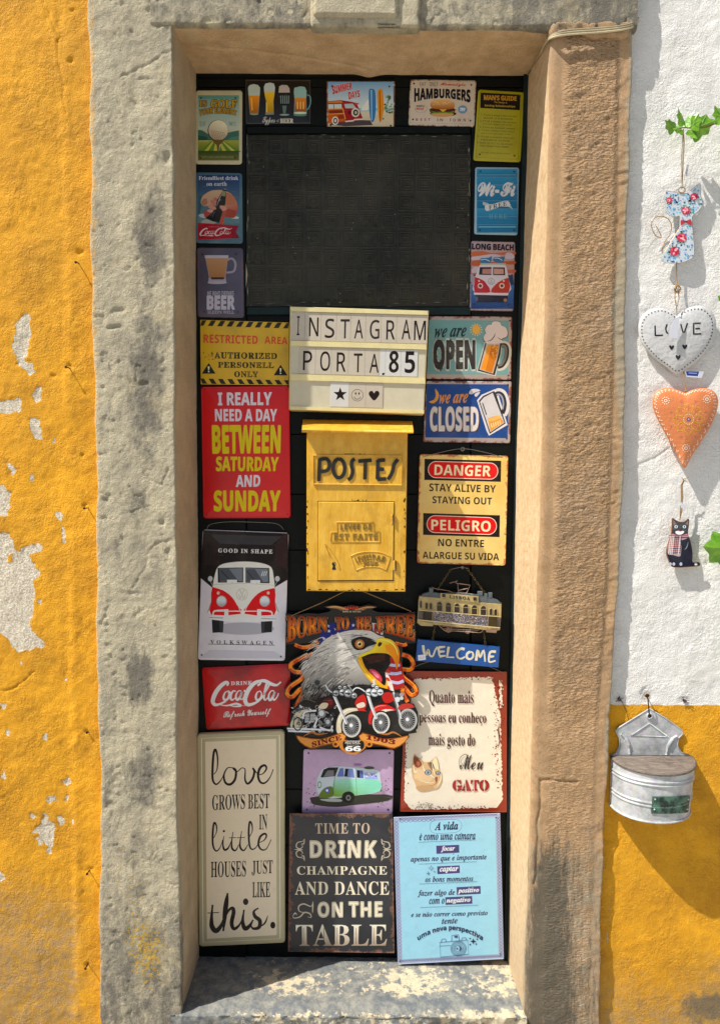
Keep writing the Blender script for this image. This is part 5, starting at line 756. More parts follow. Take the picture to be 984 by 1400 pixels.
D -= .0022*np.exp(-(np.minimum(crk, crk2)/1.3)**2)
D -= .0011*sstep(-1.5, 1.5, peel+6*fbm(Xg, 0, Zg, 90, 3, 31))
for hx, hy, hr in ((98,84,5),(100,15,3),(109,345,5),(96,503,5),(118,695,4),(75,515,4),(120,1000,4),(122,1190,4),(118,1320,4),(115,620,3)):
    D -= .004*np.exp(-((px-hx)**2+(py-hy)**2)/(hr*.8)**2)
dirt = sstep(1120, 1330, py+60*fbm(Xg, 0, Zg, 5, 2, 3))*1.15*(1-.6*sstep(88, 124, px+8*fbm(0, 0, Zg, 12, 2, 47))); grime = .25*sstep(1150, 1300, py)+.22*np.exp(-((px-100)/9)**2)*sstep(450, 600, py)*(py < 900)
sheet('plaster', Xg, YW-D, Zg, M_YEL, LW, dict(peel=peel, dirt=dirt, grime=grime, white=np.full(Xg.shape, -1.0)))
# --- right wall: white above, yellow dado below
RW = thing('plaster_wall', 'rough white plaster wall with a yellow dado right of the doorway', 'wall', (1, YW, 0))
xs0 = at(812, 1400, YW).x-.03
Us = axis(xs0, 2.4, xs0, .80, .0027)
Xg, Zg = np.meshgrid(Us, Zs)
px, py = proj(Xg, YW, Zg)
zb = at(900, 964, YW).z
D = .0045*fbm(Xg, 0, Zg, 5, 3, 21)+.0019*fbm(Xg, 0, Zg, 20, 4, 25)+.0009*fbm(Xg, 0, Zg, 75, 3, 29)
pe = np.maximum.reduce([8-np.hypot(px-884, (py-952)*.8), 5-np.hypot(px-935, py-958), 5-np.hypot(px-846, py-958), 4-np.hypot(px-965, py-770)])
pe = np.maximum(pe, -dline(px, py, [(838,1205),(832,1240),(828,1300),(826,1345),(834,1360)])+3.0)
cr = np.minimum(dline(px, py, [(860,640),(880,632),(895,626),(915,612)]), dline(px, py, [(835,1170),(845,1155),(848,1148)]))
D -= .0016*np.exp(-(cr/1.5)**2)-.0010*sstep(-2, 3, pe-.5)*0
D -= .0012*sstep(-1.5, 1.5, pe+4*fbm(Xg, 0, Zg, 90, 2, 5))
D += .0016*sstep(2, -10, px-(850-.028*(py-1000)))*(py > 1150)
dirt = sstep(1230, 1400, py+50*fbm(Xg, 0, Zg, 6, 2, 13))*1.0
grime = .9*np.exp(-(((px-975)/50)**2+((py-1375)/28)**2))+.3*sstep(1300, 1380, py)
sheet('plaster', Xg, YW-D, Zg, M_YEL, RW, dict(peel=pe-3.0, dirt=dirt, grime=grime, white=Zg-zb))

# --- stone surround
SU = thing('door_surround', 'weathered stone doorway surround, grey jamb left and ochre sandstone jamb right', 'door surround', (0, 0, 0))
def pil(name, prof, mat, attrfn, dispfn, st=.0027):
    """prof: list of callables z->(x,y) corner points of the plan; rows along z"""
    P_ = np.array([[list(map(float, p(z))) for p in prof] for z in (Zs[0], Zs[-1])])
    ref = np.array([list(map(float, p(1.4))) for p in prof]); L = np.hypot(*(ref[1:]-ref[:-1]).T)
    segs = []
    for i, l in enumerate(L):
        n = max(2, int(l/st)); segs += [(i, k/n) for k in range(n)]
    segs.append((len(L)-1, 1.0))
    X = np.zeros((len(Zs), len(segs))); Y = X.copy()
    C = [(np.array([p(z)[0] for z in Zs], float), np.array([p(z)[1] for z in Zs], float)) for p in prof]
    for j, (i, t) in enumerate(segs):
        X[:, j] = C[i][0]*(1-t)+C[i+1][0]*t; Y[:, j] = C[i][1]*(1-t)+C[i+1][1]*t
    # round the corners slightly
    for _ in range(2):
        X[:, 1:-1] = .25*X[:, :-2]+.5*X[:, 1:-1]+.25*X[:, 2:]; Y[:, 1:-1] = .25*Y[:, :-2]+.5*Y[:, 1:-1]+.25*Y[:, 2:]
    Z = np.repeat(Zs[:, None], len(segs), 1)
    tx, ty = np.gradient(X, axis=1), np.gradient(Y, axis=1); l = np.hypot(tx, ty)+1e-9
    nx, ny = ty/l, -tx/l
    px, py = proj(X, Y, Z); d = dispfn(X, Y, Z, px, py)
    return sheet(name, X+nx*d, Y+ny*d, Z, mat, SU, attrfn(X, Y, Z, px, py))
def fz(Y, L):
    p = sorted(zz(0, Y, L)); a = [q[0] for q in p]; b = [q[1] for q in p]
    return lambda z: float(np.interp(z, a, b))
lo_, li_, lb_ = fz(0, [(119,0),(126,450),(132,800),(138,1400)]), fz(0, [(236,0),(238,400),(241,700),(243,1100),(249,1390)]), fz(YD, [(268,95),(269,500),(272,900),(272,1290)])
wob = lambda z, s: .0022*math.sin(z*9+s)+.0014*math.sin(z*31+s*2)
def att_l(X, Y, Z, px, py):
    gr = np.zeros(X.shape)
    for cx, cy, rx, ry, a in ((205,330,26,90,.85),(200,520,30,140,.85),(188,690,20,60,.55),(215,210,10,30,.5),(190,925,24,50,.95),(195,1060,30,60,.75),(215,780,22,60,.45),(160,750,12,60,.4),(180,1180,45,120,.5),(150,620,10,300,.28),(145,1080,14,60,.6)):
        gr = np.maximum(gr, a*np.exp(-((px-cx)/rx)**2-((py-cy)/ry)**2))
    gr = np.maximum(gr, .62*sstep(1120, 1320, py)); gr = np.where(Y > .02, gr*.3, gr)
    li = np.where(Y < .02, .85*np.exp(-((px-205)/40)**2-((py-1310)/70)**2)+.62*np.exp(-((px-170)/50)**2-((py-1180)/120)**2), 0)
    pa = np.where((Y > .0035) & (px < 160), 1.0, 0)+.42*np.exp(-((px-(126+.008*py))/7)**2)*(Y < .02)*(py < 1150)+.12*(px < 180)*(Y < .02)*(py < 900)
    return dict(grime=gr, lichen=li, paint=pa, bounce_tint=np.where(Y > .012, .4, 0)+0*X)
def dis_l(X, Y, Z, px, py):
    px = px+5*fbm(X, Y, Z, 30, 3, 321)+2*fbm(X, Y, Z, 120, 2, 325); py = py+5*fbm(X, Y, Z, 30, 3, 331)+2*fbm(X, Y, Z, 120, 2, 335)
    fr = (Y < .03)
    d = .0024*fbm(X, Y, Z, 7, 3, 61)+.0019*fbm(X, Y, Z, 30, 4, 65)*np.where(fr, 1, .35)+.0011*fbm(X, Y, Z, 110, 2, 69)*np.where(fr, 1, .3)
    pit = fbm(X, Y, Z, 60, 3, 75); d -= .0016*sstep(.42, .6, pit)*fr
    for hx, hy, rx, ry in ((163,424,9,5),(196,525,7,5),(158,448,10,2.5),(222,715,5,6),(145,685,5,6),(232,755,3,6),(185,140,6,12),(228,215,4,8)):
        d -= .005*np.exp(-((px-hx)/rx)**2-((py-hy)/ry)**2)*fr
    for L in ([(205,0),(208,20),(215,30),(236,33)], [(235,65),(220,75),(200,90),(165,105)], [(135,676),(150,678),(175,700),(205,690)], [(200,640),(205,655),(222,662),(228,640)], [(185,805),(195,780),(212,745),(238,735)]):
        d -= .0018*np.exp(-(dline(px, py, L)/1.6)**2)*fr
    rg = np.exp(-(dline(px, py, [(142,830),(148,900)])/7)**2)+np.exp(-(dline(px, py, [(160,1050),(152,1110)])/9)**2)
    return d+.0030*rg*fbm(X, Y, Z, 120, 2, 91)
pil('left_jamb', [lambda z: (lo_(z)+wob(z, 1), .04), lambda z: (lo_(z)+wob(z, 1), .0045), lambda z: (lo_(z)+wob(z, 1)+.0038, 0), lambda z: (li_(z)+wob(z, 4)*.6, 0), lambda z: (lb_(z), YD+.01)], M_PLA, att_l, dis_l)
ro_ = fz(0, [(863,40),(858,300),(852,600),(846,800),(832,1000),(826,1100),(820,1400)])
rc_ = fz(0, [(755,0),(754,45),(747,420),(740,700),(731,960),(726,1114),(721,1257),(719,1382)])
rb_ = fz(YD, [(721,95),(712,420),(704,600),(698,960),(693,1310)])
ztopR = at(800, 47, 0).z
def att_r(X, Y, Z, px, py):
    gy = sstep(-16, -4, px-np.interp(py, [40,300,420,600,900,1000,1400], [868,860,842,856,846,834,850]))*.75*(Y < .02)
    gy = np.maximum(gy, .55*sstep(1040, 1200, py)); gy = np.maximum(gy, .5*np.exp(-((px-735)/10)**2-((py-1150)/90)**2))
    gm = 1.0*np.exp(-((px-750)/28)**2)*sstep(1060, 1250, py)+.6*sstep(1120, 1380, py)*(Y < .03)+.4*np.exp(-((px-800)/60)**2-((py-1180)/60)**2)
    gm = np.where(Y > .06, 0, gm); ham = sstep(14, 26, px-np.interp(py, [45,420,700,960,1400], [754,747,740,731,719]))*(Y < .012)*sstep(-14, -22, px-np.interp(py, [45,300,600,800,1000,1400], [863,858,852,846,832,820]))*(1-.6*sstep(900, 1020, py)); return dict(grey=gy, grime=np.clip(gm, 0, 1.1), ham=ham, reveal_sun=sstep(.006, .016, Y)*.8*(1-.5*sstep(1150, 1380, py)))
def dis_r(X, Y, Z, px, py):
    fr = (Y < .012); edge = sstep(14, 26, px-np.interp(py, [45,420,700,960,1400], [754,747,740,731,719]))*fr
    ham = vnoise(X*62+.8*fbm(X, Y, Z, 30, 2, 3), Y*60, Z*125-X*25+1.2*fbm(X, Y, Z, 12, 2, 8), 101)+.6*vnoise(X*120, Y*60, Z*210-X*40, 107)
    low = sstep(900, 1000, py)
    px = px+4*fbm(X, Y, Z, 30, 3, 341); py = py+5*fbm(X, Y, Z, 30, 3, 345)
    d = .0014*fbm(X, Y, Z, 8, 3, 111)+edge*(1-.6*low)*.0009*ham+.0009*fbm(X, Y, Z, 70, 3, 115)*(.35+.65*edge)
    d += low*fr*.0022*fbm(X, Y, Z, 28, 3, 120)
    d -= .0032*np.exp(-(dline(px, py, [(738,1068),(790,1070)])/1.5)**2)*fr+.003*np.exp(-(dline(px, py, [(738,1070),(736,1130),(730,1210)])/1.8)**2)*fr
    d -= .003*edge*sstep(-3, 3, 850-px-(py > 970)*18)*0
    d -= .004*np.exp(-((px-838)**2/40+(py-978)**2/25))
    return d+.0016*sstep(860, 870, py-0)*0
def zr(f): return f
pil('right_jamb', [lambda z: (rb_(z), YD+.01), lambda z: (rc_(z)+wob(z, 2)*.5-.001, .004), lambda z: (rc_(z)+.006, .001), lambda z: (ro_(z)+wob(z, 7), 0), lambda z: (ro_(z)+wob(z, 7), .04)], M_SAN, att_r, dis_r)
# --- lintel (front, under-edge, soffit), 6 mm proud of the jambs on the right
zl = at(500, 36, 0).z
XL = axis(-.80, .80, at(200, 0, 0).x, at(872, 0, 0).x, .0027) if False else np.arange(at(206, 10, 0).x, at(870, 10, 0).x, .0027)
prof = [(-.002, z) for z in np.arange(Z1, zl+.2, -.05)]+[(-.002, z) for z in np.arange(zl+.2, zl, -.003)]+[(-.002+y, zl) for y in np.arange(.0015, YD+.012, .003)]
PY = np.array([p[0] for p in prof]); PZ = np.array([p[1] for p in prof])
for _ in range(2): PY[1:-1] = .25*PY[:-2]+.5*PY[1:-1]+.25*PY[2:]; PZ[1:-1] = .25*PZ[:-2]+.5*PZ[1:-1]+.25*PZ[2:]
Xg = np.repeat(XL[None, :], len(PY), 0); Yg = np.repeat(PY[:, None], len(XL), 1); Zg = np.repeat(PZ[:, None], len(XL), 1)
px, py = proj(Xg, Yg, Zg); sof = (Yg > .012)
ty, tz = np.gradient(Yg, axis=0), np.gradient(Zg, axis=0); l = np.hypot(ty, tz)+1e-9; ny, nz = tz/l, -ty/l
edgeL = at(236, 10, 0).x
d = .0020*fbm(Xg, Yg, Zg, 8, 3, 131)+np.where(sof, .35, 1)*(.0017*fbm(Xg, Yg, Zg, 30, 3, 135)+.0009*fbm(Xg, Yg, Zg, 95, 2, 139))
d -= np.where(sof, 0, .0022*sstep(.25, .5, fbm(Xg, Yg, Zg, 55, 3, 145)))
d += .005*sstep(700, 760, px)*(~sof)-.002*sstep(225, 205, px)
d -= .002*np.exp(-(dline(px, py, [(262,62),(330,68),(390,75),(470,88),(510,95)])/1.5)**2)*sof
sag = .006*np.exp(-((px-505)/12)**2)*sstep(.12, .18, Yg)*sof
sheet('lintel', Xg, Yg+ny*d, Zg+nz*d-sag-.004*fbm(Xg, 0, 0, 9, 2, 150)*(~sof)*0, M_PLA, SU,
      dict(grime=np.where(sof, .05, .55+.15*fbm(Xg, 0, Zg, 9, 2, 7)*(px > 560)+.2*(px > 700)), lichen=np.zeros(Xg.shape), paint=np.where(sof, 0, .05), bounce_tint=np.where(sof, .85, 0)))
cap = MB(); cap.box((XL[0], .0, zl+.004), (XL[-1]-.006, .04, Z1)); cap.build('lintel_core', M_PLA, SU)
# broken mortar lip under the right end of the lintel and carved blocks over the door
def rough_block(name, a, b, mat, seed, amp=.0022, attrs=None, st=.004, parent=None):
    """box with subdivided noisy faces, a=min corner, b=max corner"""
    bm = bmesh.new(); bmesh.ops.create_cube(bm, size=1)
    for v in bm.verts: v.co = Vector([(a[i]+b[i])/2+v.co[i]*(b[i]-a[i]) for i in range(3)])
    bmesh.ops.bevel(bm, geom=bm.edges[:], offset=min(b[i]-a[i] for i in range(3))*.14, segments=1, affect='EDGES')
    for i in range(3):
        L = sorted(set([min(b[i]-a[i], .5)]))
        n = int((b[i]-a[i])/st)
        for k in range(1, min(n, 90)):
            co = Vector((0, 0, 0)); no = Vector((0, 0, 0)); co[i] = a[i]+(b[i]-a[i])*k/min(n, 90); no[i] = 1
            bmesh.ops.bisect_plane(bm, geom=bm.verts[:]+bm.edges[:]+bm.faces[:], plane_co=co, plane_no=no)
    bm.normal_update()
    co = np.array([v.co[:] for v in bm.verts]); d = amp*fbm(co[:, 0], co[:, 1], co[:, 2], 60, 3, seed)+amp*1.2*fbm(co[:, 0], co[:, 1], co[:, 2], 22, 2, seed+3)
    for v, k in zip(bm.verts, d): v.co += v.normal*k
    o0 = ORG[(parent or SU).name]
    for v in bm.verts: v.co -= o0
    me = bpy.data.meshes.new(name); bm.to_mesh(me); bm.free(); me.materials.append(mat); me.shade_smooth()
    for k, vv in (attrs or {}).items():
        at__ = me.attributes.new(k, 'FLOAT', 'POINT'); at__.data.foreach_set('value', [vv]*len(me.vertices))
    return link(name, me, parent or SU)
A_ = at(428, 24, -.02); B_ = at(545, -60, -.02)
rough_block('carved_block', (A_.x, -.016, A_.z+.006), (B_.x, .02, B_.z), M_PLA, 5, .0012, dict(grime=.05, paint=.1, lichen=0))
A_ = at(424, 33, -.02); B_ = at(576, -60, -.02)
rough_block('carved_block', (A_.x, -.009, A_.z+.003), (B_.x, .02, B_.z), M_PLA, 15, .0014, dict(grime=.3, paint=.3, lichen=0))
A_ = at(752, 52, 0); B_ = at(862, 36, 0)
rough_block('mortar_lip', (A_.x, -.006, A_.z+.002), (B_.x-.006, .03, B_.z+.004), M_SAN, 35, .0065, dict(grime=.1, grey=.45))
# --- threshold
zs = at(480, 1386, 0).z
xa, xb = at(240, 1386, 0).x, at(713, 1386, 0).x
XS = np.arange(xa-.01, xb+.012, .0027)
prof = [(y, zs) for y in np.arange(YD+.02, -.004, -.003)]+[(-.006, z) for z in np.arange(zs-.002, zs-.05, -.003)]+[(-.006, z) for z in np.arange(zs-.05, Z0, -.03)]
PY = np.array([p[0] for p in prof]); PZ = np.array([p[1] for p in prof])
for _ in range(3): PY[1:-1] = .25*PY[:-2]+.5*PY[1:-1]+.25*PY[2:]; PZ[1:-1] = .25*PZ[:-2]+.5*PZ[1:-1]+.25*PZ[2:]
Xg = np.repeat(XS[None, :], len(PY), 0); Yg = np.repeat(PY[:, None], len(XS), 1); Zg = np.repeat(PZ[:, None], len(XS), 1)
px, py = proj(Xg, Yg, Zg); top = (Zg > zs-.004)
ty, tz = np.gradient(Yg, axis=0), np.gradient(Zg, axis=0); l = np.hypot(ty, tz)+1e-9; ny, nz = tz/l, -ty/l
d = .0022*fbm(Xg, Yg, Zg, 12, 3, 201)+.0012*fbm(Xg, Yg, Zg, 45, 3, 205)+.0005*fbm(Xg, Yg, Zg, 150, 2, 209)
chip = sstep(.035, -.004, Yg)*(.003+.014*np.abs(fbm(Xg, 0, Zg, 16, 4, 215))); d -= chip*1.2
cream = .30+.25*sstep(.03, 0, Yg)+.5*np.exp(-(((px-395)/45)**2+((py-1345)/18)**2))+.5*np.exp(-(((px-560)/60)**2+((py-1345)/25)**2))+.4*np.exp(-((px-690)/40)**2)-.5*np.exp(-((py-1372)/7)**2)-.6*sstep(340, 260, px)
sheet('threshold', Xg, Yg-ny*d*-1, Zg+nz*d*-1 if False else Zg+np.where(top, 1, 0)*d, M_SIL, SU, dict(cream=cream))
m = MB(); m.box((xa-.03, .02, Z0), (xb+.03, YD+.03, zs-.012)); m.build('threshold_core', M_SIL, SU)

# ------------------------------------------------------------------ door
M_DOOR = plain('dark_green_gloss_paint', '#040b0a', .5, 0, .45, .0012, 60, 18, .18)
M_DOOR2 = plain('worn_frame_paint', '#12282a', .5, 0, .5, .0012, 120, 25, .25)
def mat_pane():
    t = NT('dusty_embossed_glass')
    c = t.mix(t.ramp(t.noise(9, 5, .6), .35, .65), lin('#22231f'), lin('#38372f'))
    c = t.mix(t.math('MULTIPLY', t.ramp(t.noise(60, 6, .7), .5, .75), .5), c, lin('#4a463a'))
    return t.done(c, .5, t.bump(t.noise(90, 4), .0006), Specular9IOR9Level=.25)
M_PANE = mat_pane()
DR = thing('door', 'dark green wooden door with dusty embossed glass pane, covered in signs', 'door', tuple(at(485, 1300, YD)))
def pbox(m, x0, y0, x1, y1, Yf, Yb):
    m.prism([(x0, y0), (x1, y0), (x1, y1), (x0, y1)], Yf, Yb)
def bevbox(name, pts, Yf, Yb, mat, parent, bv=.001, label=None):
    m = MB(); A = [at(x, y, Yf) for x, y in pts]; c = sum(A, Vector())/len(A); n = len(A)
    ins = [p+(c-p).normalized()*bv*1.4 for p in A]; fr = [Vector((p.x, Yf, p.z)) for p in ins]; mid = [Vector((p.x, Yf+bv, p.z)) for p in A]; bk = [Vector((p.x, Yb, p.z)) for p in A]
    vs = fr+mid+bk; fs = [tuple(range(n))]+[(n*i+k, n*(i+1)+k, n*(i+1)+(k+1) % n, n*i+(k+1) % n) for i in (0, 1) for k in range(n)]
    m.add(vs, fs); return m.build(name, mat, parent, label=label)
# vertical stiles, rails, boards
q4 = lambda x0, y0, x1, y1: [(x0, y0), (x1, y0), (x1, y1), (x0, y1)]
bevbox('door_frame', [(262, 90), (728, 90), (728, 106), (262, 106)], YD-.0012, YD+.02, M_DOOR, DR, .001)
bevbox('rail', [(262, 107), (728, 107), (728, 119), (262, 119)], YD-.0005, YD+.02, M_DOOR, DR, .001)
bevbox('door_frame', [(716, 100), (726, 100), (697, 1330), (688, 1330)], YD-.008, YD+.03, M_DOOR2, DR, .0015)
bevbox('stile', [(262, 120), (336, 120), (336, 1330), (262, 1330)], YD-.001, YD+.03, M_DOOR, DR, .001)
bevbox('stile', [(644, 120), (722, 120), (700, 1330), (644, 1330)], YD-.001, YD+.03, M_DOOR, DR, .001)
bevbox('rail', q4(337, 120, 643, 172), YD-.0015, YD+.03, M_DOOR, DR)
bevbox('rail', q4(337, 173, 643, 182), YD-.006, YD+.03, M_DOOR, DR, .002)
bevbox('rail', q4(337, 420, 643, 430), YD-.006, YD+.03, M_DOOR2, DR, .002)
rnd = random.Random(5)
yb = 431
while yb < 1330:
    y2 = min(yb+rnd.uniform(76, 84), 1332)
    bevbox('board', q4(337, yb, 643, y2-.9), YD+.0005+rnd.uniform(0, .0012), YD+.03, M_DOOR, DR, .0015); yb = y2
m = MB(); pbox(m, 262, 90, 728, 1332, YD+.02, YD+.04); m.build('backing', M_DOOR, DR)
# glass pane with relief of squares within squares
m = MB(); pbox(m, 337, 183, 643, 419, YD+.003, YD+.02); pane = m.build('pane', M_PANE, DR)
m = MB(); S = 25.3
def ridge_sq(m, cx, cy, h, w=1.3):
    o = [(cx-h, cy-h), (cx+h, cy-h), (cx+h, cy+h), (cx-h, cy+h)]; i = [(cx-h+w*2, cy-h+w*2), (cx+h-w*2, cy-h+w*2), (cx+h-w*2, cy+h-w*2), (cx-h+w*2, cy+h-w*2)]
    c = [((a[0]+b[0])/2, (a[1]+b[1])/2) for a, b in zip(o, i)]
    vs = [at(*p, YD+.003) for p in o]+[at(*p, YD+.0020) for p in c]+[at(*p, YD+.003) for p in i]
    m.add(vs, [(4*r+k, 4*r+(k+1) % 4, 4*(r+1)+(k+1) % 4, 4*(r+1)+k) for r in (0, 1) for k in range(4)])
for i in range(12):
    for j in range(9):
        cx, cy = 340+S*(i+.5), 188+S*(j+.5); off = rnd.choice((0, 0, 3))
        for h in rnd.choice(((11.6, 8.2, 4.6), (11.6, 8.2, 4.6), (11, 5), (9, 6.4, 3.8), (11.8,))):
            ridge_sq(m, cx+off*(h < 9)*.6, cy, h)
        if rnd.random() < .4: ridge_sq(m, cx, cy, 1.9, .8)
        if rnd.random() < .3:
            for q_ in (-9, -5, 5, 9): ridge_sq(m, cx+q_, cy+rnd.choice((-7, 7)), 1.7, .6)
for k in range(5):
    pass
m.build('relief', M_PANE, pane)
# paint smears and putty round the pane edge
a = Art(0, 0, 1, YD+.0015)
for k in range(90):
    sd = rnd.choice('tblr'); ln = rnd.uniform(2, 12)
    x, y = {'t': (rnd.uniform(345, 635), rnd.uniform(183, 187)), 'b': (rnd.uniform(340, 640), rnd.uniform(413, 419)), 'l': (rnd.uniform(337, 341), rnd.uniform(188, 410)), 'r': (rnd.uniform(638, 643), rnd.uniform(188, 412))}[sd]
    dx, dy = (ln, rnd.uniform(-.5, .5)) if sd in 'tb' else (rnd.uniform(-.5, .5), ln)
    a.line([(x, y), (x+dx*.5, y+dy*.5+rnd.uniform(-.5, .5)), (x+dx, y+dy)], rnd.uniform(.6, 1.8), rnd.choice(['#8d8a78', '#6d6c60', '#55564e']), taper=True)
a.line([(336, 360), (337, 375), (336, 395)], 3, '#b5ac93', taper=True); a.line([(641, 250), (642, 268)], 3, '#b5ac93', taper=True)
a.line([(338, 184), (338, 200)], 2.2, '#a9a28c', taper=True)
for k in range(14): a.ell(rnd.uniform(345, 635), rnd.uniform(190, 410), .9, .7, '#7c7a6c', 7)
a.pic('putty_smears', DR)

# ------------------------------------------------------------------ tin signs
YS = .1768
R = random.Random(11)
def up_all(ox, oy, sc, L): return [(ox+x/sc, oy+y/sc) for x, y in L]
def art(t, ox, oy, sc, step=3e-6): return Art(ox, oy, sc, t['_y'], step, t.get('_k', 8e-5))
# 1 golf
G = (262, 115, 12.17)
t = plate('tin_sign', 'cream framed golf sign with a ball on a tee above green fields', up_all(*G, [(72,105),(845,105),(838,1335),(62,1330)]), YS, tin('cream_enamel', '#c5bd98', second='#b5ad86'), r=4, rim=(3.5, .001))
a = art(t, *G)
a.grad((108, 185, 790, 760), '#6f9c92', '#b9c4b2', 8)
a.rect(108, 185, 790, 245, '#5f9186')
a.poly([(108,760),(180,770),(290,840),(400,880),(500,870),(600,810),(700,785),(790,770),(790,960),(108,960)], '#3d6a5b')
a.poly([(108,850),(250,880),(300,960),(108,960)], '#27503f'); a.poly([(790,860),(650,890),(560,960),(790,960)], '#4d7f66')
a.grad((108, 935, 790, 1130), '#a3a437', '#557322', 6)
for k in range(9):
    x = 120+k*80; a.poly([(430+(x-430)*.3, 945), (430+(x-430)*.3+14, 945), (x+70, 1130), (x, 1130)], '#c0bb4a' if k % 2 else '#5c8428')
a.grad((108, 1110, 790, 1270), '#2f4a1c', '#6b6a2c', 5)
for k in range(7): a.ell(140+k*22, 945+R.uniform(-6, 6), 10, 7, '#c9c6a6', 8)
a.ell(440, 770, 172, 176, '#2c2a1c'); a.ell(445, 768, 163, 168, lambda x, y: mixc('#efe6c4', '#b39c7d', max(0, min(1, (y-600)/330+(440-x)/900))), 28)
for r_ in range(7):
    for c_ in range(8):
        x, y = 330+c_*30+r_*8, 775+r_*26+c_*5
        if math.hypot(x-445, y-768) < 150: a.ell(x, y, 11, 5, '#6f5c49', 8, rot=.5)
a.poly([(330,925),(550,925),(500,985),(478,1010),(455,1130),(432,1130),(415,1010),(385,985)], '#6b5523'); a.line([(500,985),(470,1020),(455,1110)], 10, '#e8dfbf', taper=True)
a.pic('picture', t); a = art(t, *G); 
W_ = lambda x0, x1, yt0, yt1, yb0, yb1, bow: (lambda u, v: (x0+(x1-x0)*u, (yt0+(yt1-yt0)*u)*v+(yb0+(yb1-yb0)*u)*(1-v)-bow*4*u*(1-u)))
a.text('IS', 'b', (130,270,255,375), '#b98f28', .02, outline=(.05, '#2c2410')); a.text('GOLF', 'b', (320,262,755,395), '#c39a2c', .02, outline=(.05, '#2c2410'))
a.text('YOUR ELEMENT', 'sb', None or (128,410,750,480), '#b98f28', .02, outline=(.06, '#2c2410'), warp=W_(128, 750, 430, 440, 530, 525, 45))
a.text('TEE OFF', 'sans', (130,622,235,700), '#5d6a5c'); a.text('PAR 72', 'sans', (625,625,735,695), '#5d6a5c'); a.text('KEEP CALM AND SWING EASY', 'b', (150,1195,700,1228), '#8f9568')
a.pic('lettering', t); holes(t, up_all(*G, [(157,230),(728,228),(726,1222),(150,1222)]), YS)
# 2 types of beer
G = (328, 100, 9.46)
t = plate('tin_sign', 'black sign showing four different beer glasses in a row', up_all(*G, [(70,82),(915,88),(915,655),(75,660)]), YS, tin('black_enamel', '#0b0a0b', mott=.2), r=1.5, rim=(1.5, .0006))
a = art(t, *G); a.line([(80,92),(905,97),(905,645),(86,650)], 9, '#56504a', True)
def gl(pts, c0, c1, ys): a.poly(pts, lambda x, y: mixc(c0, c1, (y-ys[0])/(ys[1]-ys[0])))
a.poly([(105,190),(262,190),(258,300),(240,530),(130,535),(112,300)], '#6f8e88'); gl([(116,275),(252,275),(248,330),(236,515),(136,515),(122,400)], '#ee9418', '#a85e0c', (275,515)); a.poly([(105,190),(125,155),(180,140),(235,155),(262,190),(255,290),(113,290)], '#b9c7bd')
a.line([(150,320),(160,480)], 12, '#f7c34a'); a.ell(185, 532, 52, 10, '#8e9c72')
a.poly([(310,185),(455,180),(450,270),(436,360),(440,535),(330,540),(338,360),(318,270)], '#7c8f86'); gl([(318,240),(448,240),(440,300),(428,370),(436,510),(336,512),(346,370),(326,300)], '#f0c022', '#b5850e', (240,510)); a.poly([(310,180),(330,135),(390,122),(440,135),(455,185),(448,245),(316,245)], '#bcc9c6'); a.line([(345,380),(348,500)], 10, '#f9dd6a')
a.poly([(505,220),(640,220),(655,300),(640,400),(575,440),(520,400),(498,300)], '#1c2226'); a.poly([(508,170),(545,152),(610,155),(640,195),(645,250),(500,252)], '#b8aca4')
for k in range(5): a.line([(528+k*26,290),(532+k*24,395)], 12, '#7f8f92')
a.poly([(548,420),(605,420),(590,520),(560,520)], '#5e7776'); a.ell(577, 538, 62, 12, '#8fa09a')
a.line([(865,280),(905,300),(915,370),(895,440),(865,475)], 14, '#6d9aa0', smooth=4); a.poly([(695,240),(862,240),(858,300),(866,500),(862,535),(695,545),(705,300)], '#5c8384'); gl([(712,315),(852,315),(852,490),(712,490)], '#e08822', '#97500f', (315,490)); a.poly([(697,240),(705,190),(780,170),(840,180),(862,230),(858,320),(704,320)], '#8fb6b2')
for k in range(3): a.line([(745+k*38,370),(745+k*38,465)], 16, '#f1b868')
a.ell(780, 515, 82, 14, '#d7d9b8'); a.ell(780, 545, 85, 12, '#4f8a72')
a.pic('picture', t); a = art(t, *G); 
a.text('Types', 's', (290,565,455,672), '#c5c2bb', .01); a.text('of', 'b', (470,595,508,635), '#9a978f'); a.text('BEER', 'b', (520,588,692,645), '#d5d1c6', .02); a.pic('lettering', t)
# 3 summer days
G = (440, 100, 9.37)
t = plate('tin_sign', 'beach sign with a red wood panelled station wagon and two surfboards', up_all(*G, [(60,100),(935,103),(928,712),(62,705)]), YS, tin('rusted_rim_enamel', '#b8b0a0', rust=True, width=.004), r=1.5, rim=(2, .0006))
a = art(t, *G); a.grad((78,112,915,490), '#6fa3cf', '#d9e2e0', 8)
a.poly([(450,445),(915,440),(915,500),(470,500)], '#8fbcc4'); a.poly([(470,490),(915,480),(915,560),(500,600)], '#cfc8b4'); a.poly([(78,600),(500,560),(915,520),(915,690),(78,690)], '#cdbfa2'); a.poly([(80,560),(130,600),(80,650)], '#b9a988')
a.poly([(90,660),(200,600),(480,600),(620,605),(650,665),(300,680)], '#4a3f46'); a.poly([(560,380),(600,340),(660,400),(600,470),(500,470)], '#e4e2da', 3)
a.poly([(600,230),(635,200),(680,230),(692,400),(680,560),(655,625),(625,600),(605,470)], '#2e76b5', 3); a.poly([(625,215),(640,215),(645,600),(632,600)], '#8fc0dd')
a.poly([(710,240),(740,200),(775,220),(792,400),(780,540),(745,635),(722,540),(708,380)], '#d98b1a', 3); a.line([(738,225),(748,610)], 9, '#5b3012'); a.poly([(775,570),(800,580),(780,600)], '#3a2a20')
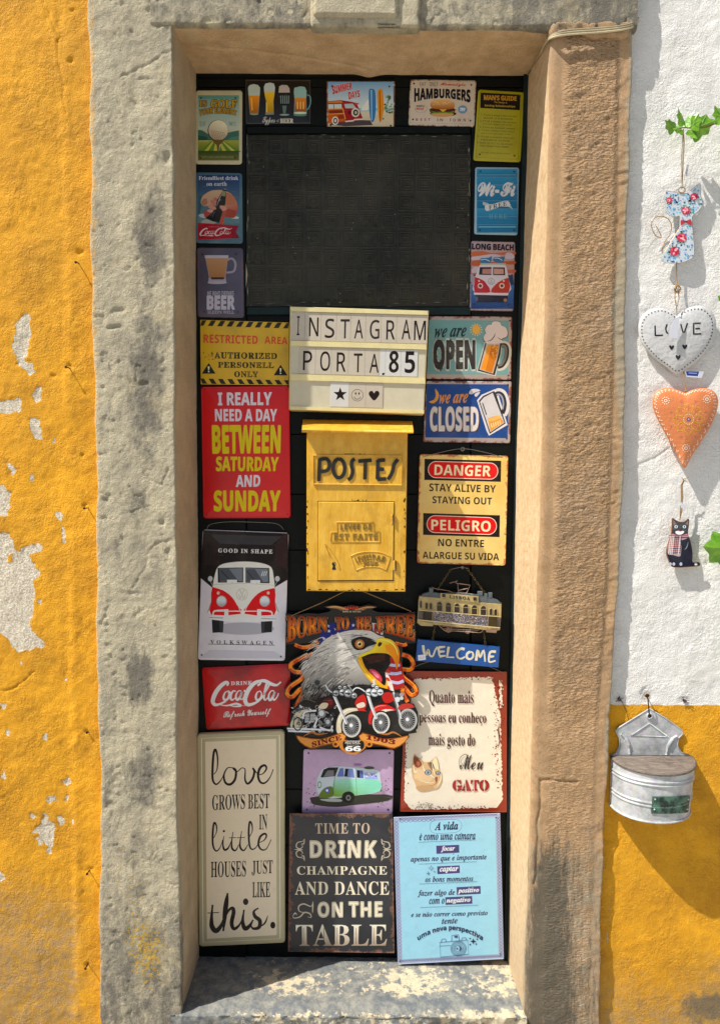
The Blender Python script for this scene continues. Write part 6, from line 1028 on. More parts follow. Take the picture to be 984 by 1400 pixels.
for k in range(26):
    an = R.uniform(2.2, 5.6); L = R.uniform(40, 95); a.line([(875,330),(875+L*.5*math.cos(an),330+L*.5*math.sin(an)-6),(875+L*math.cos(an)*.9,330+L*math.sin(an)*.9+14)], 9, R.choice(['#3f6a2c','#2f5526','#5e8a3a']), taper=.9)
for k in range(30): a.ell(R.uniform(800,910), R.uniform(380,510), R.uniform(8,18), 9, R.choice(['#4c6b38','#6d8a50','#2f4a26','#8a9a6a']), 8)
a.poly([(78,360),(240,345),(400,370),(450,395),(500,520),(520,570),(500,600),(330,625),(200,640),(78,640)], '#9c1820'); a.poly([(78,365),(250,350),(265,380),(78,385)], '#c97820')
a.poly([(80,400),(250,395),(255,450),(82,455)], '#c3d2d8'); a.poly([(285,395),(395,390),(440,450),(300,450)], '#aebfc6')
a.poly([(80,465),(270,455),(285,580),(310,615),(80,640)], '#c05a14'); a.poly([(90,480),(265,470),(272,510),(95,520)], '#7e2a10'); a.poly([(200,540),(280,530),(290,580),(215,590)], '#8f3414')
a.line([(78,460),(268,452),(300,590)], 12, '#e2a244'); a.line([(80,525),(275,515)], 9, '#e2a244'); a.line([(150,390),(155,460)], 8, '#3a2a40')
a.poly([(420,375),(470,385),(480,400),(430,405)], '#d8483a'); a.ell(430, 505, 52, 58, '#d9d2c2'); a.ell(432, 505, 34, 40, '#2a2a2c'); a.ell(434, 505, 16, 20, '#b9b5aa'); a.ell(355, 505, 20, 26, '#5a1018')
a.line([(300,620),(400,610),(420,595),(520,590)], 18, '#d7cfc0'); a.ell(170, 610, 42, 54, '#e2dccd'); a.ell(172, 610, 28, 38, '#1f1c1e'); a.ell(172, 610, 16, 22, '#d2cdc0')
a.pic('picture', t); a = art(t, *G); 
a.text('SUMMER', 'sb', [(125,165),(380,115),(388,205),(140,275)], '#c2202a', .02, outline=(.03, '#e9e4dc')); a.text('DAYS', 'sb', [(335,240),(482,215),(486,305),(345,338)], '#c2202a', .02, outline=(.03, '#e9e4dc')); a.pic('lettering', t); holes(t, up_all(*G, [(130,165),(862,170),(112,668),(880,672)]), YS)
# 4 hamburgers
G = (550, 100, 9.37)
t = plate('tin_sign', 'cream diner sign with a cheeseburger under tall black letters', up_all(*G, [(100,78),(945,95),(920,690),(75,672)]), YS, tin('burger_enamel', '#cdbfae', second='#c2ae9c', rust=True, width=.0002, amp=.02), r=3.5, rim=(2.5, .0008))
a = art(t, *G); a.line([(112,92),(930,108),(908,650),(95,636)], 3, '#93806e', True)
a.ell(520, 520, 170, 38, '#3a1a12'); a.poly([(350,470),(400,450),(640,455),(670,490),(640,520),(560,525),(450,520),(360,505)], '#3f5a1c', 3); a.poly([(370,515),(640,515),(625,548),(520,562),(400,548)], '#c9965c', 3)
a.poly([(365,450),(655,450),(650,490),(380,485)], '#4c1f16', 2); a.poly([(470,462),(570,462),(520,498)], '#e0b040'); a.line([(380,495),(440,508),(520,500),(600,510),(655,490)], 14, '#6f8a2c', smooth=4)
a.poly([(355,410),(365,370),(420,348),(520,340),(610,352),(660,380),(665,430),(640,455),(520,465),(390,452)], lambda x, y: mixc('#e3ae66', '#9b5a26', (y-340)/125), 3)
for k in range(34): x, y = R.uniform(390,630), R.uniform(358,405); a.ell(x, y, 5, 3, '#f2dca8', 6, rot=R.uniform(0,3))
a.ell(770, 465, 58, 52, '#4f7ba6', 20); a.ell(770, 465, 50, 45, '#6d97bd', 20); a.ell(238, 455, 78, 50, '#8c6f62', 24, hole=.95)
a.pic('picture', t); a = art(t, *G); 
a.text('HAMBURGERS', 'sb', (150,190,870,330), '#15131c', .035, sp=1.02, warp=lambda u, v: (150+720*u, (188+20*u)*v+(1-v)*(375+10*u-58*4*u*(1-u)+0)))
a.text('EAT', 'sb', (220,115,300,162), '#8d8274'); a.text('ONLY', 'sb', (345,110,455,168), '#7d7468'); a.text('Homestyle', 's', [(485,118),(805,130),(805,180),(485,172)], '#b93a24', .025)
a.text('BEST', 'sb', (170,578,355,610), '#7d4a3c', sp=1.6); a.text('IN', 'sb', (440,582,515,614), '#7d4a3c', sp=1.5); a.text('TOWN!', 'sb', (600,582,845,620), '#7d4a3c', sp=1.6)
a.text('100%', 'sbi', (175,412,280,438), '#3a2a26'); a.text('Beef', 'sbi', (175,445,275,475), '#c0392b', .02); a.text('TRY', 'sbi', (735,445,805,485), '#dfe6ea', .02); a.pic('lettering', t); holes(t, up_all(*G, [(147,132),(880,150),(868,608),(133,592)]), YS)
# 5 friendliest drink
G = (262, 230, 12.72)
t = plate('tin_sign', 'blue sign with a hand gripping a glass bottle above a red banner', up_all(*G, [(75,70),(880,85),(890,1310),(75,1300)]), YS, tin('blue_to_teal_enamel', '#3f6478', second='#55737c', mott=.3), r=4, rim=(3.5, .001))
a = art(t, *G); a.grad((112,118,835,960), '#1c3568', '#5d7f8c', 9, c2=None); a.poly([(112,480),(200,500),(180,620),(140,820),(250,830),(112,830)], '#275a6a'); a.rect(112,800,835,960,'#5c8088'); a.poly([(140,800),(240,795),(330,850),(300,880),(150,850)], '#b7bcc0', 2); a.poly([(690,870),(740,835),(820,850),(800,880)], '#c9c8c8', 2); a.poly([(170,920),(300,880),(430,940),(380,965),(200,965)], '#a9a79f', 2)
a.poly([(160,590),(200,480),(330,395),(470,378),(560,390),(680,440),(760,540),(800,650),(790,760),(740,860),(640,850),(560,820),(560,640),(420,640),(240,660),(190,640)], lambda x, y: mixc('#c9a685', '#b0503a', max(0, min(1, (y-500)/350+(x-500)/900))), 4)
a.poly([(180,560),(250,520),(280,600),(230,650),(180,620)], '#b0765a', 3); a.poly([(600,420),(740,500),(760,620),(640,640),(590,600)], '#b9714e', 3)
a.poly([(560,820),(640,700),(780,760),(740,860),(620,850)], '#a3402e', 3)
for pts, c in (([(330,560),(390,540),(450,600),(440,650),(380,640),(330,600)], '#c88676'), ([(290,650),(340,640),(430,680),(420,725),(340,710),(290,680)], '#c48274'), ([(215,770),(250,730),(330,720),(400,740),(370,790),(280,850),(230,850)], '#a8483e'), ([(270,730),(330,715),(380,730),(360,770),(290,760)], '#cf9a8c'), ([(395,510),(440,520),(450,560),(400,560)], '#b5695c')): a.poly(pts, c, 3)
a.poly([(480,660),(540,650),(610,700),(600,780),(560,900),(560,960),(490,975),(500,800)], '#b4523f', 3); a.poly([(495,650),(590,670),(610,710),(560,740),(500,720)], '#d39a86', 3)
a.poly([(560,350),(608,362),(600,460),(585,640),(500,660),(540,760),(480,950),(370,925),(240,870),(350,780),(420,690),(440,560),(520,430)], '#191b1c'); a.poly([(540,390),(600,400),(585,490),(520,480)], '#8c8a5c'); a.line([(560,360),(606,370)], 16, '#8a8884'); a.line([(540,420),(480,540),(440,660)], 10, '#d8d4cc', taper=True); a.line([(410,740),(360,850)], 12, '#c9c4bc', taper=True); a.line([(380,760),(320,840)], 10, '#b9b4ac', taper=True); a.line([(500,540),(480,560)], 30, '#8f8d88')
a.poly([(330,570),(380,560),(430,610),(420,650),(360,630)], '#c27a68', 3); a.poly([(300,655),(350,650),(425,690),(415,720),(340,700)], '#cc8d7c', 3); a.poly([(495,650),(560,655),(600,700),(560,720),(500,700)], '#cf927e', 3)
a.poly([(112,950),(300,960),(820,1000),(790,1060),(770,1110),(820,1180),(825,1215),(560,1225),(112,1245)], '#a81228'); a.poly([(690,990),(820,1000),(770,1110),(820,1180),(825,1215),(700,1220)], '#8c1426')
a.pic('picture', t); a = art(t, *G); 
a.text('Friendliest drink', 'b', (125,135,815,205), '#d5d8dc'); a.text('on earth', 'b', (262,235,612,308), '#ced2d6')
a.text('DRINK', 'b', (300,1008,490,1030), '#c06a70', sp=1.2)
def cola(a, x0, y0, x1, y1, col, k=1.0):
    """flowing script wordmark in a unit frame: strokes drawn as tapered ribbons"""
    W, H = x1-x0, y1-y0; f = lambda L: [(x0+u*W, y0+v*H) for u, v in L]; w = H*.085*k
    C1 = [(.215,.22),(.235,.14),(.20,.10),(.12,.25),(.045,.52),(.01,.80),(.04,.93),(.10,.92),(.20,.80)]
    C2 = [(.66,.22),(.70,.14),(.68,.06),(.60,.16),(.52,.42),(.48,.72),(.50,.90),(.56,.93),(.66,.82),(.74,.62)]
    for L, q in ((C1, 2.0), (C2, 2.0), ([(.10,.92),(.20,.97),(.30,.92),(.36,.90),(.42,.97),(.33,1.0),(.26,.96)], 1.0),
        ([(.235,.42),(.19,.48),(.165,.66),(.185,.76),(.225,.72),(.25,.55),(.235,.42),(.275,.50)], 1.1),
        ([(.345,.44),(.31,.42),(.275,.55),(.27,.70),(.295,.76),(.345,.66)], 1.1),
        ([(.425,.42),(.385,.42),(.35,.56),(.35,.70),(.375,.75),(.415,.60),(.43,.44),(.41,.66),(.43,.74),(.47,.62)], 1.1),
        ([(.70,.42),(.655,.48),(.635,.66),(.655,.76),(.695,.72),(.72,.55),(.70,.42)], 1.1),
        ([(.735,.62),(.79,.40),(.83,.18),(.82,.08),(.795,.15),(.765,.45),(.755,.70),(.775,.76),(.81,.66)], 1.1),
        ([(.90,.42),(.86,.42),(.825,.56),(.825,.72),(.85,.76),(.89,.60),(.91,.44),(.885,.66),(.905,.76),(.95,.62),(.965,.50)], 1.1),
        ([(.585,.20),(.66,.08),(.76,.04),(.86,.16),(.94,.20),(1.0,.08)], 1.6), ([(.46,.42),(.485,.42)], 1.2)):
        a.line(f(L), w*q, col, smooth=5, taper=True)
        a.line(f(L), w*q*.45, col, smooth=5)
cola(a, 145, 1030, 700, 1180, '#d8c8c8'); a.pic('lettering', t); holes(t, up_all(*G, [(182,1190),(778,1195)]), YS)
# 6 man's guide
G = (645, 115, 6.507)
t = plate('tin_sign', 'bright yellow sign with a numbered list under a black heading', up_all(*G, [(55,48),(470,75),(430,695),(10,680)]), YS-.002, tin('yellow_enamel', '#a8a00c', second='#b0a412'), r=3.5, rim=(3.5, .0012))
a = art(t, *G); a.poly([(76,75),(430,95),(424,232),(72,212)], '#17130c'); a.line([(70,68),(440,92),(410,672),(36,652)], 3, '#6a6208', True)
a.text("MAN'S GUIDE", 'sb', [(104,95),(396,108),(396,150),(104,142)], '#b98a2e', .03, sp=.95); a.text('To Sexy &', 'sb', [(195,152),(312,158),(312,178),(195,172)], '#a9862c', .02); a.text('Saving Relationships', 'sb', [(112,178),(382,190),(382,214),(112,204)], '#b2922c', .02)
ys = 262
for i, (l1, l2) in enumerate((('Find a woman who cooks', 'and cleans'), ('Find a woman who makes', 'you feel happy and loved'), ('Find an honest woman', None), ('Find a woman who says', 'yes to all you want to do'), ('Find a woman who is', 'adorable in bed'), ('Most of all it is vital', 'that these four women'))):
    dx = -i*7; a.text(str(i+1)+'. '+l1, 'm', [(78+dx, ys), (395+dx, ys+17), (395+dx, ys+33), (78+dx, ys+16)], '#4a4308', .005); ys += 28
    if l2: a.text(l2, 'm', [(102+dx, ys), (360+dx, ys+13), (360+dx, ys+29), (102+dx, ys+16)], '#4a4308', .005); ys += 27
a.text('do not know each other', 'm', [(80,600),(340,612),(340,626),(80,614)], '#4a4308'); a.pic('lettering', t); holes(t, up_all(*G, [(90,88),(425,105),(68,625),(376,636)]), YS-.002)
# 7 wifi
t = plate('tin_sign', 'blue planked sign with white script lettering and a small ribbon', up_all(*G, [(28,738),(418,742),(405,1345),(18,1335)]), YS, tin('sea_blue_enamel', '#8fb0c0'), r=3, rim=(3, .0009))
a = art(t, *G); 
for k in range(8): a.grad((42, 755+k*71, 402, 755+k*71+69), mixc('#1d6f9e', '#2f8db8', R.random()), mixc('#15608f', '#2a7fae', R.random()), 3)
for k in range(60): x, y = R.uniform(45,330), R.uniform(760,1320); a.line([(x,y),(x+R.uniform(20,70),y+R.uniform(-2,2))], R.uniform(1,3), R.choice(['#6fb0cc','#0f4c74','#4b9cc0']), taper=True)
a.rect(55,1265,390,1275,'#6fb2cc'); a.rect(50,805,395,811,'#65a9c4')
a.poly([(95,1045),(150,1062),(120,1085),(95,1072)], '#9fb6c0'); a.poly([(335,1060),(362,1118),(338,1100),(318,1090)], '#9fb6c0')
a.poly([(118,1075),(180,1068),(250,1048),(310,1036),(335,1060),(330,1088),(260,1090),(190,1112),(125,1128)], '#c9d0d4', 3); a.pic('picture', t); a = art(t, *G); 
a.text('Wi-Fi', 's', [(48,872),(385,872),(385,1000),(48,1000)], '#d6dade', .03); a.text('FREE', 'b', [(148,1080),(305,1040),(308,1078),(150,1118)], '#3a4a56', sp=1.2); a.text('HERE', 'b', (150,1155,310,1195), '#5f9cba', sp=1.2); a.pic('lettering', t); holes(t, up_all(*G, [(75,775),(372,778),(68,1297),(372,1297)]), YS)
# 8 long beach van
G = (636, 320, 12.72)
t = plate('tin_sign', 'sign with a red and white camper van driving through blue surf at sunset', up_all(*G, [(100,118),(865,140),(832,1345),(70,1330)]), YS, tin('faded_surf_enamel', '#9a92a0', rust=True, width=.0006, amp=.02), r=2.5, rim=(2.5, .0008))
a = art(t, *G); a.grad((118,140,845,700), '#a89498', '#b98a7c', 8); 
for y, c in ((310,'#b9603a'),(470,'#b0542f'),(620,'#b55f4e')): a.poly([(118,y),(300,y-15),(480,y+20),(845,y-5),(840,y+60),(600,y+50),(400,y+70),(118,y+80)], c, 3)
for pts in ([(118,400),(250,380),(450,350),(600,370),(560,430),(380,430),(118,450)], [(700,340),(770,320),(840,360),(840,420),(700,430)], [(118,600),(200,570),(250,640),(118,680)]): a.poly(pts, '#b9b0c0', 3)
a.grad((95,880,838,1300), '#3f6ea8', '#1e3f7e', 6)
a.poly([(740,740),(820,690),(840,880),(740,900)], '#1d3f66')
for k in range(60): x, y = R.uniform(100,800), R.uniform(1060,1290); a.line([(x,y),(x+R.uniform(20,70),y+R.uniform(-8,8))], R.uniform(4,12), R.choice(['#6f95c8','#2a57a0','#15305f','#8fb0d8']), taper=True)
a.poly([(180,1040),(740,1040),(720,1190),(190,1190)], '#2a2c3c'); a.poly([(255,460),(270,420),(400,410),(460,385),(440,490),(400,505),(260,500)], '#2f6a98', 3); a.poly([(480,440),(500,400),(620,400),(680,395),(640,500),(500,480)], '#2f6a98', 3)
a.line([(265,450),(350,440),(420,475)], 12, '#b9d0dc', smooth=4); a.line([(500,420),(570,420),(640,460)], 12, '#b9d0dc', smooth=4); a.rect(255,505,700,545,'#a9a48c')
a.poly([(235,560),(300,535),(640,535),(705,565),(735,700),(755,800),(750,1020),(165,1020),(160,800),(185,700)], '#c9c3cc', 3)
a.poly([(248,575),(452,575),(450,712),(232,708)], '#23222e'); a.poly([(478,578),(682,580),(690,716),(478,714)], '#23222e'); a.poly([(295,605),(450,605),(448,695),(290,690)], '#b07a74'); a.poly([(490,600),(660,605),(665,695),(492,698)], '#c08f84')
a.poly([(175,750),(300,800),(360,860),(432,1012),(160,1015),(160,800)], '#b32436', 2); a.poly([(735,760),(600,820),(520,880),(440,1012),(752,1018),(755,800)], '#b33a30', 2)
a.ell(448, 822, 60, 60, '#8f93a8', 24, hole=.82); a.text('V', 'sb', (425,785,470,820), '#8f93a8'); a.text('W', 'sb', (415,825,480,860), '#8f93a8')
for x, c in ((258, '#d9c8c0'), (632, '#d9cdb8')): a.ell(x, 900, 45, 46, c); a.ell(x, 900, 28, 28, '#6a3a3a')
for x in (235, 665): a.ell(x, 815, 16, 16, '#d9c0b0')
a.poly([(140,1020),(750,1025),(735,1068),(150,1055)], '#cfcad6'); a.ell(690, 1150, 30, 30, '#b0703c'); a.ell(195, 1130, 22, 40, '#5a5c70'); a.pic('picture', t)
a = art(t, *G); a.text('LONG', 'sb', [(112,160),(442,168),(442,280),(108,268)], '#201a30', .04); a.text('BEACH', 'sb', [(478,168),(840,180),(836,290),(478,280)], '#2a2038', .04); a.pic('lettering', t); holes(t, up_all(*G, [(150,1215),(742,1225),(155,715),(752,725)]), YS)
# 9 beer sleeps well
G = (230, 80, 3.785)
t = plate('tin_sign', 'faded purple sign with a square beer glass, directly below the blue bottle sign', up_all(*G, [(148,978),(388,980),(393,1342),(152,1338)]), YS, tin('violet_enamel', '#4a4658', second='#565064', rust=True, width=.0003, amp=.012), r=4, rim=(3.2, .0009))
a = art(t, *G); a.line([(158,990),(380,992),(383,1330),(162,1326)], 1.6, '#8b5f60', True)
a.line([(302,1045),(330,1035),(348,1060),(340,1100),(302,1108)], 11, '#9d94a2', smooth=4); a.poly([(190,1018),(312,1018),(297,1130),(302,1160),(206,1160),(212,1130)], '#a59cab'); a.poly([(194,1034),(309,1034),(292,1138),(216,1138)], lambda x, y: mixc('#b98c62', '#a87444', (y-1034)/104)); a.poly([(222,1132),(290,1132),(288,1143),(224,1143)], '#40302c'); a.ell(254,1160,50,7,'#b3abb8'); a.rect(190,1018,312,1033,'#bdb6c4'); a.pic('picture', t)
a = art(t, *G); a.text('HE WHO DRINKS', 'sb', (203,1203,340,1228), '#b3aebd'); a.text('BEER', 'sb', [(200,1226),(346,1226),(345,1300),(200,1300)], '#c4bfce', .04); a.text('SLEEPS WELL', 'b', (204,1304,342,1322), '#a49fae', .02); a.pic('lettering', t); holes(t, up_all(*G, [(176,1013),(350,1012),(186,1309),(360,1311)]), YS)
GAIN = 1.35
# 10 restricted area
G = (260, 420, 4.669)
t = plate('tin_sign', 'scratched yellow warning sign with black hazard stripes and red heading', up_all(*G, [(65,80),(632,98),(630,498),(68,492)]), YS-.0015, tin('hazard_yellow_enamel', '#b8941a', second='#c49c14', mott=.4), r=1, rim=(1.5, .0005))
a = art(t, *G)
for k in range(10):
    x = 60+k*60; x0 = max(x, 66)
    a.poly([(min(x+15, 631), 84+(x-65)*.032), (min(x+45, 631), 84+(x-65)*.032), (min(x+25, 630), 118+(x-65)*.032), (max(min(x-8, 630), 66), 118+(x-65)*.032)], '#26221c')
    a.poly([(min(max(x-2, 68), 628), 455+(x-65)*.02), (min(x+28, 628), 455+(x-65)*.02), (min(x+50, 628), 489+(x-65)*.01), (min(x+18, 628), 489+(x-65)*.01)], '#26221c')
a.cut()
for cx, cy in ((119, 392), (577, 403)):
    a.cut(); a.poly([(cx-44,cy+32),(cx,cy-36),(cx+44,cy+32)], '#171613'); a.poly([(cx-6,cy-14),(cx+6,cy-14),(cx+3,cy+10),(cx-3,cy+10)], '#d9cfae'); a.ell(cx,cy+19,5,5,'#d9cfae',10)
a.cut()
for k in range(14): a.ell(R.uniform(85,150), R.uniform(280,340), R.uniform(2,6), R.uniform(2,5), R.choice(['#8a4a16','#6b3a10']), 7)
a.pic('picture', t); a = art(t, *G); 
a.text('RESTRICTED', 'sb', [(86,172),(432,182),(432,236),(86,228)], '#bf4528', .012, sp=1.05); a.text('AREA', 'sb', [(475,185),(622,192),(622,238),(475,232)], '#bf4528', .012, sp=1.05)
def stencil(a, s, box, col, bg, off=.02):
    a.text(s, 'b', box, col, off, sp=1.12)
stencil(a, 'AUTHORIZED', [(155,285),(555,292),(555,332),(155,328)], '#2b2418', 0, .03); stencil(a, 'PERSONELL', [(178,348),(535,352),(535,390),(178,387)], '#2b2418', 0, .03); stencil(a, 'ONLY', [(282,408),(434,410),(434,448),(282,447)], '#2b2418', 0, .03)
for y, x0, x1, n in ((309,160,550,10),(369,183,532,9),(429,285,432,4)):
    for k in range(n): a.line([(x0+(x1-x0)*(k+.42)/n, y-20), (x0+(x1-x0)*(k+.5)/n, y+22)], 2.4, '#b8941a')
a.pic('lettering', t)
# 11 red sign
t = plate('tin_sign', 'bright red sign with large white and yellow block letters', up_all(*G, [(70,508),(632,503),(642,1345),(85,1348)]), YS-.001, tin('scarlet_enamel', '#c0000a', second='#b40009', mott=.12), r=3.5, rim=(1.6, .0006))
a = art(t, *G); wh, ye = '#c9c4cc', '#c9b60c'
for s, b, c, o in (('I REALLY', [(176,545),(522,542),(520,625),(178,627)], wh, .02), ('NEED A DAY', [(158,650),(555,650),(553,728),(160,728)], wh, .02), ('BETWEEN', [(138,752),(580,752),(576,932),(142,936)], ye, .03), ('SATURDAY', [(165,952),(566,955),(562,1048),(165,1048)], ye, .025), ('AND', [(292,1072),(450,1070),(446,1146),(292,1148)], wh, .02), ('SUNDAY', [(150,1168),(578,1168),(574,1305),(152,1306)], ye, .03)): a.text(s, 'sb', b, c, o)
a.pic('lettering', t); holes(t, up_all(*G, [(614,525),(92,525),(105,1325),(622,1322)]), YS-.001, .9)
GAIN = 1.25
# 12/13 open and closed
G = (570, 430, 7.289)
RUST = (.13, .035, .03)
t = plate('tin_sign', 'pale teal rusty edged sign with sun and full beer mug', up_all(*G, [(122,15),(945,22),(935,650),(90,640)]), YS, tin('rusted_cream_enamel', '#9a8c84', rust=True, width=.0012, amp=.035, rustcol=RUST), r=2, rim=(2, .0006))
a = art(t, *G); a.poly([(120,55),(912,60),(905,600),(98,595)], '#638d8e')
OC = up_all(0, 0, 1, [(665,210),(680,190),(670,150),(700,105),(735,100),(750,72),(795,65),(830,80),(842,110),(885,130),(905,180),(895,225),(850,245),(835,262),(740,262),(705,280),(668,270),(655,235)])
a.ell(587, 152, 62, 62, '#d3b77a', 24, hole=.0) if False else None
for k in range(14): an = 2*PI*k/14; a.line([(587+48*math.cos(an),152+48*math.sin(an)),(587+62*math.cos(an),152+62*math.sin(an))], 8, '#cfb98a')
a.ell(587,150,40,46,'#cf9a3c',20)
a.line([(838,300),(880,300),(905,350),(895,450),(850,520),(800,530)], 66, '#b7b2a6', smooth=5); a.poly([(672,270),(850,262),(835,400),(780,615),(590,570)], '#b7b2a6')
a.line([(838,310),(875,310),(893,355),(882,440),(845,505),(800,520)], 44, '#2a2725', smooth=5); a.line([(838,312),(872,315),(886,360),(876,435),(842,495),(805,510)], 22, '#6b655f', smooth=5)
a.poly([(678,280),(842,272),(828,400),(772,605),(602,560)], '#2a2725'); a.poly([(690,285),(825,280),(808,400),(755,590),(618,548)], '#a79c90'); a.poly([(705,306),(812,300),(795,400),(745,582),(632,542)], '#b8690a'); a.poly([(705,306),(740,305),(680,560),(632,542)], '#d08214')
a.poly(OC, '#2a2725', 4); a.poly([(x*.96+31,y*.95+6) for x, y in OC], '#c4b6b0', 4); a.poly([(690,240),(740,215),(790,200),(830,235),(838,285),(690,290)], '#c4b6b0', 2); a.line([(690,268),(735,255),(768,215),(775,185)], 9, '#2a2725', smooth=4, taper=True); a.line([(800,225),(830,248),(850,245)], 7, '#2a2725', smooth=4, taper=True)
for k in range(16): a.ell(R.uniform(745,795), R.uniform(300,420), R.uniform(4,9), None, '#e0b060', 8, hole=.5)
a.pic('picture', t); a = art(t, *G); 
a.text('we are', 'bi', [(178,140),(492,128),(488,222),(170,232)], '#1f2a2e', .012, shear=.1); a.text('OPEN', 'sb', (160,250,580,550), '#2c2a28', .035, outline=(.05, '#a9aca2')); a.pic('lettering', t); holes(t, up_all(*G, [(922,62),(908,608)]), YS)
t = plate('tin_sign', 'dark blue rusty edged sign with moon and nearly empty beer mug', up_all(*G, [(92,662),(940,668),(925,1282),(58,1270)]), YS, tin('rusted_grey_enamel', '#9c918e', rust=True, width=.0014, amp=.04, rustcol=RUST), r=2, rim=(2, .0006))
a = art(t, *G); a.poly([(95,692),(912,696),(900,1232),(80,1225)], '#1b3f7c')
a.poly([(180,740),(215,790),(205,850),(160,885),(118,870),(165,850),(185,810)], '#c98a2e', 3); a.poly([(515,785),(540,745),(600,742),(628,760),(580,775),(545,795)], '#b9b4b4', 3); a.poly([(570,800),(590,780),(625,775),(590,820)], '#b9b4b4', 3)
a.line([(770,790),(810,765),(860,790),(890,880),(880,960),(860,1000)], 62, '#c2bfc0', smooth=5); a.poly([(595,855),(640,800),(770,745),(800,770),(900,1100),(715,1208),(690,1160)], '#c2bfc0')
a.line([(775,800),(812,785),(850,810),(870,880),(862,950),(845,985)], 42, '#2b2b33', smooth=5); a.line([(780,806),(812,795),(842,820),(858,880),(850,945)], 16, '#8d8f99', smooth=5)
a.poly([(612,862),(655,812),(765,762),(785,790),(880,1085),(722,1190)], '#2b2b33'); a.poly([(625,870),(665,825),(752,780),(868,1078),(728,1172)], '#b9b6b8'); a.poly([(700,1040),(760,1015),(822,1008),(862,1075),(730,1165)], '#c58a3c'); a.poly([(705,1045),(765,1020),(825,1010),(835,1030),(770,1060),(712,1065)], '#d9a455'); a.line([(650,880),(690,1000)], 10, '#2b2b33')
for k in range(5): a.line([(735+k*22,1085-k*8),(745+k*20,1130-k*9)], 7, '#ecd0a0')
a.pic('picture', t); a = art(t, *G); 
a.text('we are', 'bi', [(222,800),(508,788),(502,880),(218,890)], '#c07f3a', .012, shear=.1); a.text('CLOSED', 'sb', (135,925,625,1178), '#4a2c28', .03); a.text('CLOSED', 'sb', (126,915,614,1168), '#c3bebb', .03); a.pic('lettering', t); holes(t, up_all(*G, [(902,700),(892,1236)]), YS)
GAIN = 1.25
# 14 danger
G = (560, 420, 3.8875)
YG = .1715
t = plate('warning_sign', 'rust browned yellow bilingual danger sign hanging from a wire', up_all(*G, [(52,780),(522,790),(508,1374),(38,1360)]), YG, tin('aged_yellow_enamel', '#d9bd70', second='#cfae5c', rust=True, width=.0018, amp=.035, rustcol=(.30, .10, .03), mott=.25), r=3.5, rim=(1.5, .0005))
a = art(t, *G)
for (x0, y0, x1, y1), dy in (((78,806,485,918), 10), ((71,1094,478,1210), 12)):
    a.poly([(x0,y0),(x1,y0+dy),(x1-2,y1+dy),(x0-1,y1)], '#19100c')
    for g_, c in ((0, '#e8c7b0'), (3.5, '#c60a0c')):
        h = (y1-y0)/2-11-g_; cy = (y0+y1)/2; P_ = []
        for k in range(20):
            an = PI/2+PI*k/19; P_.append((x0+16+h+g_+h*math.cos(an)*.95, cy+1+h*math.sin(an)))
        for k in range(20):
            an = -PI/2+PI*k/19; P_.append((x1-14-h-g_+h*math.cos(an)*.95, cy+dy-1+h*math.sin(an)))
        a.poly(P_, c)
a.pic('picture', t, 'red lozenges on black bars'); a = art(t, *G); 
a.text('DANGER', 'sb', [(132,836),(432,842),(428,900),(130,892)], '#dfcfa6', .0); a.text('PELIGRO', 'sb', [(114,1128),(430,1136),(428,1194),(114,1184)], '#dfcfa6', .0)
for s, b in (('STAY ALIVE BY', [(103,936),(457,946),(456,986),(103,978)]), ('STAYING OUT', [(120,1004),(436,1012),(435,1050),(120,1042)]), ('NO ENTRE', [(150,1230),(394,1237),(393,1276),(150,1270)]), ('ALARGUE SU VIDA', [(68,1298),(474,1308),(473,1346),(68,1336)])): a.text(s, 'sb', b, '#2a1c10', -.012)
a.pic('lettering', t)
def cord(name, t, L, r, mat, n=6, smooth=True):
    m = MB(); pts = [tuple(at(x, y, Y)) for x, y, Y in L]
    if smooth and len(pts) > 2: pts = catmull(pts, 5)
    m.tube(pts, r, n); return m.build(name, mat, t, smooth=True)
M_WIRE = plain('thin_steel_wire', '#8a867c', .4, .8); M_TWINE = plain('jute_twine', '#b08a54', .9, 0, .4, .002, 900); M_STEEL = plain('dull_steel', '#9a9894', .35, .9)
cord('wire', t, [(577,625,YG),(600,619,YG-.003),(632,613.5,YG-.004),(665,619,YG-.003),(688,626,YG)], .0007, M_WIRE)
m = MB(); c = at(632, 614, YG-.004); m.tube([c+Vector((.0042*math.cos(k*PI/4), 0, .0042*math.sin(k*PI/4))) for k in range(8)], .0008, 6, True); m.tube([c+Vector((0, -.004, 0)), c+Vector((0, .012, 0))], .0012, 6); m.build('screw_eye', M_STEEL, t)
GAIN = 1.7
# 15 camper van sign, raised pillow edge
G = (260, 700, 4.514)
t = plate('tin_sign', 'embossed sign with red and white camper van seen head on, hung by wire', up_all(*G, [(78,108),(608,128),(585,918),(48,912)]), YS-.003, tin('white_camper_enamel', '#b4b2ba', mott=.15, rough=.22), r=4, rim=(3, .001))
a = art(t, *G)
a.poly([(82,112),(604,132),(606,415),(510,472),(330,470),(140,470),(62,405)], '#130d0d'); a.poly([(130,138),(565,150),(500,205),(180,195)], '#2b2a2e'); a.poly([(92,118),(125,135),(190,200),(180,330),(80,330)], '#1c1314'); a.poly([(598,135),(560,152),(525,210),(525,330),(598,350)], '#251416')
a.poly([(120,850),(520,858),(585,905),(60,900)], '#a3a2ac'); a.ell(330, 720, 190, 38, lambda x, y: '#8f8e96', 24)
for x0, x1 in ((134, 208), (436, 508)): a.poly([(x0,660),(x1,660),(x1-4,742),(x0+4,746)], '#16151a', 0); a.poly([(x0+44,660),(x1,660),(x1-4,742),(x0+50,745)], '#2a2a30') if x0 < 300 else a.poly([(x0,660),(x0+26,660),(x0+22,742),(x0+4,740)], '#2a2a30')
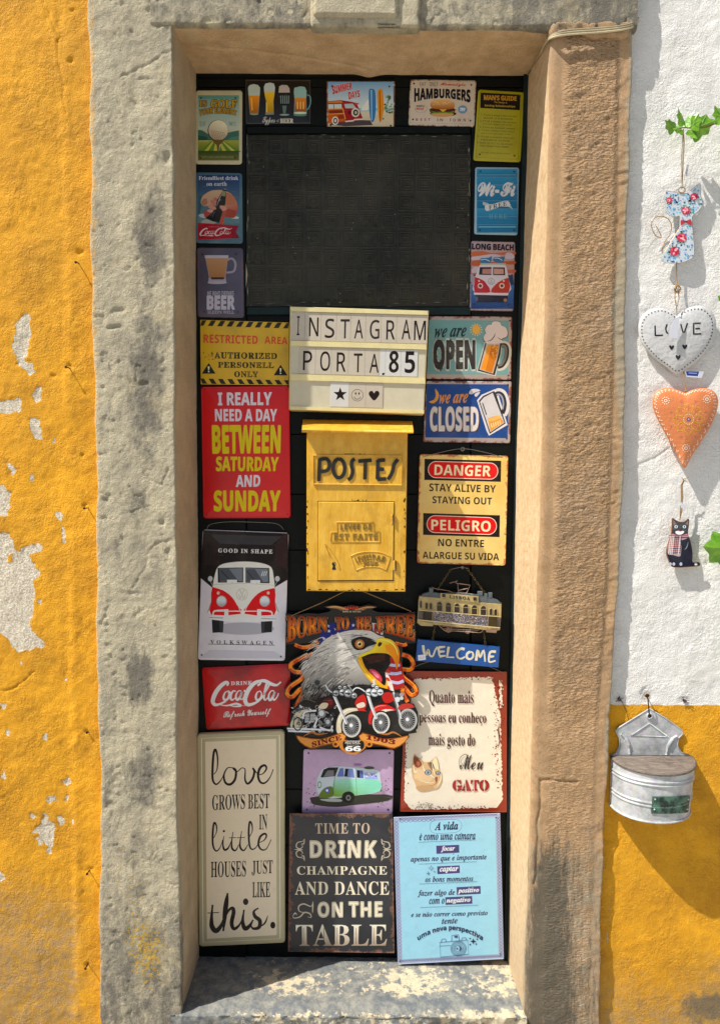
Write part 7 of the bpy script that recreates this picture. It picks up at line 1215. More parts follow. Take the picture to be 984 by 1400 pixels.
BODY = [(140,460),(150,400),(168,345),(200,322),(260,310),(340,306),(420,312),(480,328),(505,350),(515,400),(522,460),(522,560),(515,640),(142,640),(132,560)]
a.poly([(x+(x-330)*.012, y-3) for x, y in BODY], '#3c3a3a', 3); a.poly(BODY, '#c4c0b6', 3)
a.poly([(138,462),(215,490),(262,530),(290,575),(318,628),(130,634),(131,560)], '#b5040c', 2); a.poly([(520,470),(440,490),(395,525),(362,570),(330,628),(518,636),(523,560)], '#b5040c', 2)
a.line([(138,460),(215,486),(264,526),(294,572),(324,636),(352,580),(392,524),(440,487),(522,466)], 4, '#e2ddd2', smooth=3); a.line([(142,448),(330,440),(520,452)], 2, '#8d8a84')
a.poly([(170,345),(328,342),(328,434),(172,436)], '#23262c'); a.poly([(342,342),(488,346),(490,440),(342,436)], '#23262c'); a.poly([(182,350),(322,347),(322,428),(184,430)], '#5e6670'); a.poly([(348,347),(480,351),(482,432),(348,430)], '#5e6670'); a.poly([(184,352),(240,350),(300,428),(184,428)], '#3b4048'); a.poly([(350,352),(400,352),(450,430),(350,428)], '#3b4048')
for L in ([(190,360),(262,438)], [(348,362),(412,440)]): a.line(L, 4, '#111'+'111')
a.rect(228,418,290,436,'#b9bcc0'); a.rect(372,420,432,438,'#b9bcc0')
for x in (440,452,464): a.line([(x,395),(x+10,365)], 4, '#b9c4cc')
a.ell(320, 508, 36, 38, '#aaa69c', 24, hole=.86); a.text('V', 'sb', (302,480,338,508), '#aaa69c'); a.text('W', 'sb', (297,508,343,536), '#aaa69c')
for x in (194, 460): a.ell(x,550,32,34,'#8d8f94'); a.ell(x,550,27,29,lambda X, Y: mixc('#d4d8dc','#7f878f',(Y-520)/60)); 
for x in (174, 482): a.ell(x,500,9,10,'#e0a090')
for x, d in ((125,1),(538,-1)): a.ell(x,412,15,17,'#9fa2a6'); a.line([(x,425),(x+d*14,455)], 3, '#8d8f92')
a.line([(142,640),(150,612),(210,606),(230,610)], 9, '#d2cec4', smooth=3); a.line([(505,640),(500,616),(440,606),(418,610)], 9, '#d2cec4', smooth=3); a.line([(150,612),(500,612)], 6, '#d2cec4')
a.poly([(118,640),(528,650),(525,672),(400,678),(230,676),(122,662)], '#cfcbc2'); a.line([(118,652),(205,654)], 3, '#26262a'); a.line([(430,658),(530,660)], 3, '#26262a')
for x in (224, 426): a.poly([(x-12,600),(x+12,600),(x+14,676),(x-14,676)], '#d8d4ca')
a.ell(325, 625, 12, 14, '#c9c5bb'); a.pic('picture', t); a = art(t, *G); 
a.text('GOOD IN SHAPE', 'b', [(174,224),(508,232),(508,258),(174,250)], '#c9c5c0', .015, sp=1.25); a.text('VOLKSWAGEN', 'b', [(126,790),(512,796),(512,822),(126,814)], '#17161a', 0, sp=1.6); a.line([(112,815),(522,822)], 3, '#17161a'); a.pic('lettering', t); holes(t, up_all(*G, [(72,882),(560,892)]), YS-.003)
cord('wire', t, [(283,723,YS-.004),(288,717,YS-.006),(310,713.5,YS-.006),(350,714,YS-.006),(378,716,YS-.006),(388,724,YS-.004)], .0007, M_WIRE)
# 16 red script sign
t = plate('tin_sign', 'glossy red sign with flowing white script, a worn wood grain behind', up_all(*G, [(72,960),(620,935),(618,1318),(100,1345)]), YS-.001, tin('cola_red_enamel', '#a00810', second='#6e070c', mott=.35, rough=.25), r=4, rim=(5, .0022))
a = art(t, *G)
for k in range(26): y = R.uniform(980,1320); x = R.uniform(115,480); a.line([(x,y),(x+R.uniform(40,110),y-R.uniform(1,6))], R.uniform(1,2.5), R.choice(['#7c060b','#b8141a','#5c050a']), taper=True)
a.text('DRINK', 'b', [(252,1046),(384,1042),(384,1066),(252,1070)], '#cdb5b5', .02, sp=1.15); cola(a, 136, 1035, 560, 1200, '#d2c2c0', .95); a.text('Refresh Yourself', 's', [(205,1232),(498,1210),(498,1262),(205,1285)], '#cbb4b2', .02); a.line([(308,1196),(382,1194)], 2, '#cdb5b5'); a.pic('lettering', t)
GAIN = 1.5
# 17 love grows best
G = (250, 990, 4.373)
t = plate('framed_sign', 'tall cream sign in a rounded khaki frame standing on the threshold', up_all(*G, [(85,60),(606,38),(612,1306),(98,1330)]), .166, tin('khaki_lacquer', '#a29776', mott=.15, rough=.4), r=4.5, rim=(2, .0012), thick=.010)
a = art(t, *G); a.line([(112,85),(578,66),(582,1282),(122,1306)], 5, '#d3cbb0', True); a.line([(134,105),(558,88),(562,1262),(144,1284)], 3, '#8f8567', True); a.poly([(134,105),(558,88),(562,1262),(144,1284)], '#c8b9a0'); a.pic('panel', t); a = art(t, *G); 
bk = '#1d1512'
def script(a, P_, w_, col=bk, taper=True):
    a.line(P_, w_, col, smooth=6, taper=taper)
    a.line(P_, w_*.38, col, smooth=6)
for P_, w_ in (([(186,300),(205,270),(208,200),(196,152),(184,180),(178,270),(180,335),(200,360),(228,335),(250,290)], 14), ([(300,262),(268,262),(246,305),(255,350),(285,360),(312,330),(318,280),(300,262),(322,285),(350,262)], 15), ([(350,262),(372,270),(372,330),(388,356),(415,330),(428,285),(418,262),(440,290),(452,300)], 14), ([(448,305),(480,295),(500,265),(488,246),(462,262),(450,305),(462,345),(490,352),(520,320),(541,270)], 15)): script(a, P_, w_)
a.text('GROWS', 'b', [(176,424),(372,418),(372,508),(176,516)], bk, -.022); a.text('BEST', 'b', [(390,418),(518,414),(518,504),(390,508)], bk, -.022); a.text('IN', 'b', [(456,542),(505,540),(505,630),(456,632)], bk, -.022)
a.cut()
for P_, w_ in (([(178,690),(200,650),(202,610),(188,590),(180,640),(180,720),(198,758),(222,740),(240,690)], 12), ([(246,670),(240,720),(250,752),(272,740),(290,700)], 12), ([(300,645),(292,710),(296,745),(316,755),(335,720)], 12), ([(352,640),(342,710),(346,742),(366,755),(390,720)], 12), ([(395,680),(415,640),(412,598),(400,585),(394,640),(398,720),(412,748),(435,740),(450,715)], 12), ([(452,710),(485,695),(500,668),(488,655),(462,675),(452,720),(470,750),(500,745),(528,690)], 13)): script(a, P_, w_)
a.line([(276,680),(318,678)], 4, bk); a.line([(322,680),(372,677)], 4, bk); a.ell(246,640,7,7,bk)
a.text('HOUSES', 'b', [(168,822),(378,816),(378,912),(168,918)], bk, -.022); a.text('JUST', 'b', [(412,816),(538,812),(538,902),(412,906)], bk, -.022); a.text('LIKE', 'b', [(416,946),(522,944),(522,1034),(416,1036)], bk, -.022)
a.cut()
for P_, w_ in (([(178,1080),(172,1160),(175,1210),(200,1236),(232,1200),(248,1150)], 30), ([(268,1010),(256,1100),(242,1238)], 30), ([(246,1180),(270,1120),(296,1100),(304,1125),(292,1190),(306,1224),(335,1205),(355,1170)], 24), ([(366,1110),(358,1180),(372,1222),(400,1205),(420,1170)], 26), ([(452,1100),(425,1120),(432,1150),(460,1175),(455,1215),(420,1222),(405,1200)], 24), ([(455,1215),(490,1190),(508,1145)], 10)): script(a, P_, w_)
a.line([(148,1130),(216,1126)], 5, bk); a.ell(376,1062,16,20,bk); a.ell(538,1202,15,20,bk); a.pic('lettering', t)
GAIN = 1.2
# 18 green van
G = (405, 1015, 7.03)
t = plate('tin_sign', 'pale pink sign with a green and white camper van painted in watercolour', up_all(*G, [(70,65),(938,70),(925,688),(55,685)]), YS-.002, tin('pink_enamel', '#b497b8', second='#a48fa8', rough=.25), r=3, rim=(3.2, .001))
a = art(t, *G)
for k in range(46): x, y = R.uniform(150,900), R.uniform(520,600); a.line([(x,y),(x+R.uniform(-60,70),y+R.uniform(-14,14))], R.uniform(8,22), R.choice(['#3a3a2e','#4c5236','#2b2a26','#5c6a3e']), taper=True)
for k in range(70): a.ell(R.choice([R.uniform(90,260), R.uniform(780,920)]), R.uniform(330,620), R.uniform(2,7), None, R.choice(['#3a3a34','#6b3a4c','#3f6a2c']), 7)
for k in range(30): x, y = R.uniform(760,860), R.uniform(480,560); a.line([(x,y),(x+R.uniform(-40,50),y-R.uniform(20,130))], 6, R.choice(['#3f6a30','#6fae4a','#6b3a4c','#9ac870']), taper=True)
a.poly([(140,560),(200,520),(860,500),(880,560),(560,600),(380,620),(180,600)], '#33332a', 3)
a.poly([(240,270),(300,238),(420,230),(560,238),(700,255),(790,270),(805,330),(800,470),(560,510),(480,520),(340,540),(215,500),(195,430),(200,360)], '#b4bfc6', 3)
a.poly([(375,360),(560,350),(790,365),(790,470),(575,505),(360,520),(350,440)], lambda x, y: mixc(mixc('#8fc7b8', '#6f9a1c', max(0, min(1, (y-370)/110))), '#7ccbb0', max(0, min(1, (x-520)/240))), 3)
a.poly([(235,330),(262,262),(310,240),(405,240),(375,325),(240,338)], '#1c1819'); a.poly([(262,330),(300,270),(360,268),(362,328)], '#6d6a70'); a.poly([(390,330),(418,250),(452,246),(458,328)], '#5b6dae'); a.poly([(460,330),(470,250),(545,255),(562,340)], '#6a7ab4'); a.poly([(462,325),(470,255),(500,255),(490,328)], '#15141c'); a.poly([(582,340),(578,265),(640,270),(645,345)], '#4f62a8'); a.poly([(582,340),(580,268),(608,270),(612,338)], '#15141c'); a.poly([(655,290),(770,290),(785,355),(660,350)], '#8fa2d8')
for k in range(14): a.ell(R.uniform(665,770), R.uniform(300,340), 8, 8, R.choice(['#3f52a0','#c9b0d0','#dfe6f4']), 8)
a.ell(224,408,20,34,'#5f7a48',18,hole=.7); a.poly([(240,470),(290,430),(350,430),(350,520),(220,530)], '#5c7222', 3); a.ell(298,462,22,24,'#4b50b0'); a.ell(296,462,11,12,'#dfe0ff'); a.ell(500,525,62,54,'#1d1c18'); a.ell(500,532,24,28,'#7d7f7c'); a.ell(500,532,12,14,'#2a2a26'); a.poly([(225,545),(420,545),(430,570),(300,568)], '#9fa5a4', 2); a.line([(195,330),(205,500)], 10, '#9fb6be', taper=True); a.ell(700,245,50,14,'#3a4a3a'); a.ell(590,215,40,12,'#8a6a9a')
a.line([(380,240),(368,350),(350,520)], 4, '#4a4f4c'); a.line([(570,250),(580,505)], 3, '#4a5a4a'); a.pic('picture', t); holes(t, up_all(*G, [(118,103),(895,103),(103,645),(880,645)]), YS-.002)
# 19 drink champagne
G = (385, 1100, 5.964)
YC = .158
t = plate('tin_sign', 'charcoal rust edged sign with cream display lettering on the threshold', up_all(*G, [(65,72),(905,75),(920,1212),(52,1200)]), YC, tin('slate_enamel', '#23252b', second='#2b2c31', rust=True, width=.004, amp=.055, rustcol=(.10, .045, .028), mott=.4, rough=.4), r=1, rim=(1.2, .0004))
a = art(t, *G); cr = '#d9cfb6'
a.text('TIME TO', 'b', [(274,152),(718,150),(716,238),(276,238)], '#b9a58e', -.012, sp=1.1)
a.text('DRINK', 'sb', [(228,292),(778,292),(772,436),(230,436)], cr, .035, sp=1.1, inline=(.006, '#3a3c40'))
a.text('CHAMPAGNE', 'b', [(124,502),(858,502),(858,572),(126,572)], cr, 0, sp=1.05); a.text('AND DANCE', 'b', [(108,628),(876,626),(876,738),(108,736)], cr, -.014, sp=1.05)
for s, b in (('ON', [(292,792),(500,792),(500,922),(292,922)]), ('THE', [(544,790),(822,788),(822,918),(546,920)])):
    a.text(s, 'sb', b, cr, .035, sp=1.08, inline=(.006, '#3a3c40'))
a.text('TABLE', 'b', [(115,978),(860,976),(856,1150),(118,1152)], lambda u, v: mixc('#8b7560', '#e6dcc6', v*.9+.1), .0); 
a.cut()
for x in (178,345,452,606,750): a.line([(x,1005),(x,1135)], 4, '#3a3430')
for sx, cx in ((1, 150), (-1, 850)):
    a.cut()
    for L in ([(cx+35*sx,280),(cx+20*sx,300),(cx-20*sx,310),(cx-30*sx,345),(cx,360),(cx+22*sx,340),(cx+5*sx,325)], [(cx+35*sx,455),(cx+20*sx,435),(cx-20*sx,425),(cx-30*sx,390),(cx,372),(cx+22*sx,395),(cx+5*sx,410)], [(cx-45*sx,366),(cx+25*sx,368)], [(cx+38*sx,278),(cx+30*sx,320),(cx+10*sx,318)], [(cx+38*sx,462),(cx+30*sx,420),(cx+10*sx,422)]): a.line(L, 9, '#b9ad98', smooth=4, taper=True)
a.cut()
for L in ([(255,790),(240,830),(180,810),(140,830),(145,870),(190,880)], [(92,900),(100,925),(150,915),(185,880),(230,890),(240,920),(210,915)], [(256,790),(252,885)], [(95,905),(110,885),(125,900)]): a.line(L, 11, '#b9ad98', smooth=5, taper=True)
a.pic('lettering', t); holes(t, up_all(*G, [(84,80),(893,1166)]), YC, 1.0)
GAIN = 1.15
# 20 a vida
G = (535, 1105, 5.964)
YV = .150
t = plate('tin_sign', 'light blue sign with dark script lines and a camera drawing', up_all(*G, [(18,75),(885,42),(915,1230),(52,1275)]), YV, tin('lilac_edge_enamel', '#98a6c2', mott=.2), r=.8, rim=(1, .0003))
a = art(t, *G); a.poly([(60,110),(845,75),(872,1190),(88,1232)], '#8fc3d8'); 
ed = '#4a4478'
def edge(p0, p1, n, q0, q1):
    L1, L2 = [], []
    for k in range(n+1):
        u = k/n; o = (q0, q1) if k % 2 else (q1, q0)
        bx, by = p0[0]+(p1[0]-p0[0])*u, p0[1]+(p1[1]-p0[1])*u; L = math.dist(p0, p1); nx, ny = -(p1[1]-p0[1])/L, (p1[0]-p0[0])/L
        L1.append((bx+nx*o[0], by+ny*o[0])); L2.append((bx+nx*o[1], by+ny*o[1]))
    a.line(L1, 3, ed); a.line(L2, 3, ed)
edge((40,100),(72,1250),42,-14,14); edge((868,70),(895,1215),42,-14,14); edge((80,1245),(890,1205),30,-8,8); edge((60,85),(860,52),30,-8,8)
for x0 in range(70, 330, 36): a.ell(x0+14, 108-(x0*.04), 17, 12, '#4a4478', 12, hole=.8)
dk = '#2a2548'
a.line([(312,150),(330,110),(380,96),(520,92),(565,115),(570,150),(550,185),(500,200),(370,205),(325,190)], 2.5, '#5a5a80', True, smooth=3)
for s, b, c, o in (('A vida', [(350,112),(542,106),(542,176),(350,182)], dk, .02), ('é como uma câmara', [(226,216),(684,208),(684,256),(226,264)], dk, .012), ('apenas no que é importante', [(156,392),(775,372),(775,430),(156,450)], dk, .012), ('os bons momentos', [(274,556),(666,548),(666,596),(274,604)], dk, .012), ('fazer algo de', [(212,668),(516,660),(516,720),(212,728)], dk, .012), ('com o', [(306,740),(432,736),(432,780),(306,784)], dk, .012), ('e se não correr como previsto', [(160,848),(782,832),(782,884),(160,900)], dk, .012), ('tente', [(408,902),(538,896),(538,940),(408,946)], dk, .01)):
    if s.startswith('A v'): a.text('A vida', 'bi', b, c, o)
    else: a.text(s.replace('é', 'e').replace('â', 'a').replace('ã', 'a'), 'bi', b, c, o)
    if 'é como' in s: a.line([(236,214),(246,204)], 4, dk); a.line([(560,210),(568,202),(576,210)], 3.5, dk)
    if 'que é' in s: a.line([(500,378),(510,368)], 4, dk)
    if 'não' in s: a.line([(288,852),(298,846),(306,852)], 3.5, dk)
for s, b, R_ in (('focar', [(402,308),(516,304),(516,356),(402,360)], [(364,306),(550,298),(552,362),(366,372)]), ('captar', [(392,478),(544,472),(544,524),(392,530)], [(372,474),(554,466),(556,528),(374,538)]), ('positivo', [(540,652),(712,644),(712,694),(540,702)], [(530,644),(724,634),(726,698),(532,708)]), ('negativo', [(446,732),(642,724),(642,774),(446,782)], [(438,726),(656,716),(658,778),(440,788)])):
    a.poly(R_, '#463f6e'); a.text(s, 'bi', b, '#d5dce8', .015)
for x0, x1, y in ((222,690,278),(226,696,456),(230,702,618),(236,708,810)):
    n = 44; a.cut()
    for k in range(n): u = k/n; a.line([(x0+(x1-x0)*u, y-20*u), (x0+(x1-x0)*(u+.5/n), y-20*u)], 5, '#3a355c')
a.text('uma nova perspectiva', 'sb', [(205,955),(750,955),(750,1080),(205,1080)], dk, .012, warp=lambda u, v: (205+545*u+(u-.5)*(-30)*(1-v), 1040-92*4*u*(1-u)*.95+(1-v)*52-(0)*v+0-(6 if 0 else 0)))
lc = '#39466e'; a.cut()
a.line([(392,1095),(620,1075),(628,1190),(400,1215)], 4, lc, True); a.line([(392,1125),(480,1118)], 3, lc); a.line([(488,1085),(492,1038),(545,1032),(552,1078)], 4, lc); a.rect(512,1040,538,1056,lc); a.line([(405,1093),(410,1068),(440,1066),(444,1088)], 4, lc); a.line([(570,1078),(575,1058),(605,1056),(608,1074)], 4, lc)
for r_ in (64, 54, 42, 30): a.ell(545,1145,r_,r_*.98,lc,28,hole=1-3.2/r_)
a.poly([(548,1120),(572,1145),(548,1168),(556,1145)], lc, 2); a.ell(535,1145,7,7,lc)
def spark(x, y, r_, c): a.poly([(x,y-r_),(x+r_*.25,y-r_*.25),(x+r_,y),(x+r_*.25,y+r_*.25),(x,y+r_),(x-r_*.25,y+r_*.25),(x-r_,y),(x-r_*.25,y-r_*.25)], c)
spark(666,1086,26,dk)
for x, y in ((698,1068),(640,1112),(640,1062),(690,1108)): a.ell(x,y,6,6,dk,8)
spark(322,488,24,'#6a7aa0'); spark(300,532,18,'#6a7aa0'); spark(350,518,10,'#6a7aa0'); spark(322,488,14,'#8fc3d8'); a.pic('lettering', t); holes(t, up_all(*G, [(70,88),(850,76),(888,1188),(70,1248)]), YV, .9)
GAIN = 1.12
# 21 meu gato
G = (540, 780, 4.118)
YGA = .1725
t = plate('tin_sign', 'white sign with flaking brick red border and a tabby cat face', up_all(*G, [(60,565),(628,570),(628,1362),(28,1358)]), YGA, tin('brick_red_enamel', '#93341c', second='#86301a', mott=.3), r=1, rim=(1, .0004))
a = art(t, *G); 
IN = []
def jag(p0, p1, n, amp, bias=0):
    for k in range(n): 
        u = k/n; dx, dy = p1[0]-p0[0], p1[1]-p0[1]; L = math.hypot(dx, dy); o = R.uniform(-amp, amp*.6)+bias
        IN.append((p0[0]+dx*u-dy/L*o, p0[1]+dy*u+dx/L*o))
jag((110,612),(530,600),60,5); jag((545,605),(560,690),12,8); jag((562,690),(585,800),14,8); jag((590,810),(602,1290),60,6); jag((602,1290),(570,1335),6,3); jag((570,1335),(90,1345),60,5); jag((90,1345),(55,1300),6,3); jag((52,1290),(60,960),40,4); jag((62,950),(100,620),40,5)
a.poly(IN, '#dcd3c0')
for k in range(260):
    s_ = R.random()
    if s_ < .5: x, y = R.gauss(575, 18), R.uniform(610, 1230)
    elif s_ < .7: x, y = R.uniform(110,560), R.gauss(605, 7)
    elif s_ < .88: x, y = R.uniform(90,580), R.gauss(1335, 8)
    else: x, y = R.gauss(62, 7), R.uniform(900,1290)
    if x > 618 or y > 1352: continue
    a.ell(x, y, R.uniform(1,4.5), R.uniform(1,6), R.choice(['#4a1c14','#7c2a1a','#93341c']), 7, rot=R.uniform(0,3))
for k in range(70): a.ell(R.gauss(596, 5), R.uniform(620,770), R.uniform(1.5,4), R.uniform(2,9), '#dcd3c0', 7)
for k in range(40): a.ell(R.uniform(125,215), R.gauss(1322, 8), R.uniform(1,4), R.uniform(1,3), '#3a2a20', 7)
a.line([(585,850),(580,900),(588,960),(578,1000)], 7, '#5a141c', taper=True)
a.pic('enamel_panel', t); G2 = (555, 1010, 7.29); a = art(t, *G2); 
cat = [(60,345),(62,250),(80,155),(100,165),(165,225),(235,230),(298,178),(320,240),(330,310),(352,345),(355,420),(320,490),(265,505),(200,510),(150,525),(105,490),(85,430),(65,390)]
a.poly(cat, '#c9a678', 2); a.poly([(75,330),(110,300),(180,310),(250,340),(262,400),(200,440),(120,400),(85,400)], '#d6b78c', 3); a.poly([(95,480),(200,460),(270,480),(265,505),(150,525)], '#bd976a', 3)
a.poly([(80,165),(150,230),(150,270),(110,290),(75,250)], '#7c3a22', 2); a.poly([(100,220),(140,240),(120,280)], '#a05c3c', 2); a.poly([(298,185),(318,250),(325,310),(285,290),(262,230)], '#e2d2a8', 2); a.poly([(230,235),(262,240),(280,290),(262,300)], '#4a3226', 2); a.poly([(210,240),(235,245),(262,310),(250,312)], '#8a6a44', 2)
for L, c, w_ in (([(70,260),(85,330),(115,320)], '#f0e6c8', 10), ([(160,250),(180,310),(240,360),(300,400)], '#f2e8cc', 10), ([(100,400),(180,430),(250,440),(300,420)], '#e8d8b4', 6), ([(250,230),(268,300),(288,380)], '#efe4c4', 8), ([(330,320),(348,380),(330,440),(300,480)], '#f0e6c8', 8), ([(80,160),(165,228),(150,280)], '#5c4430', 4), ([(298,180),(322,250),(328,310)], '#8a7a5c', 3), ([(62,250),(62,345),(100,350)], '#6a5a48', 3), ([(215,460),(262,468),(300,440),(308,420)], '#6a4a34', 4), ([(262,470),(262,500)], '#8a6a4c', 3)): a.line(L, w_, c, smooth=4, taper=True)
for x, y, r_ in ((218,336,27),(318,342,17)): a.ell(x,y,r_+8,r_*.85+5,'#3f3a38'); a.ell(x,y,r_,r_*.85,'#9aa6b4'); a.ell(x,y,r_*.45,r_*.5,'#3a4250'); a.ell(x-4,y-4,3,3,'#ffffff')
a.poly([(285,385),(315,385),(305,440),(296,440)], '#8a5038', 2); a.pic('picture', t, 'tabby cat face'); a = art(t, *G); 
br = '#4a1a18'
a.text('Quanto mais', 'b', [(190,675),(440,678),(440,765),(192,762)], br, 0); a.text('pessoas eu conheço'.replace('ç', 'c'), 'b', [(136,795),(512,800),(512,876),(136,872)], br, 0); a.line([(484,862),(488,868),(482,874)], 3, br); a.text('mais gosto do', 'b', [(188,918),(450,920),(450,1008),(188,1004)], br, 0)
a.text('Meu', 's', [(362,1035),(498,1040),(496,1122),(362,1120)], '#3a302c', -.012); a.line([(395,1120),(362,1100),(365,1055),(398,1035),(412,1070),(390,1100),(370,1075),(392,1045)], 3, '#3a302c', smooth=5, taper=True)
a.text('GATO', 'b', [(322,1178),(528,1178),(528,1242),(322,1242)], '#9c1c18', .04, sp=1.04)
for x in (345,392,441,500): a.line([(x,1176),(x+(2 if x != 392 else 6),1244)], 3.4, '#dcd3c0')
a.pic('lettering', t); cord('wire', t, [(560,915,YGA),(575,908,YGA-.004),(605,899,YGA-.006)], .0006, M_WIRE, smooth=False); cord('wire', t, [(660,908,YGA-.006),(675,914,YGA-.004),(690,921,YGA)], .0006, M_WIRE, smooth=False)

GAIN = 1.15
def relief(m, t, st, quad, Y, h, col=None, sp=1.0):
    """raised lettering with side walls added to mesh builder m; quad in photo pixels"""
    vs, fs, bb, be = glyph(t, st, sp); q = quad
    def M(x, y, Yv):
        u = (x-bb[0])/(bb[2]-bb[0]); v = (y-bb[1])/(bb[3]-bb[1])
        X = (q[3][0]*(1-u)+q[2][0]*u)*(1-v)+(q[0][0]*(1-u)+q[1][0]*u)*v; Z = (q[3][1]*(1-u)+q[2][1]*u)*(1-v)+(q[0][1]*(1-u)+q[1][1]*u)*v
        return at(X, Z, Yv)
    A = [M(x, y, Y-h) for x, y in vs]; B = [Vector((p.x, Y, p.z)) for p in A]; n = len(A)
    m.add(A+B, list(fs)+[(a, b, b+n, a+n) for a, b in be])
def bar(m, L, r, n=6, closed=False, smooth=0):
    pts = [tuple(at(x, y, Y)) for x, y, Y in L]
    if smooth: pts = catmull(pts, smooth, closed)
    m.tube(pts, r, n, closed)
def chain(name, p0, p1, t, mat, link_l=.0075, r=.0007):
    p0, p1 = Vector(p0), Vector(p1); L = (p1-p0).length; n = max(2, int(L/(link_l*.78))); d = (p1-p0).normalized(); m = MB()
    for k in range(n):
        c = p0+d*(L*(k+.5)/n); side = Vector((0, 1, 0)) if k % 2 else d.cross(Vector((0, 1, 0))).normalized()
        m.tube([c+d*(link_l*.5*math.cos(2*PI*i/10))+side*(link_l*.26*math.sin(2*PI*i/10)) for i in range(10)], r, 5, True)
    o = m.build(name, mat, t, smooth=True); o['kind'] = 'stuff'; return o
# ------------------------------------------------------------------ letter lightbox
M_CREAM = plain('cream_plastic', '#dccf98', .45, 0, .12); M_ACR = plain('white_acrylic', '#c6bfa6', .3, 0, .08); M_ACR2 = plain('milky_letter_film', '#bdb3a2', .25, 0, .08); M_ACR3 = plain('clear_letter_film', '#c9c8c4', .22, 0, .05)
G = (390, 410, 3.414); YB = .128
t = thing('letter_lightbox', 'cream letter lightbox with two rows of black letters and three symbols', 'lightbox', tuple(at(492, 566, YB)))
bevbox('case', up_all(*G, [(22,30),(669,50),(646,534),(17,512)]), YB, .178, M_CREAM, t, .002)
def yl(x, y0): return y0+(x-25)*.0275
for (a0, a1) in ((33,52),(190,214),(346,374),(496,512)):
    bevbox('rail', up_all(*G, [(24,yl(24,a0)),(668-a0*.04,yl(668,a0)),(668-a0*.04,yl(668,a1)),(23,yl(24,a1))]), YB-.0045, YB+.002, M_CREAM, t, .001)
for a0, a1 in ((52,190),(214,346),(374,496)):
    bevbox('panel', up_all(*G, [(26,yl(26,a0)),(664-a0*.04,yl(664,a0)),(664-a1*.04,yl(664,a1)),(24,yl(24,a1))]), YB-.0012, YB+.001, M_ACR, t, .0004)
INKB = '#1c1210'
def tile(x0, x1, a0, a1, mat, ch, box, st='p', off=.0):
    q = up_all(*G, [(x0,yl(x0,a0)),(x1,yl(x1,a0)),(x1-3,yl(x1,a1)),(x0-3,yl(x0,a1))])
    p = bevbox('letter_tile', q, YB-.0024, YB-.0012, mat, t, .0003)
    a = Art(*G, YB-.0024, k=5e-5); x, y0, X, y1 = box
    a.text(ch, st, [(x+2,y0),(X+2,y0),(X,y1),(x,y1)], INKB, off); a.pic('letter', p); return p
for x0, x1, ch, b in ((34,92,'I',(53,76,66,165)),(93,168,'N',(110,82,154,170)),(169,240,'S',(184,87,228,178)),(241,306,'T',(256,90,299,180)),(307,376,'A',(321,92,362,180)),(377,448,'G',(393,93,438,183)),(449,520,'R',(470,95,510,185)),(521,590,'A',(542,92,583,184)),(591,663,'M',(599,97,654,188))):
    tile(x0, x1, 56, 187, M_ACR2, ch, b, 'sans', .006 if ch != 'I' else 0)
for x0, x1, ch, b, st, mt in ((66,142,'P',(82,238,124,328),'sans',M_ACR2),(143,216,'O',(162,240,208,332),'sans',M_ACR2),(217,296,'R',(239,245,281,335),'sans',M_ACR2),(297,372,'T',(318,250,358,338),'sans',M_ACR2),(373,440,'A',(392,252,435,340),'sans',M_ACR2),(441,468,'.',(450,340,462,352),'sans',M_ACR3),(469,540,'8',(482,238,528,340),'sb',M_ACR3),(541,618,'5',(556,240,604,342),'sb',M_ACR3)):
    tile(x0, x1, 218, 342, mt, ch, b, st, .006 if st == 'sans' and ch != '.' else .0)
def sym(x0, x1, fn):
    q = up_all(*G, [(x0,yl(x0,378)),(x1,yl(x1,378)),(x1-3,yl(x1,492)),(x0-3,yl(x0,492))]); p = bevbox('letter_tile', q, YB-.0024, YB-.0012, M_ACR2 if x0 > 290 else M_ACR3, t, .0003)
    a = Art(*G, YB-.0024, k=5e-5); fn(a); a.pic('symbol', p)
sym(212, 298, lambda a: a.poly([(256+(33 if k % 2 == 0 else 13)*math.sin(2*PI*k/10), 441-(34 if k % 2 == 0 else 14)*math.cos(2*PI*k/10)) for k in range(10)], INKB))
def smiley(a):
    a.ell(336,445,28,28,INKB,28,hole=.93); a.ell(328,437,3.4,6,INKB,10); a.ell(344,437,3.4,6,INKB,10); a.line([(320,452),(328,462),(344,462),(352,452)], 2.4, INKB, smooth=4)
sym(299, 376, smiley)
sym(377, 456, lambda a: a.poly([(414,470),(394,450),(389,436),(396,426),(407,426),(414,436),(421,426),(433,426),(439,436),(434,450)], INKB, 3))

# ------------------------------------------------------------------ mailbox
def mat_mail():
    t = NT('chipped_yellow_tin_paint')
    st = t.noise(30, 5, .65, t.coord((1.5, 1, .7)))
    c = t.mix(t.ramp(st, .35, .7), lin('#cf9a22'), lin('#e2b444'))
    c = t.mix(t.math('MULTIPLY', t.ramp(t.noise(20, 5, .65), .5, .7), .6), c, lin('#a87c20'))
    ch = t.math('ADD', t.noise(170, 6, .75), t.math('MULTIPLY', t.noise(18, 3), .25))
    c = t.mix(t.ramp(ch, .80, .83), c, lin('#2a2014'))
    return t.done(c, t.math('MULTIPLY_ADD', st, .2, .32), t.bump(t.noise(60, 5, .6, t.coord((3, 1, .5))), .0012, .8))
M_MAIL = mat_mail(); M_BLK = plain('black_enamel_paint', '#14100e', .6, 0, .2); M_EDGE = plain('bare_rusty_edge', '#4a3620', .7, .3, .5)
YM = .095
t = thing('mailbox', 'yellow metal mailbox with sloping lid and raised POSTES lettering', 'mailbox', tuple(at(487, 809, YM)))
bevbox('body', up_all(*G, [(100,600),(570,608),(560,1363),(99,1359)]), YM, .178, M_MAIL, t, .002)
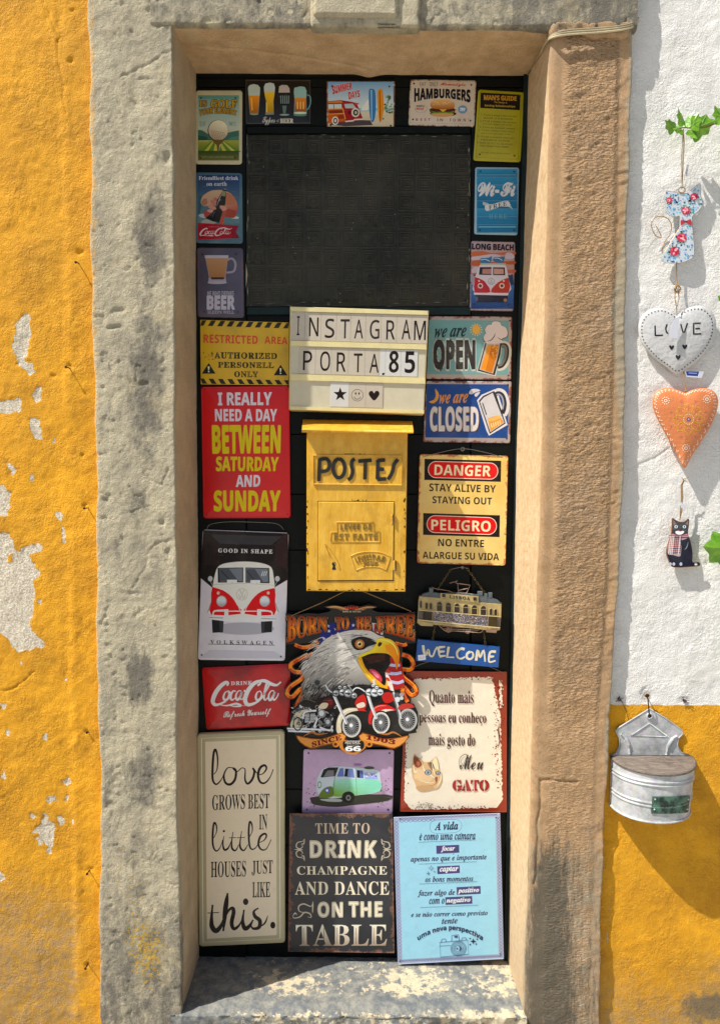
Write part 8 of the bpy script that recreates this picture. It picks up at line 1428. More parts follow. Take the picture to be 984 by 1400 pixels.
BL, BR, FR, FL = [at(*p, Y) for p, Y in ((up_all(*G, [(82,558)])[0], .178), (up_all(*G, [(592,566)])[0], .178), (up_all(*G, [(597,611)])[0], .075), (up_all(*G, [(77,606)])[0], .075))]
dz = Vector((0, 0, -.0055)); m = MB(); m.add([BL, BR, FR, FL, BL+dz, BR+dz, FR+dz, FL+dz], [(0,1,2,3),(7,6,5,4),(0,4,5,1),(1,5,6,2),(2,6,7,3),(3,7,4,0)]); m.build('lid', M_MAIL, t)
m = MB(); m.tube([FL+dz*.5, FR+dz*.5], .0032, 8); m.build('lid_edge', M_MAIL, t, smooth=True)
q = bevbox('name_plate', up_all(*G, [(130,724),(545,726),(544,867),(129,862)]), YM-.0015, YM+.001, M_MAIL, t, .0008)
m = MB(); bar(m, [(x, y, YM-.0025) for x, y in up_all(*G, [(131,726),(544,728),(543,865),(131,860)])], .0017, 6, True); m.build('rim', M_MAIL, q)
for L in ([[(160,742),(156,846)], [(158,746),(192,742),(206,765),(196,795),(160,802)]], [[(250+27*math.sin(a_*PI/6), 786-44*math.cos(a_*PI/6)) for a_ in range(13)]], [[(324,742),(312,752),(309,775),(314,800),(306,828),(292,840)]], [[(340,753),(402,748)], [(373,752),(371,838)]], [[(432,748),(429,838)], [(430,750),(465,747)], [(430,792),(460,790)], [(429,838),(470,835)]], [[(525,744),(507,768),(502,792),(492,818),(478,838)]]):
    m = MB()
    for l in L: bar(m, [(x, y, YM-.0010) for x, y in up_all(*G, l)], .0028, 7, smooth=4 if len(l) > 2 else 0)
    o_ = m.build('raised_letter', M_BLK, q, smooth=True)
    a = Art(*G, YM-.0036)
    for l in L: a.line(l, 17, '#14100e', smooth=4 if len(l) > 2 else 0)
    a.seg = []; a.build('letter_face', M_BLK, o_)
m = MB(); m.prism(up_all(*G, [(150,938),(510,940),(505,1312),(150,1314)]), YM-.0002, YM+.001); m.build('door_gap', M_EDGE, t)
d = bevbox('door', up_all(*G, [(153,942),(507,944),(502,1308),(153,1310)]), YM-.0022, YM, M_MAIL, t, .0012)
YP = YM-.0022
m = MB(); bar(m, [(x, y, YP-.0004) for x, y in up_all(*G, [(240,1037),(412,1037),(412,1080),(440,1081),(440,1130),(212,1130),(212,1085),(242,1084)])], .0012, 6, True)
bar(m, [(x, y, YP-.0004) for x, y in up_all(*G, catmull([(303,1196),(345,1180),(400,1174),(450,1180),(490,1198)], 4)+catmull([(470,1262),(440,1248),(400,1244),(360,1250),(330,1262)], 4))], .0012, 6, True); m.build('raised_border', M_MAIL, d, smooth=True)
m = MB(); relief(m, 'LEVEE DE', 'sb', up_all(*G, [(257,1047),(400,1047),(400,1072),(257,1072)]), YP, .0016, sp=1.1); relief(m, 'EST FAITE', 'sb', up_all(*G, [(228,1091),(430,1091),(430,1122),(228,1122)]), YP, .0016, sp=1.1)
m.build('raised_lettering', plain('shaded_ochre_lettering', '#8a6a20', .5, 0, .5), d); m = MB()  # darker ochre paints in the shading around the raised letters
relief(m, 'LEVEES', 'sb', up_all(*G, [(322,1202),(398,1186),(402,1214),(332,1228)]), YP, .0016, sp=1.1); relief(m, 'PAR', 'sb', up_all(*G, [(404,1186),(472,1200),(462,1226),(408,1214)]), YP, .0016, sp=1.1); relief(m, 'JOUR', 'sb', up_all(*G, [(362,1222),(432,1222),(430,1248),(364,1248)]), YP, .0016, sp=1.1)
m.build('raised_lettering', plain('shaded_ochre_lettering', '#8a6a20', .5, 0, .5), d)
m = MB(); m.prism(up_all(*G, catmull([(227,1222),(237,1232),(232,1243),(236,1258),(218,1258),(222,1243),(217,1232)], 3, True)), YP-.0005, YP+.001); m.build('keyhole', M_BLK, d)
m = MB(); bar(m, [(x, y, YP-.0018) for x, y in up_all(*G, [(184,1136),(208,1165),(236,1208),(250,1246),(240,1242),(210,1200),(190,1158)])], .0007, 5, True, 4); m.build('wire_loop', M_MAIL, d, smooth=True)
for x, y in ((504,1025),(514,1240)):
    h = bevbox('hinge', up_all(*G, [(x-12,y-22),(x+8,y-22),(x+8,y+22),(x-12,y+22)]), YM-.0035, YM, M_MAIL, t, .0008)
    m = MB(); bar(m, [(hx, hy, YM-.004) for hx, hy in up_all(*G, [(x, y-24), (x, y+24)])], .0016, 8); m.build('hinge_rod', M_EDGE, h, smooth=True)
a = Art(*G, YM, k=2e-4)
for k in range(46):
    sd = R.choice('lrb'); x = {'l': R.uniform(100,106), 'r': R.uniform(553,560), 'b': R.uniform(110,550)}[sd]; y = R.uniform(900,1350) if sd != 'b' else R.uniform(1350,1358)
    a.ell(x, y, R.uniform(1,4) if sd != 'b' else R.uniform(3,10), R.uniform(2,8) if sd != 'b' else 2.5, '#2a1c10', 6)
for k in range(16): a.ell(R.uniform(300,400), 938+R.uniform(-5,4), R.uniform(2,7), 2, '#241a12', 6)
for k in range(12): a.ell(R.uniform(280,380), 719, R.uniform(3,9), 1.6, '#241a12', 6)
a.seg = []; a.build('paint_chips', INK, t)['kind'] = 'stuff'

# ------------------------------------------------------------------ tram plaque
G = (562, 780, 7.343); YT = .152
M_TCR = plain('aged_cream_paint', '#b9a670', .45, 0, .35); M_TBL = plain('blue_grey_roof_paint', '#59636a', .5, 0, .35); M_TDK = plain('dark_tram_window', '#2a1c12', .3, 0, .2); ROSE_METAL = plain('dull_rose_metal', '#9a7f6e', .4, .3, .3); M_CH = plain('aged_brass_chain', '#6a5a38', .4, .8, .3)
t = thing('hanging_plaque', 'cream metal tram plaque on a chain with a blue welcome board below', 'plaque', tuple(at(628, 912, YT)))
def pz(name, pts, Yf, Yb, mat, par, bv=.0006, sm=0):
    P_ = up_all(*G, catmull(pts, sm, True) if sm else pts); return bevbox(name, P_, Yf, Yb, mat, par, bv)
pz('roof', [(90,258),(120,235),(180,215),(300,232),(480,222),(690,250),(800,268),(870,300),(908,332),(906,352),(500,318),(88,272)], YT, .164, M_TBL, t)
body = pz('body', [(84,258),(240,272),(500,300),(700,322),(905,338),(902,460),(888,600),(780,604),(560,575),(230,545),(110,530),(62,510),(70,400),(74,300)], YT-.0016, .164, M_TCR, t)
pz('destination_board', [(292,228),(676,262),(674,322),(292,278)], YT-.004, YT, M_TCR, body)
m = MB(); relief(m, 'LISBOA', 'b', up_all(*G, [(382,248),(590,266),(588,298),(380,280)]), YT-.004, .0008, sp=1.15); m.build('raised_lettering', M_BLK, body)
for x, y in ((326,252),(638,285)): pz('square_lamp', [(x-16,y-16),(x+16,y-14),(x+15,y+18),(x-16,y+15)], YT-.0052, YT-.004, M_TDK, body, .0003)
for k, cx in enumerate((283,372,458,546,633,723)):
    y0 = 312+k*8.5; y1 = 408+k*8.8; P_ = [(cx-30,y1-6),(cx-24,y1)]+[(cx+24,y1+2),(cx+30,y1-4)]+[(cx+30*math.cos(a_*PI/6), y0+34-36*math.sin(a_*PI/6)) for a_ in range(7)]
    wdw = pz('window', P_, YT-.0022, YT, M_TDK, body, .0002)
    m = MB(); bar(m, [(x, y, YT-.0026) for x, y in up_all(*G, P_)], .0008, 5, True); bar(m, [(x, y, YT-.0024) for x, y in up_all(*G, [(cx-28,y0+34),(cx+28,y0+36)])], .0005, 4); m.build('frame', M_TCR, wdw)
for x, y, w_, h_ in ((96,330,12,42),(153,350,15,34),(196,354,14,34),(800,412,16,36),(846,418,17,34)):
    wdw = pz('window', [(x-w_,y+h_),(x+w_,y+h_+2)]+[(x+w_*math.cos(a_*PI/5), y-h_*.4-w_*1.1*math.sin(a_*PI/5)) for a_ in range(6)], YT-.0022, YT, M_TDK, body, .0002)
    m = MB(); bar(m, [(px_, py_, YT-.0026) for px_, py_ in up_all(*G, [(x-w_,y+h_),(x+w_,y+h_+2)]+[(x+w_*math.cos(a_*PI/5), y-h_*.4-w_*1.1*math.sin(a_*PI/5)) for a_ in range(6)])], .0006, 4, True); m.build('frame', M_TCR, wdw)
a = Art(*G, YT-.0016, k=2e-4); a.poly([(74,395),(900,465),(890,570),(66,495)], '#5d554e')
for k in range(900):
    x = R.uniform(225,765); y = 410+(x-225)*.09+R.uniform(4,112)
    a.ell(x, y, R.uniform(2.5,5.5), None, R.choice(['#8c8aa4','#c9c4cc','#6a5a62','#a08a7a','#4a4a68','#bdb09a','#7a8ab0']), 6)
a.poly([(122,402),(212,412),(210,505),(118,495)], '#2c2216'); a.poly([(778,465),(862,470),(860,565),(772,560)], '#3a3018'); a.line([(215,408),(212,512)], 5, '#a3916a'); a.line([(770,455),(766,560)], 5, '#a3916a'); a.line([(76,398),(900,466)], 7, '#c9b880'); a.line([(66,495),(420,530),(888,575)], 9, '#cbb984')
a.seg = []; a.build('tiled_side_band', INK, body)
m = MB(); 
for L in ([(250,525),(330,600),(370,620),(400,610)], [(400,530),(402,615)], [(310,560),(680,580)], [(320,585),(680,598)], [(520,600),(560,632),(600,610)], [(590,545),(590,610)], [(665,625),(700,620),(735,580)], [(330,600),(665,622)]): bar(m, [(x, y, YT+.001) for x, y in up_all(*G, L)], .0012, 6)
m.build('running_gear', ROSE_METAL, t, smooth=True)
pz('bumper', [(756,590),(862,598),(852,628),(752,620)], YT-.003, YT+.006, ROSE_METAL, t); pz('bumper', [(62,500),(220,530),(218,560),(95,555),(60,525)], YT-.003, YT+.006, M_TCR, t)
for x, y in ((370,596),(566,612)):
    m = MB(); c = at(*up_all(*G, [(x,y)])[0], YT+.001); m.tube([c, c+Vector((0,.006,0))], .0055, 14); m.build('wheel', ROSE_METAL, t)
m = MB()
for L in ([(382,128),(440,112),(465,102)], [(440,118),(460,130),(590,146),(555,228),(470,216),(466,130)], [(470,200),(565,180)], [(200,165),(230,180),(380,205),(460,240)], [(480,225),(560,232),(620,240)]): bar(m, [(x, y, YT+.004) for x, y in up_all(*G, L)], .0011, 6)
m.build('trolley_pole', ROSE_METAL, t, smooth=True)
for x, y, w_, h_ in ((200,205,20,28),(692,232,24,20),(748,285,14,50),(795,250,18,24)): pz('roof_fitting', [(x-w_,y-h_),(x+w_,y-h_),(x+w_,y+h_),(x-w_,y+h_)], YT-.001, YT+.008, M_TBL, t)
pt = lambda x, y, Y=YT+.004: at(*up_all(*G, [(x, y)])[0], Y)
chain('chain', pt(262,195), pt(395,-10), t, M_CH); chain('chain', pt(735,225), pt(560,-20), t, M_CH); chain('chain', pt(240,545), pt(214,692), t, M_CH); chain('chain', pt(725,600), pt(742,740), t, M_CH)
m = MB(); c = at(632, 776, .17); m.tube([c, c+Vector((0,.012,0))], .002, 8); m.tube([c+Vector((.003*math.cos(k*PI/4), -.001, .003*math.sin(k*PI/4))) for k in range(8)], .0007, 5, True); m.tube([pt(395,-10), at(632,775,.169), pt(560,-20)], .0006, 5); m.build('nail', M_STEEL, t)
YWl = .158
M_WB = plain('bright_blue_board_paint', '#0d4f9c', .4, 0, .2); M_WE = plain('board_edge', '#7a7468', .6)
wb = bevbox('welcome_board', up_all(*G, [(62,690),(890,768),(876,975),(44,908)]), YWl, YWl+.008, M_WB, t, .0012)
a = Art(*G, YWl, k=1e-4); wc = '#c9c4ac'
for L in ([(118,750),(128,820),(150,845),(170,795),(185,850),(215,860),(240,800),(262,765)], [(270,770),(282,858)], [(275,772),(340,765)], [(280,815),(335,812)], [(282,862),(345,855)], [(375,765),(358,870),(430,872)], [(535,790),(495,785),(460,820),(465,870),(500,885),(540,865)], [(590,815),(560,835),(558,875),(590,890),(618,865),(615,825),(590,815)], [(650,905),(665,800),(690,870),(725,800),(740,915)], [(848,815),(790,822),(780,915),(845,905)], [(788,865),(830,862)]):
    a.line(L, 27, wc, smooth=4 if len(L) > 3 else 0, taper=.45)
a.pic('brush_lettering', wb)
a = Art(*G, YWl, k=2e-4); a.poly([(66,850),(142,842),(146,896),(70,904)], '#d3d3dc'); a.line([(75,872),(135,866)], 3, '#8a8aa0'); a.line([(76,884),(132,878)], 3, '#9a9ab0'); a.pic('price_sticker', wb)
cord('string', t, [(590,905,YWl+.004),(570,913,YWl),(545,925,YWl+.004)], .0004, M_WIRE, smooth=False) if False else None

# ------------------------------------------------------------------ eagle cut-out
G = (380, 800, 4.375); YE = .158
t = thing('cutout_sign', 'cut-out metal sign of a screaming eagle above motorcycles, hanging from twine', 'sign', tuple(at(482, 1033, YE)), 'tin signs on the door')
M_BK = plain('cutout_black_tin', '#0d0c0c', .4, .2, .3)
CORE = [(45,170),(110,178),(180,168),(240,172),(300,160),(320,150),(275,128),(340,118),(385,130),(440,118),(490,128),(540,116),(592,126),(560,148),(600,162),(700,165),(760,168),(818,158),(824,345),(760,352),(742,340),(745,420),(742,480),(760,560),(755,640),(760,700),(812,712),(836,760),(838,820),(825,870),(830,882),(780,890),(785,910),(700,965),(540,968),(505,1000),(450,1015),(395,1000),(360,975),(190,985),(110,915),(100,885),(50,870),(52,850),(80,800),(75,770),(92,735),(140,690),(150,640),(138,600),(160,560),(140,500),(200,420),(235,370),(200,345),(50,356),(58,300)]
m = MB(); m.prism(up_all(*G, CORE), YE, YE+.002)
RB = [[(245,335),(210,350),(100,345),(97,385),(200,380),(245,350)], ]
ribL = [(240,360),(235,400),(130,440),(75,478),(95,515),(145,525),(140,560),(70,610),(55,650),(85,668),(135,620),(150,640),(120,700),(100,745)]
ribR = [(740,415),(785,430),(808,470),(790,505),(740,505),(745,545),(810,600),(825,640),(795,655),(752,608),(745,640),(775,700)]
def ribbon(a, L, w_, c0, c1, cb):
    P_ = catmull(L, 7)
    a.line(P_, w_+7, cb); 
    n = len(P_)
    for i in range(0, n-1, 3): a.line(P_[i:i+5], w_, mixc(c0, c1, .5+.5*math.sin(i*.55)))
    a.line([(x, y-w_*.32) for x, y in P_], 3, '#f0b040', taper=True)
m2 = MB()
for L in (ribL, ribR):
    P_ = catmull(L, 5)
    for p0, p1 in zip(P_[:-1], P_[1:]):
        dx, dy = p1[0]-p0[0], p1[1]-p0[1]; l = math.hypot(dx, dy) or 1; nx, ny = -dy/l*17, dx/l*17
        m2.prism(up_all(*G, [(p0[0]-nx-dx*.2,p0[1]-ny-dy*.2),(p1[0]-nx+dx*.2,p1[1]-ny+dy*.2),(p1[0]+nx+dx*.2,p1[1]+ny+dy*.2),(p0[0]+nx-dx*.2,p0[1]+ny-dy*.2)]), YE+.0003, YE+.0017)
m.build('board', M_BK, t); m2.build('ribbon_board', M_BK, t)['kind'] = 'stuff'
a = Art(*G, YE-.0001, step=2e-6, k=3e-5)
ribbon(a, ribL, 24, '#e8760e', '#a8340a', '#0e0b0a'); a.cut(); ribbon(a, ribR, 24, '#e8760e', '#a8340a', '#0e0b0a')
a.cut(); ribbon(a, [(100,355),(150,372),(210,360),(240,335)], 22, '#e8760e', '#a8340a', '#0e0b0a'); a.cut(); ribbon(a, [(700,345),(750,358),(770,350)], 20, '#e8760e', '#a8340a', '#0e0b0a')
a.pic('ribbon', t); k0 = a.k
a = Art(*G, YE-.0001, step=2e-6, k=k0)
a.poly([(245,330),(262,270),(300,235),(380,220),(640,240),(620,280),(500,265),(380,285),(300,320),(262,345)], '#1e2470', 2)
for x, y in ((305,275),(345,262),(275,320),(325,305),(360,290),(300,245),(410,245),(450,240)): a.poly([(x+(11 if k % 2 == 0 else 4.5)*math.sin(2*PI*k/10), y-(11 if k % 2 == 0 else 4.5)*math.cos(2*PI*k/10)) for k in range(10)], '#c9c9d4')
a.poly([(560,225),(640,235),(625,300),(570,275)], '#b9b3ac'); a.poly([(575,232),(590,234),(588,285),(572,280)], '#a02020'); a.poly([(605,234),(622,236),(612,295),(600,288)], '#a02020')
HEAD = [(150,650),(138,600),(160,560),(138,500),(185,440),(240,370),(290,320),(370,285),(450,268),(540,270),(600,300),(640,320),(600,400),(500,430),(490,480),(560,560),(620,620),(600,680),(300,690),(180,690)]
a.poly(HEAD, lambda x, y: mixc('#c4c0b8', '#3a3838', max(0, min(1, (y-400)/260))), 3)
for k in range(560):
    u = R.random(); an = R.uniform(-.15, 1.0)
    x = R.uniform(165, 600); y = R.uniform(285, 660)
    if x < 150+max(0, 430-y)*.75 or (x > 470 and y > 420) or y > 690 or (y < 300 and (x < 360 or x > 560)): continue
    dx = -(26+R.uniform(0,34)); f_ = (600-x)/450; dy = (10+60*f_)*(.2+.9*(y-280)/400)
    s_ = max(0, min(1, (y-380)/280)); c = mixc(R.choice(['#f0ece4','#d8d4cb','#b4b0a8','#96928b','#6e6a65']), R.choice(['#77736e','#3a3836','#1d1c1c','#a09c98']), s_*R.uniform(.5,1))
    a.line([(x,y),(x+dx*.5,y+dy*.35),(x+dx,y+dy)], R.uniform(2.5,7), c, smooth=2, taper=.9)
for k in range(120):
    x = R.uniform(150,600); y = R.uniform(590,700); a.line([(x,y),(x-R.uniform(10,40),y+R.uniform(15,60))], R.uniform(4,10), R.choice(['#121212','#1f1e1e','#3a3838','#555']if False else ['#121212','#1f1e1e','#3a3838']), taper=.8)
a.poly([(640,435),(725,440),(745,520),(755,600),(700,625),(650,580),(620,500)], '#a01a1c', 2)
for L in ([(640,470),(690,480),(728,478)], [(650,525),(700,530),(738,522)], [(668,575),(715,585),(750,572)]): a.line(L, 17, '#aab4d8', smooth=3)
a.poly([(625,450),(650,520),(680,580),(695,640),(660,640),(640,560)], '#d8cfc4'); 
for y in (500,548,598): a.poly([(632,y),(662,y+6),(674,y+28),(640,y+22)], '#c03028')
a.poly([(478,432),(560,400),(650,400),(672,470),(640,520),(648,600),(600,590),(540,510)], '#140d0c', 2); a.poly([(500,430),(640,412),(640,450),(560,470)], '#3a1a10')
a.poly([(545,505),(580,508),(610,535),(622,570),(605,585),(570,555)], '#c83850', 3); a.poly([(560,515),(590,525),(605,550),(590,555)], '#e8788a', 3)
a.poly([(475,435),(500,432),(520,490),(570,545),(615,585),(640,600),(648,560),(655,600),(650,650),(625,650),(560,585),(500,510)], '#e0a012', 2); a.line([(482,440),(505,495),(560,565),(630,640)], 5, '#f8d848', smooth=4, taper=True); a.line([(500,440),(530,500),(580,550),(625,585)], 4, '#5a2a08', smooth=4, taper=True)
a.poly([(478,432),(500,412),(560,385),(585,350),(590,325),(620,316),(672,325),(708,355),(726,400),(724,450),(708,508),(700,470),(680,430),(645,408),(560,408),(500,430)], lambda x, y: mixc('#f2cc28', '#d87808', max(0, min(1, (x-600)/90)) * (1 if y > 350 else .4)), 3)
a.line([(600,325),(660,335),(700,370),(716,420)], 8, '#f8e468', smooth=4, taper=True); a.poly([(640,360),(680,370),(700,410),(705,460),(690,430),(655,395)], '#e88a10', 3); a.poly([(596,358),(604,342),(622,345),(614,362),(602,368)], '#2a1408', 3)
a.poly([(440,330),(500,315),(560,330),(590,350),(540,365),(510,385),(470,388),(445,365)], '#161010', 3); a.ell(488,353,31,30,'#5a2a10'); a.ell(488,352,27,26,'#c07a2c'); a.ell(488,352,23,22,'#8a6a40'); a.ell(488,352,17,17,'#e0b060'); a.ell(488,352,9,9,'#0a0808'); a.ell(482,344,5,5,'#ffffff'); a.line([(440,328),(500,312),(580,332)], 9, '#0e0a0a', smooth=4, taper=True)
a.pic('eagle_head', t); k1 = a.k
a = Art(*G, YE-.0001, step=2e-6, k=k1)
for sx in (1, -1):
    for k in range(9):
        a.line([(440+sx*20,160-k*2),(440+sx*(60+k*4),150-k*3),(440+sx*(90+k*8),134-k*1+6)], 7, R.choice(['#8a5a34','#b98a5a','#6a3a20','#c9a070']), smooth=3, taper=.8)
a.poly([(380,150),(500,150),(505,166),(376,166)], '#1a1412'); a.text('BORN IN THE USA', 'sb', (386,153,496,163), '#c9b8a0'); a.text('MADE', 'sb', (400,128,480,146), '#c03c1c', .02)
FIRE = lambda u, v: mixc('#5a1206', '#e8700e', 1-abs(2*v-1)) if v > .5 else mixc('#8a2408', '#f08a1c', 1-abs(2*v-1))
def wb_(x0, x1):
    def f(u, v):
        x = x0+(x1-x0)*u; n = (x-45)/775; yt = 176+14*4*n*(1-n)-6*n; yb_ = 352-78*4*n*(1-n)-12*n
        return x, yb_*(1-v)+yt*v
    return f
for s_, x0, x1 in (('BORN', 50, 300), ('TO', 340, 428), ('BE', 462, 560), ('FREE', 584, 820)):
    a.text(s_, 'b', (0,0,1,1), FIRE, .035, outline=(.075, '#c9b49a'), warp=wb_(x0, x1)) if False else None
    a.text(s_, 'b', (0,0,1,1), '#140c0a', .13, warp=wb_(x0-5, x1+5)); a.text(s_, 'b', (0,0,1,1), '#b08a6a', .07, warp=wb_(x0, x1)); a.text(s_, 'b', (0,0,1,1), '#220e08', .045, warp=wb_(x0+2, x1-2)); a.text(s_, 'b', (0,0,1,1), FIRE, .02, warp=wb_(x0+4, x1-4))
a.pic('lettering', t); k1 = a.k
a = Art(*G, YE-.0001, step=2e-6, k=k1)
SIL = ['#d4d6d8','#8e9296','#4a4d50','#b9bcc0','#2a2c2e']
a.poly([(90,740),(180,700),(330,650),(450,600),(560,600),(700,640),(760,720),(830,800),(800,880),(500,900),(120,885),(70,850)], '#131212', 3)
def wheel(cx, cy, rx, ry, wall):
    a.ell(cx,cy,rx+4,ry+4,'#0b0b0b',30); a.ell(cx,cy,rx,ry,'#1a1a1a',30); a.ell(cx,cy,rx*.93,ry*.93,wall,30,hole=.84); a.ell(cx,cy,rx*.76,ry*.76,'#8e9296',30,hole=.93); a.ell(cx,cy,rx*.7,ry*.7,'#141414',28)
    for k in range(22): an = 2*PI*k/22; a.line([(cx+rx*.2*math.cos(an),cy+ry*.2*math.sin(an)),(cx+rx*.7*math.cos(an+.25),cy+ry*.7*math.sin(an+.25))], 2.2, '#9a9c9e')
    a.ell(cx,cy,rx*.26,ry*.22,'#6a6c70'); a.ell(cx-3,cy-3,rx*.18,ry*.16,'#d0d2d4'); a.ell(cx-5,cy-6,rx*.07,ry*.06,'#ffffff')
# rear bike body, engine and exhausts
a.poly([(75,850),(90,790),(120,755),(180,745),(150,800),(140,860)], '#bdb49a', 3)
for k in range(150):
    x = R.uniform(85,350); y = R.uniform(715,880); a.ell(x, y, R.uniform(3,15), R.uniform(3,11), R.choice(SIL+['#1a1a1a','#0e0e0e','#777470']), 9, rot=R.uniform(0,3), hole=R.choice([0,.6,.7]))
for L in ([(55,858),(200,862),(330,868)], [(60,872),(220,878)], [(250,850),(310,870),(325,840)], [(150,800),(160,760),(230,750)], [(215,850),(235,800)]): a.line(L, 11, '#c3c6ca', smooth=3); a.line(L, 3, '#ffffff', smooth=3)
for x in (175,205): a.poly([(x-12,770),(x+12,768),(x+10,820),(x-14,822)], '#a9acae'); [a.line([(x-12,775+q_*9),(x+11,774+q_*9)], 2.5, '#3a3c3e') for q_ in range(5)]
a.ell(262,768,24,26,'#7d8084'); a.ell(260,766,15,17,'#c9cccf'); a.ell(300,820,22,26,'#5a5d60'); a.ell(298,818,12,14,'#b9bcc0'); a.ell(118,830,28,42,'#2a2a2a',hole=.8)
a.poly([(130,700),(160,685),(210,690),(235,715),(180,730),(140,722)], '#1a1614', 3); a.line([(130,700),(165,682),(225,700)], 4, '#6a5a44', smooth=3)
a.poly([(235,735),(260,700),(295,672),(330,690),(335,725),(290,742)], '#4a1010', 3); a.poly([(240,735),(265,705),(300,708),(285,738)], '#cfc2a4', 3); a.ell(312,700,15,18,'#7a1a1c')
wheel(776, 806, 60, 72, '#a9a9a4'); a.line([(690,640),(715,720),(735,800)], 12, '#b9bcc0'); a.line([(680,645),(705,725),(722,800)], 6, '#5a5c60'); a.poly([(715,735),(740,712),(790,708),(815,730),(770,738),(730,748)], '#b02820', 3); a.poly([(620,655),(670,640),(690,690),(640,705)], '#b01c18', 3)
a.ell(712,660,18,18,'#4a4c50'); a.ell(714,684,15,15,'#c9ccd0'); a.ell(738,655,12,12,'#8e9296'); a.ell(738,676,11,11,'#b9bcc0')
a.poly([(460,700),(485,665),(515,655),(530,700),(520,740),(475,735)], '#b0201a', 3); a.poly([(470,715),(510,700),(520,725),(480,735)], '#cfc2b0', 3); a.poly([(540,820),(548,760),(580,725),(640,712),(690,735),(700,750),(600,765),(565,830)], '#c01c1a', 3); a.poly([(575,770),(640,742),(695,748),(650,755),(590,800)], '#d8d0c4', 2); a.line([(560,750),(600,724),(650,722)], 5, '#f08878', smooth=3, taper=True)
wheel(616, 824, 56, 70, '#c9c8c0'); a.line([(535,650),(560,730),(590,800)], 17, '#aeb2b6'); a.line([(532,650),(556,730),(584,800)], 5, '#eceef0'); a.line([(440,640),(465,615),(495,620),(530,645)], 7, '#c9ccd0', smooth=4)
for x, y, r_ in ((545,640,22),(578,642,26),(610,640,20),(590,612,12),(568,600,10)): a.ell(x,y,r_+3,r_+3,'#1a1a1a'); a.ell(x,y,r_,r_,'#8e9296'); a.ell(x,y,r_*.8,r_*.8,lambda X, Y: '#c9d0d4'); a.ell(x-r_*.3,y-r_*.3,r_*.25,r_*.2,'#f4f8fa'); a.ell(x,y+r_*.1,r_*.75,r_*.2,'#5a6468'); a.ell(x+r_*.2,y+r_*.25,r_*.3,r_*.25,'#4a5054')
a.rect(568,562,580,600,'#c9ccd0')
a.poly([(352,880),(350,820),(372,765),(410,738),(470,735),(512,748),(450,755),(400,780),(385,830),(375,890)], '#c6baa0', 3); a.line([(360,850),(370,790),(410,750),(460,742)], 5, '#efe6d0', smooth=4, taper=True); a.poly([(470,735),(512,740),(530,755),(480,752)], '#b02820')
wheel(440, 842, 60, 74, '#b9b8b2'); a.line([(335,660),(375,750),(412,830)], 17, '#9a9da0'); a.line([(331,660),(370,750),(407,830)], 5, '#e0e2e4'); a.line([(285,595),(300,625),(335,650)], 8, '#c9ccd0', smooth=3)
for x, y, r_ in ((345,645,20),(385,640,22),(418,645,26),(455,660,18),(400,612,12),(370,610,12)): a.ell(x,y,r_+3,r_+3,'#141414'); a.ell(x,y,r_,r_,'#5f6266'); a.ell(x,y,r_*.75,r_*.75,'#9a9ea2'); a.ell(x-r_*.3,y-r_*.3,r_*.22,r_*.2,'#f4f4f4'); a.ell(x,y+r_*.1,r_*.7,r_*.2,'#3a3e42'); a.ell(x+r_*.2,y+r_*.3,r_*.3,r_*.25,'#2a2e30')
a.ell(235,583,16,15,'#2c3438'); a.line([(235,595),(285,650),(320,680)], 4, '#2a2a2a'); a.line([(420,600),(450,640)], 5, '#8e9296')
a.pic('motorcycles', t); k1 = a.k
a = Art(*G, YE-.0001, step=2e-6, k=k1)
for sx, c0 in ((1, 0), (-1, 0)):
    X = lambda x: x if sx == 1 else 890-x
    a.poly([(X(x), y) for x, y in [(108,898),(150,905),(260,918),(385,880),(400,930),(260,965),(195,980),(130,940)]], '#7a3c08', 2); a.poly([(X(x), y) for x, y in [(114,903),(150,912),(260,924),(382,888),(394,925),(260,958),(195,972),(136,938)]], '#d08a3c', 2)
    a.line([(X(150),906),(X(200),880),(X(240),892),(X(300),885)], 12, '#a8682c', smooth=4, taper=True); a.ell(X(345),952,20,17,'#c47a2c'); a.ell(X(345),952,10,9,'#5a2a08')
a.poly([(362,935),(400,925),(450,930),(500,925),(532,940),(520,975),(490,1000),(450,1014),(400,1000),(372,975)], '#b9742c', 3); a.poly([(395,932),(450,926),(505,932),(515,960),(500,985),(450,1002),(402,988),(388,960)], '#14100e', 3)
a.text('SINCE', 'b', [(200,938),(376,895),(382,925),(205,970)], '#6a1410', .03, sp=1.05); a.text('1903', 'b', [(525,895),(705,925),(698,955),(522,922)], '#6a1410', .03, sp=1.05)
a.text('HISTORIC', 'sb', (402,930,492,950), '#c9c4bc'); a.text('ROUTE', 'sb', (412,953,484,964), '#8a8680'); a.text('66', 'sb', (402,963,496,994), '#f0ece4', .03)
a.pic('banner', t)
m = MB(); bar(m, [(398,842,YE-.001),(440,824,YE+.004),(472,808,YE+.008)], .0011, 6); bar(m, [(562,836,YE-.001),(524,820,YE+.004),(492,807,YE+.008)], .0011, 6); m.build('twine', M_TWINE, t, smooth=True)

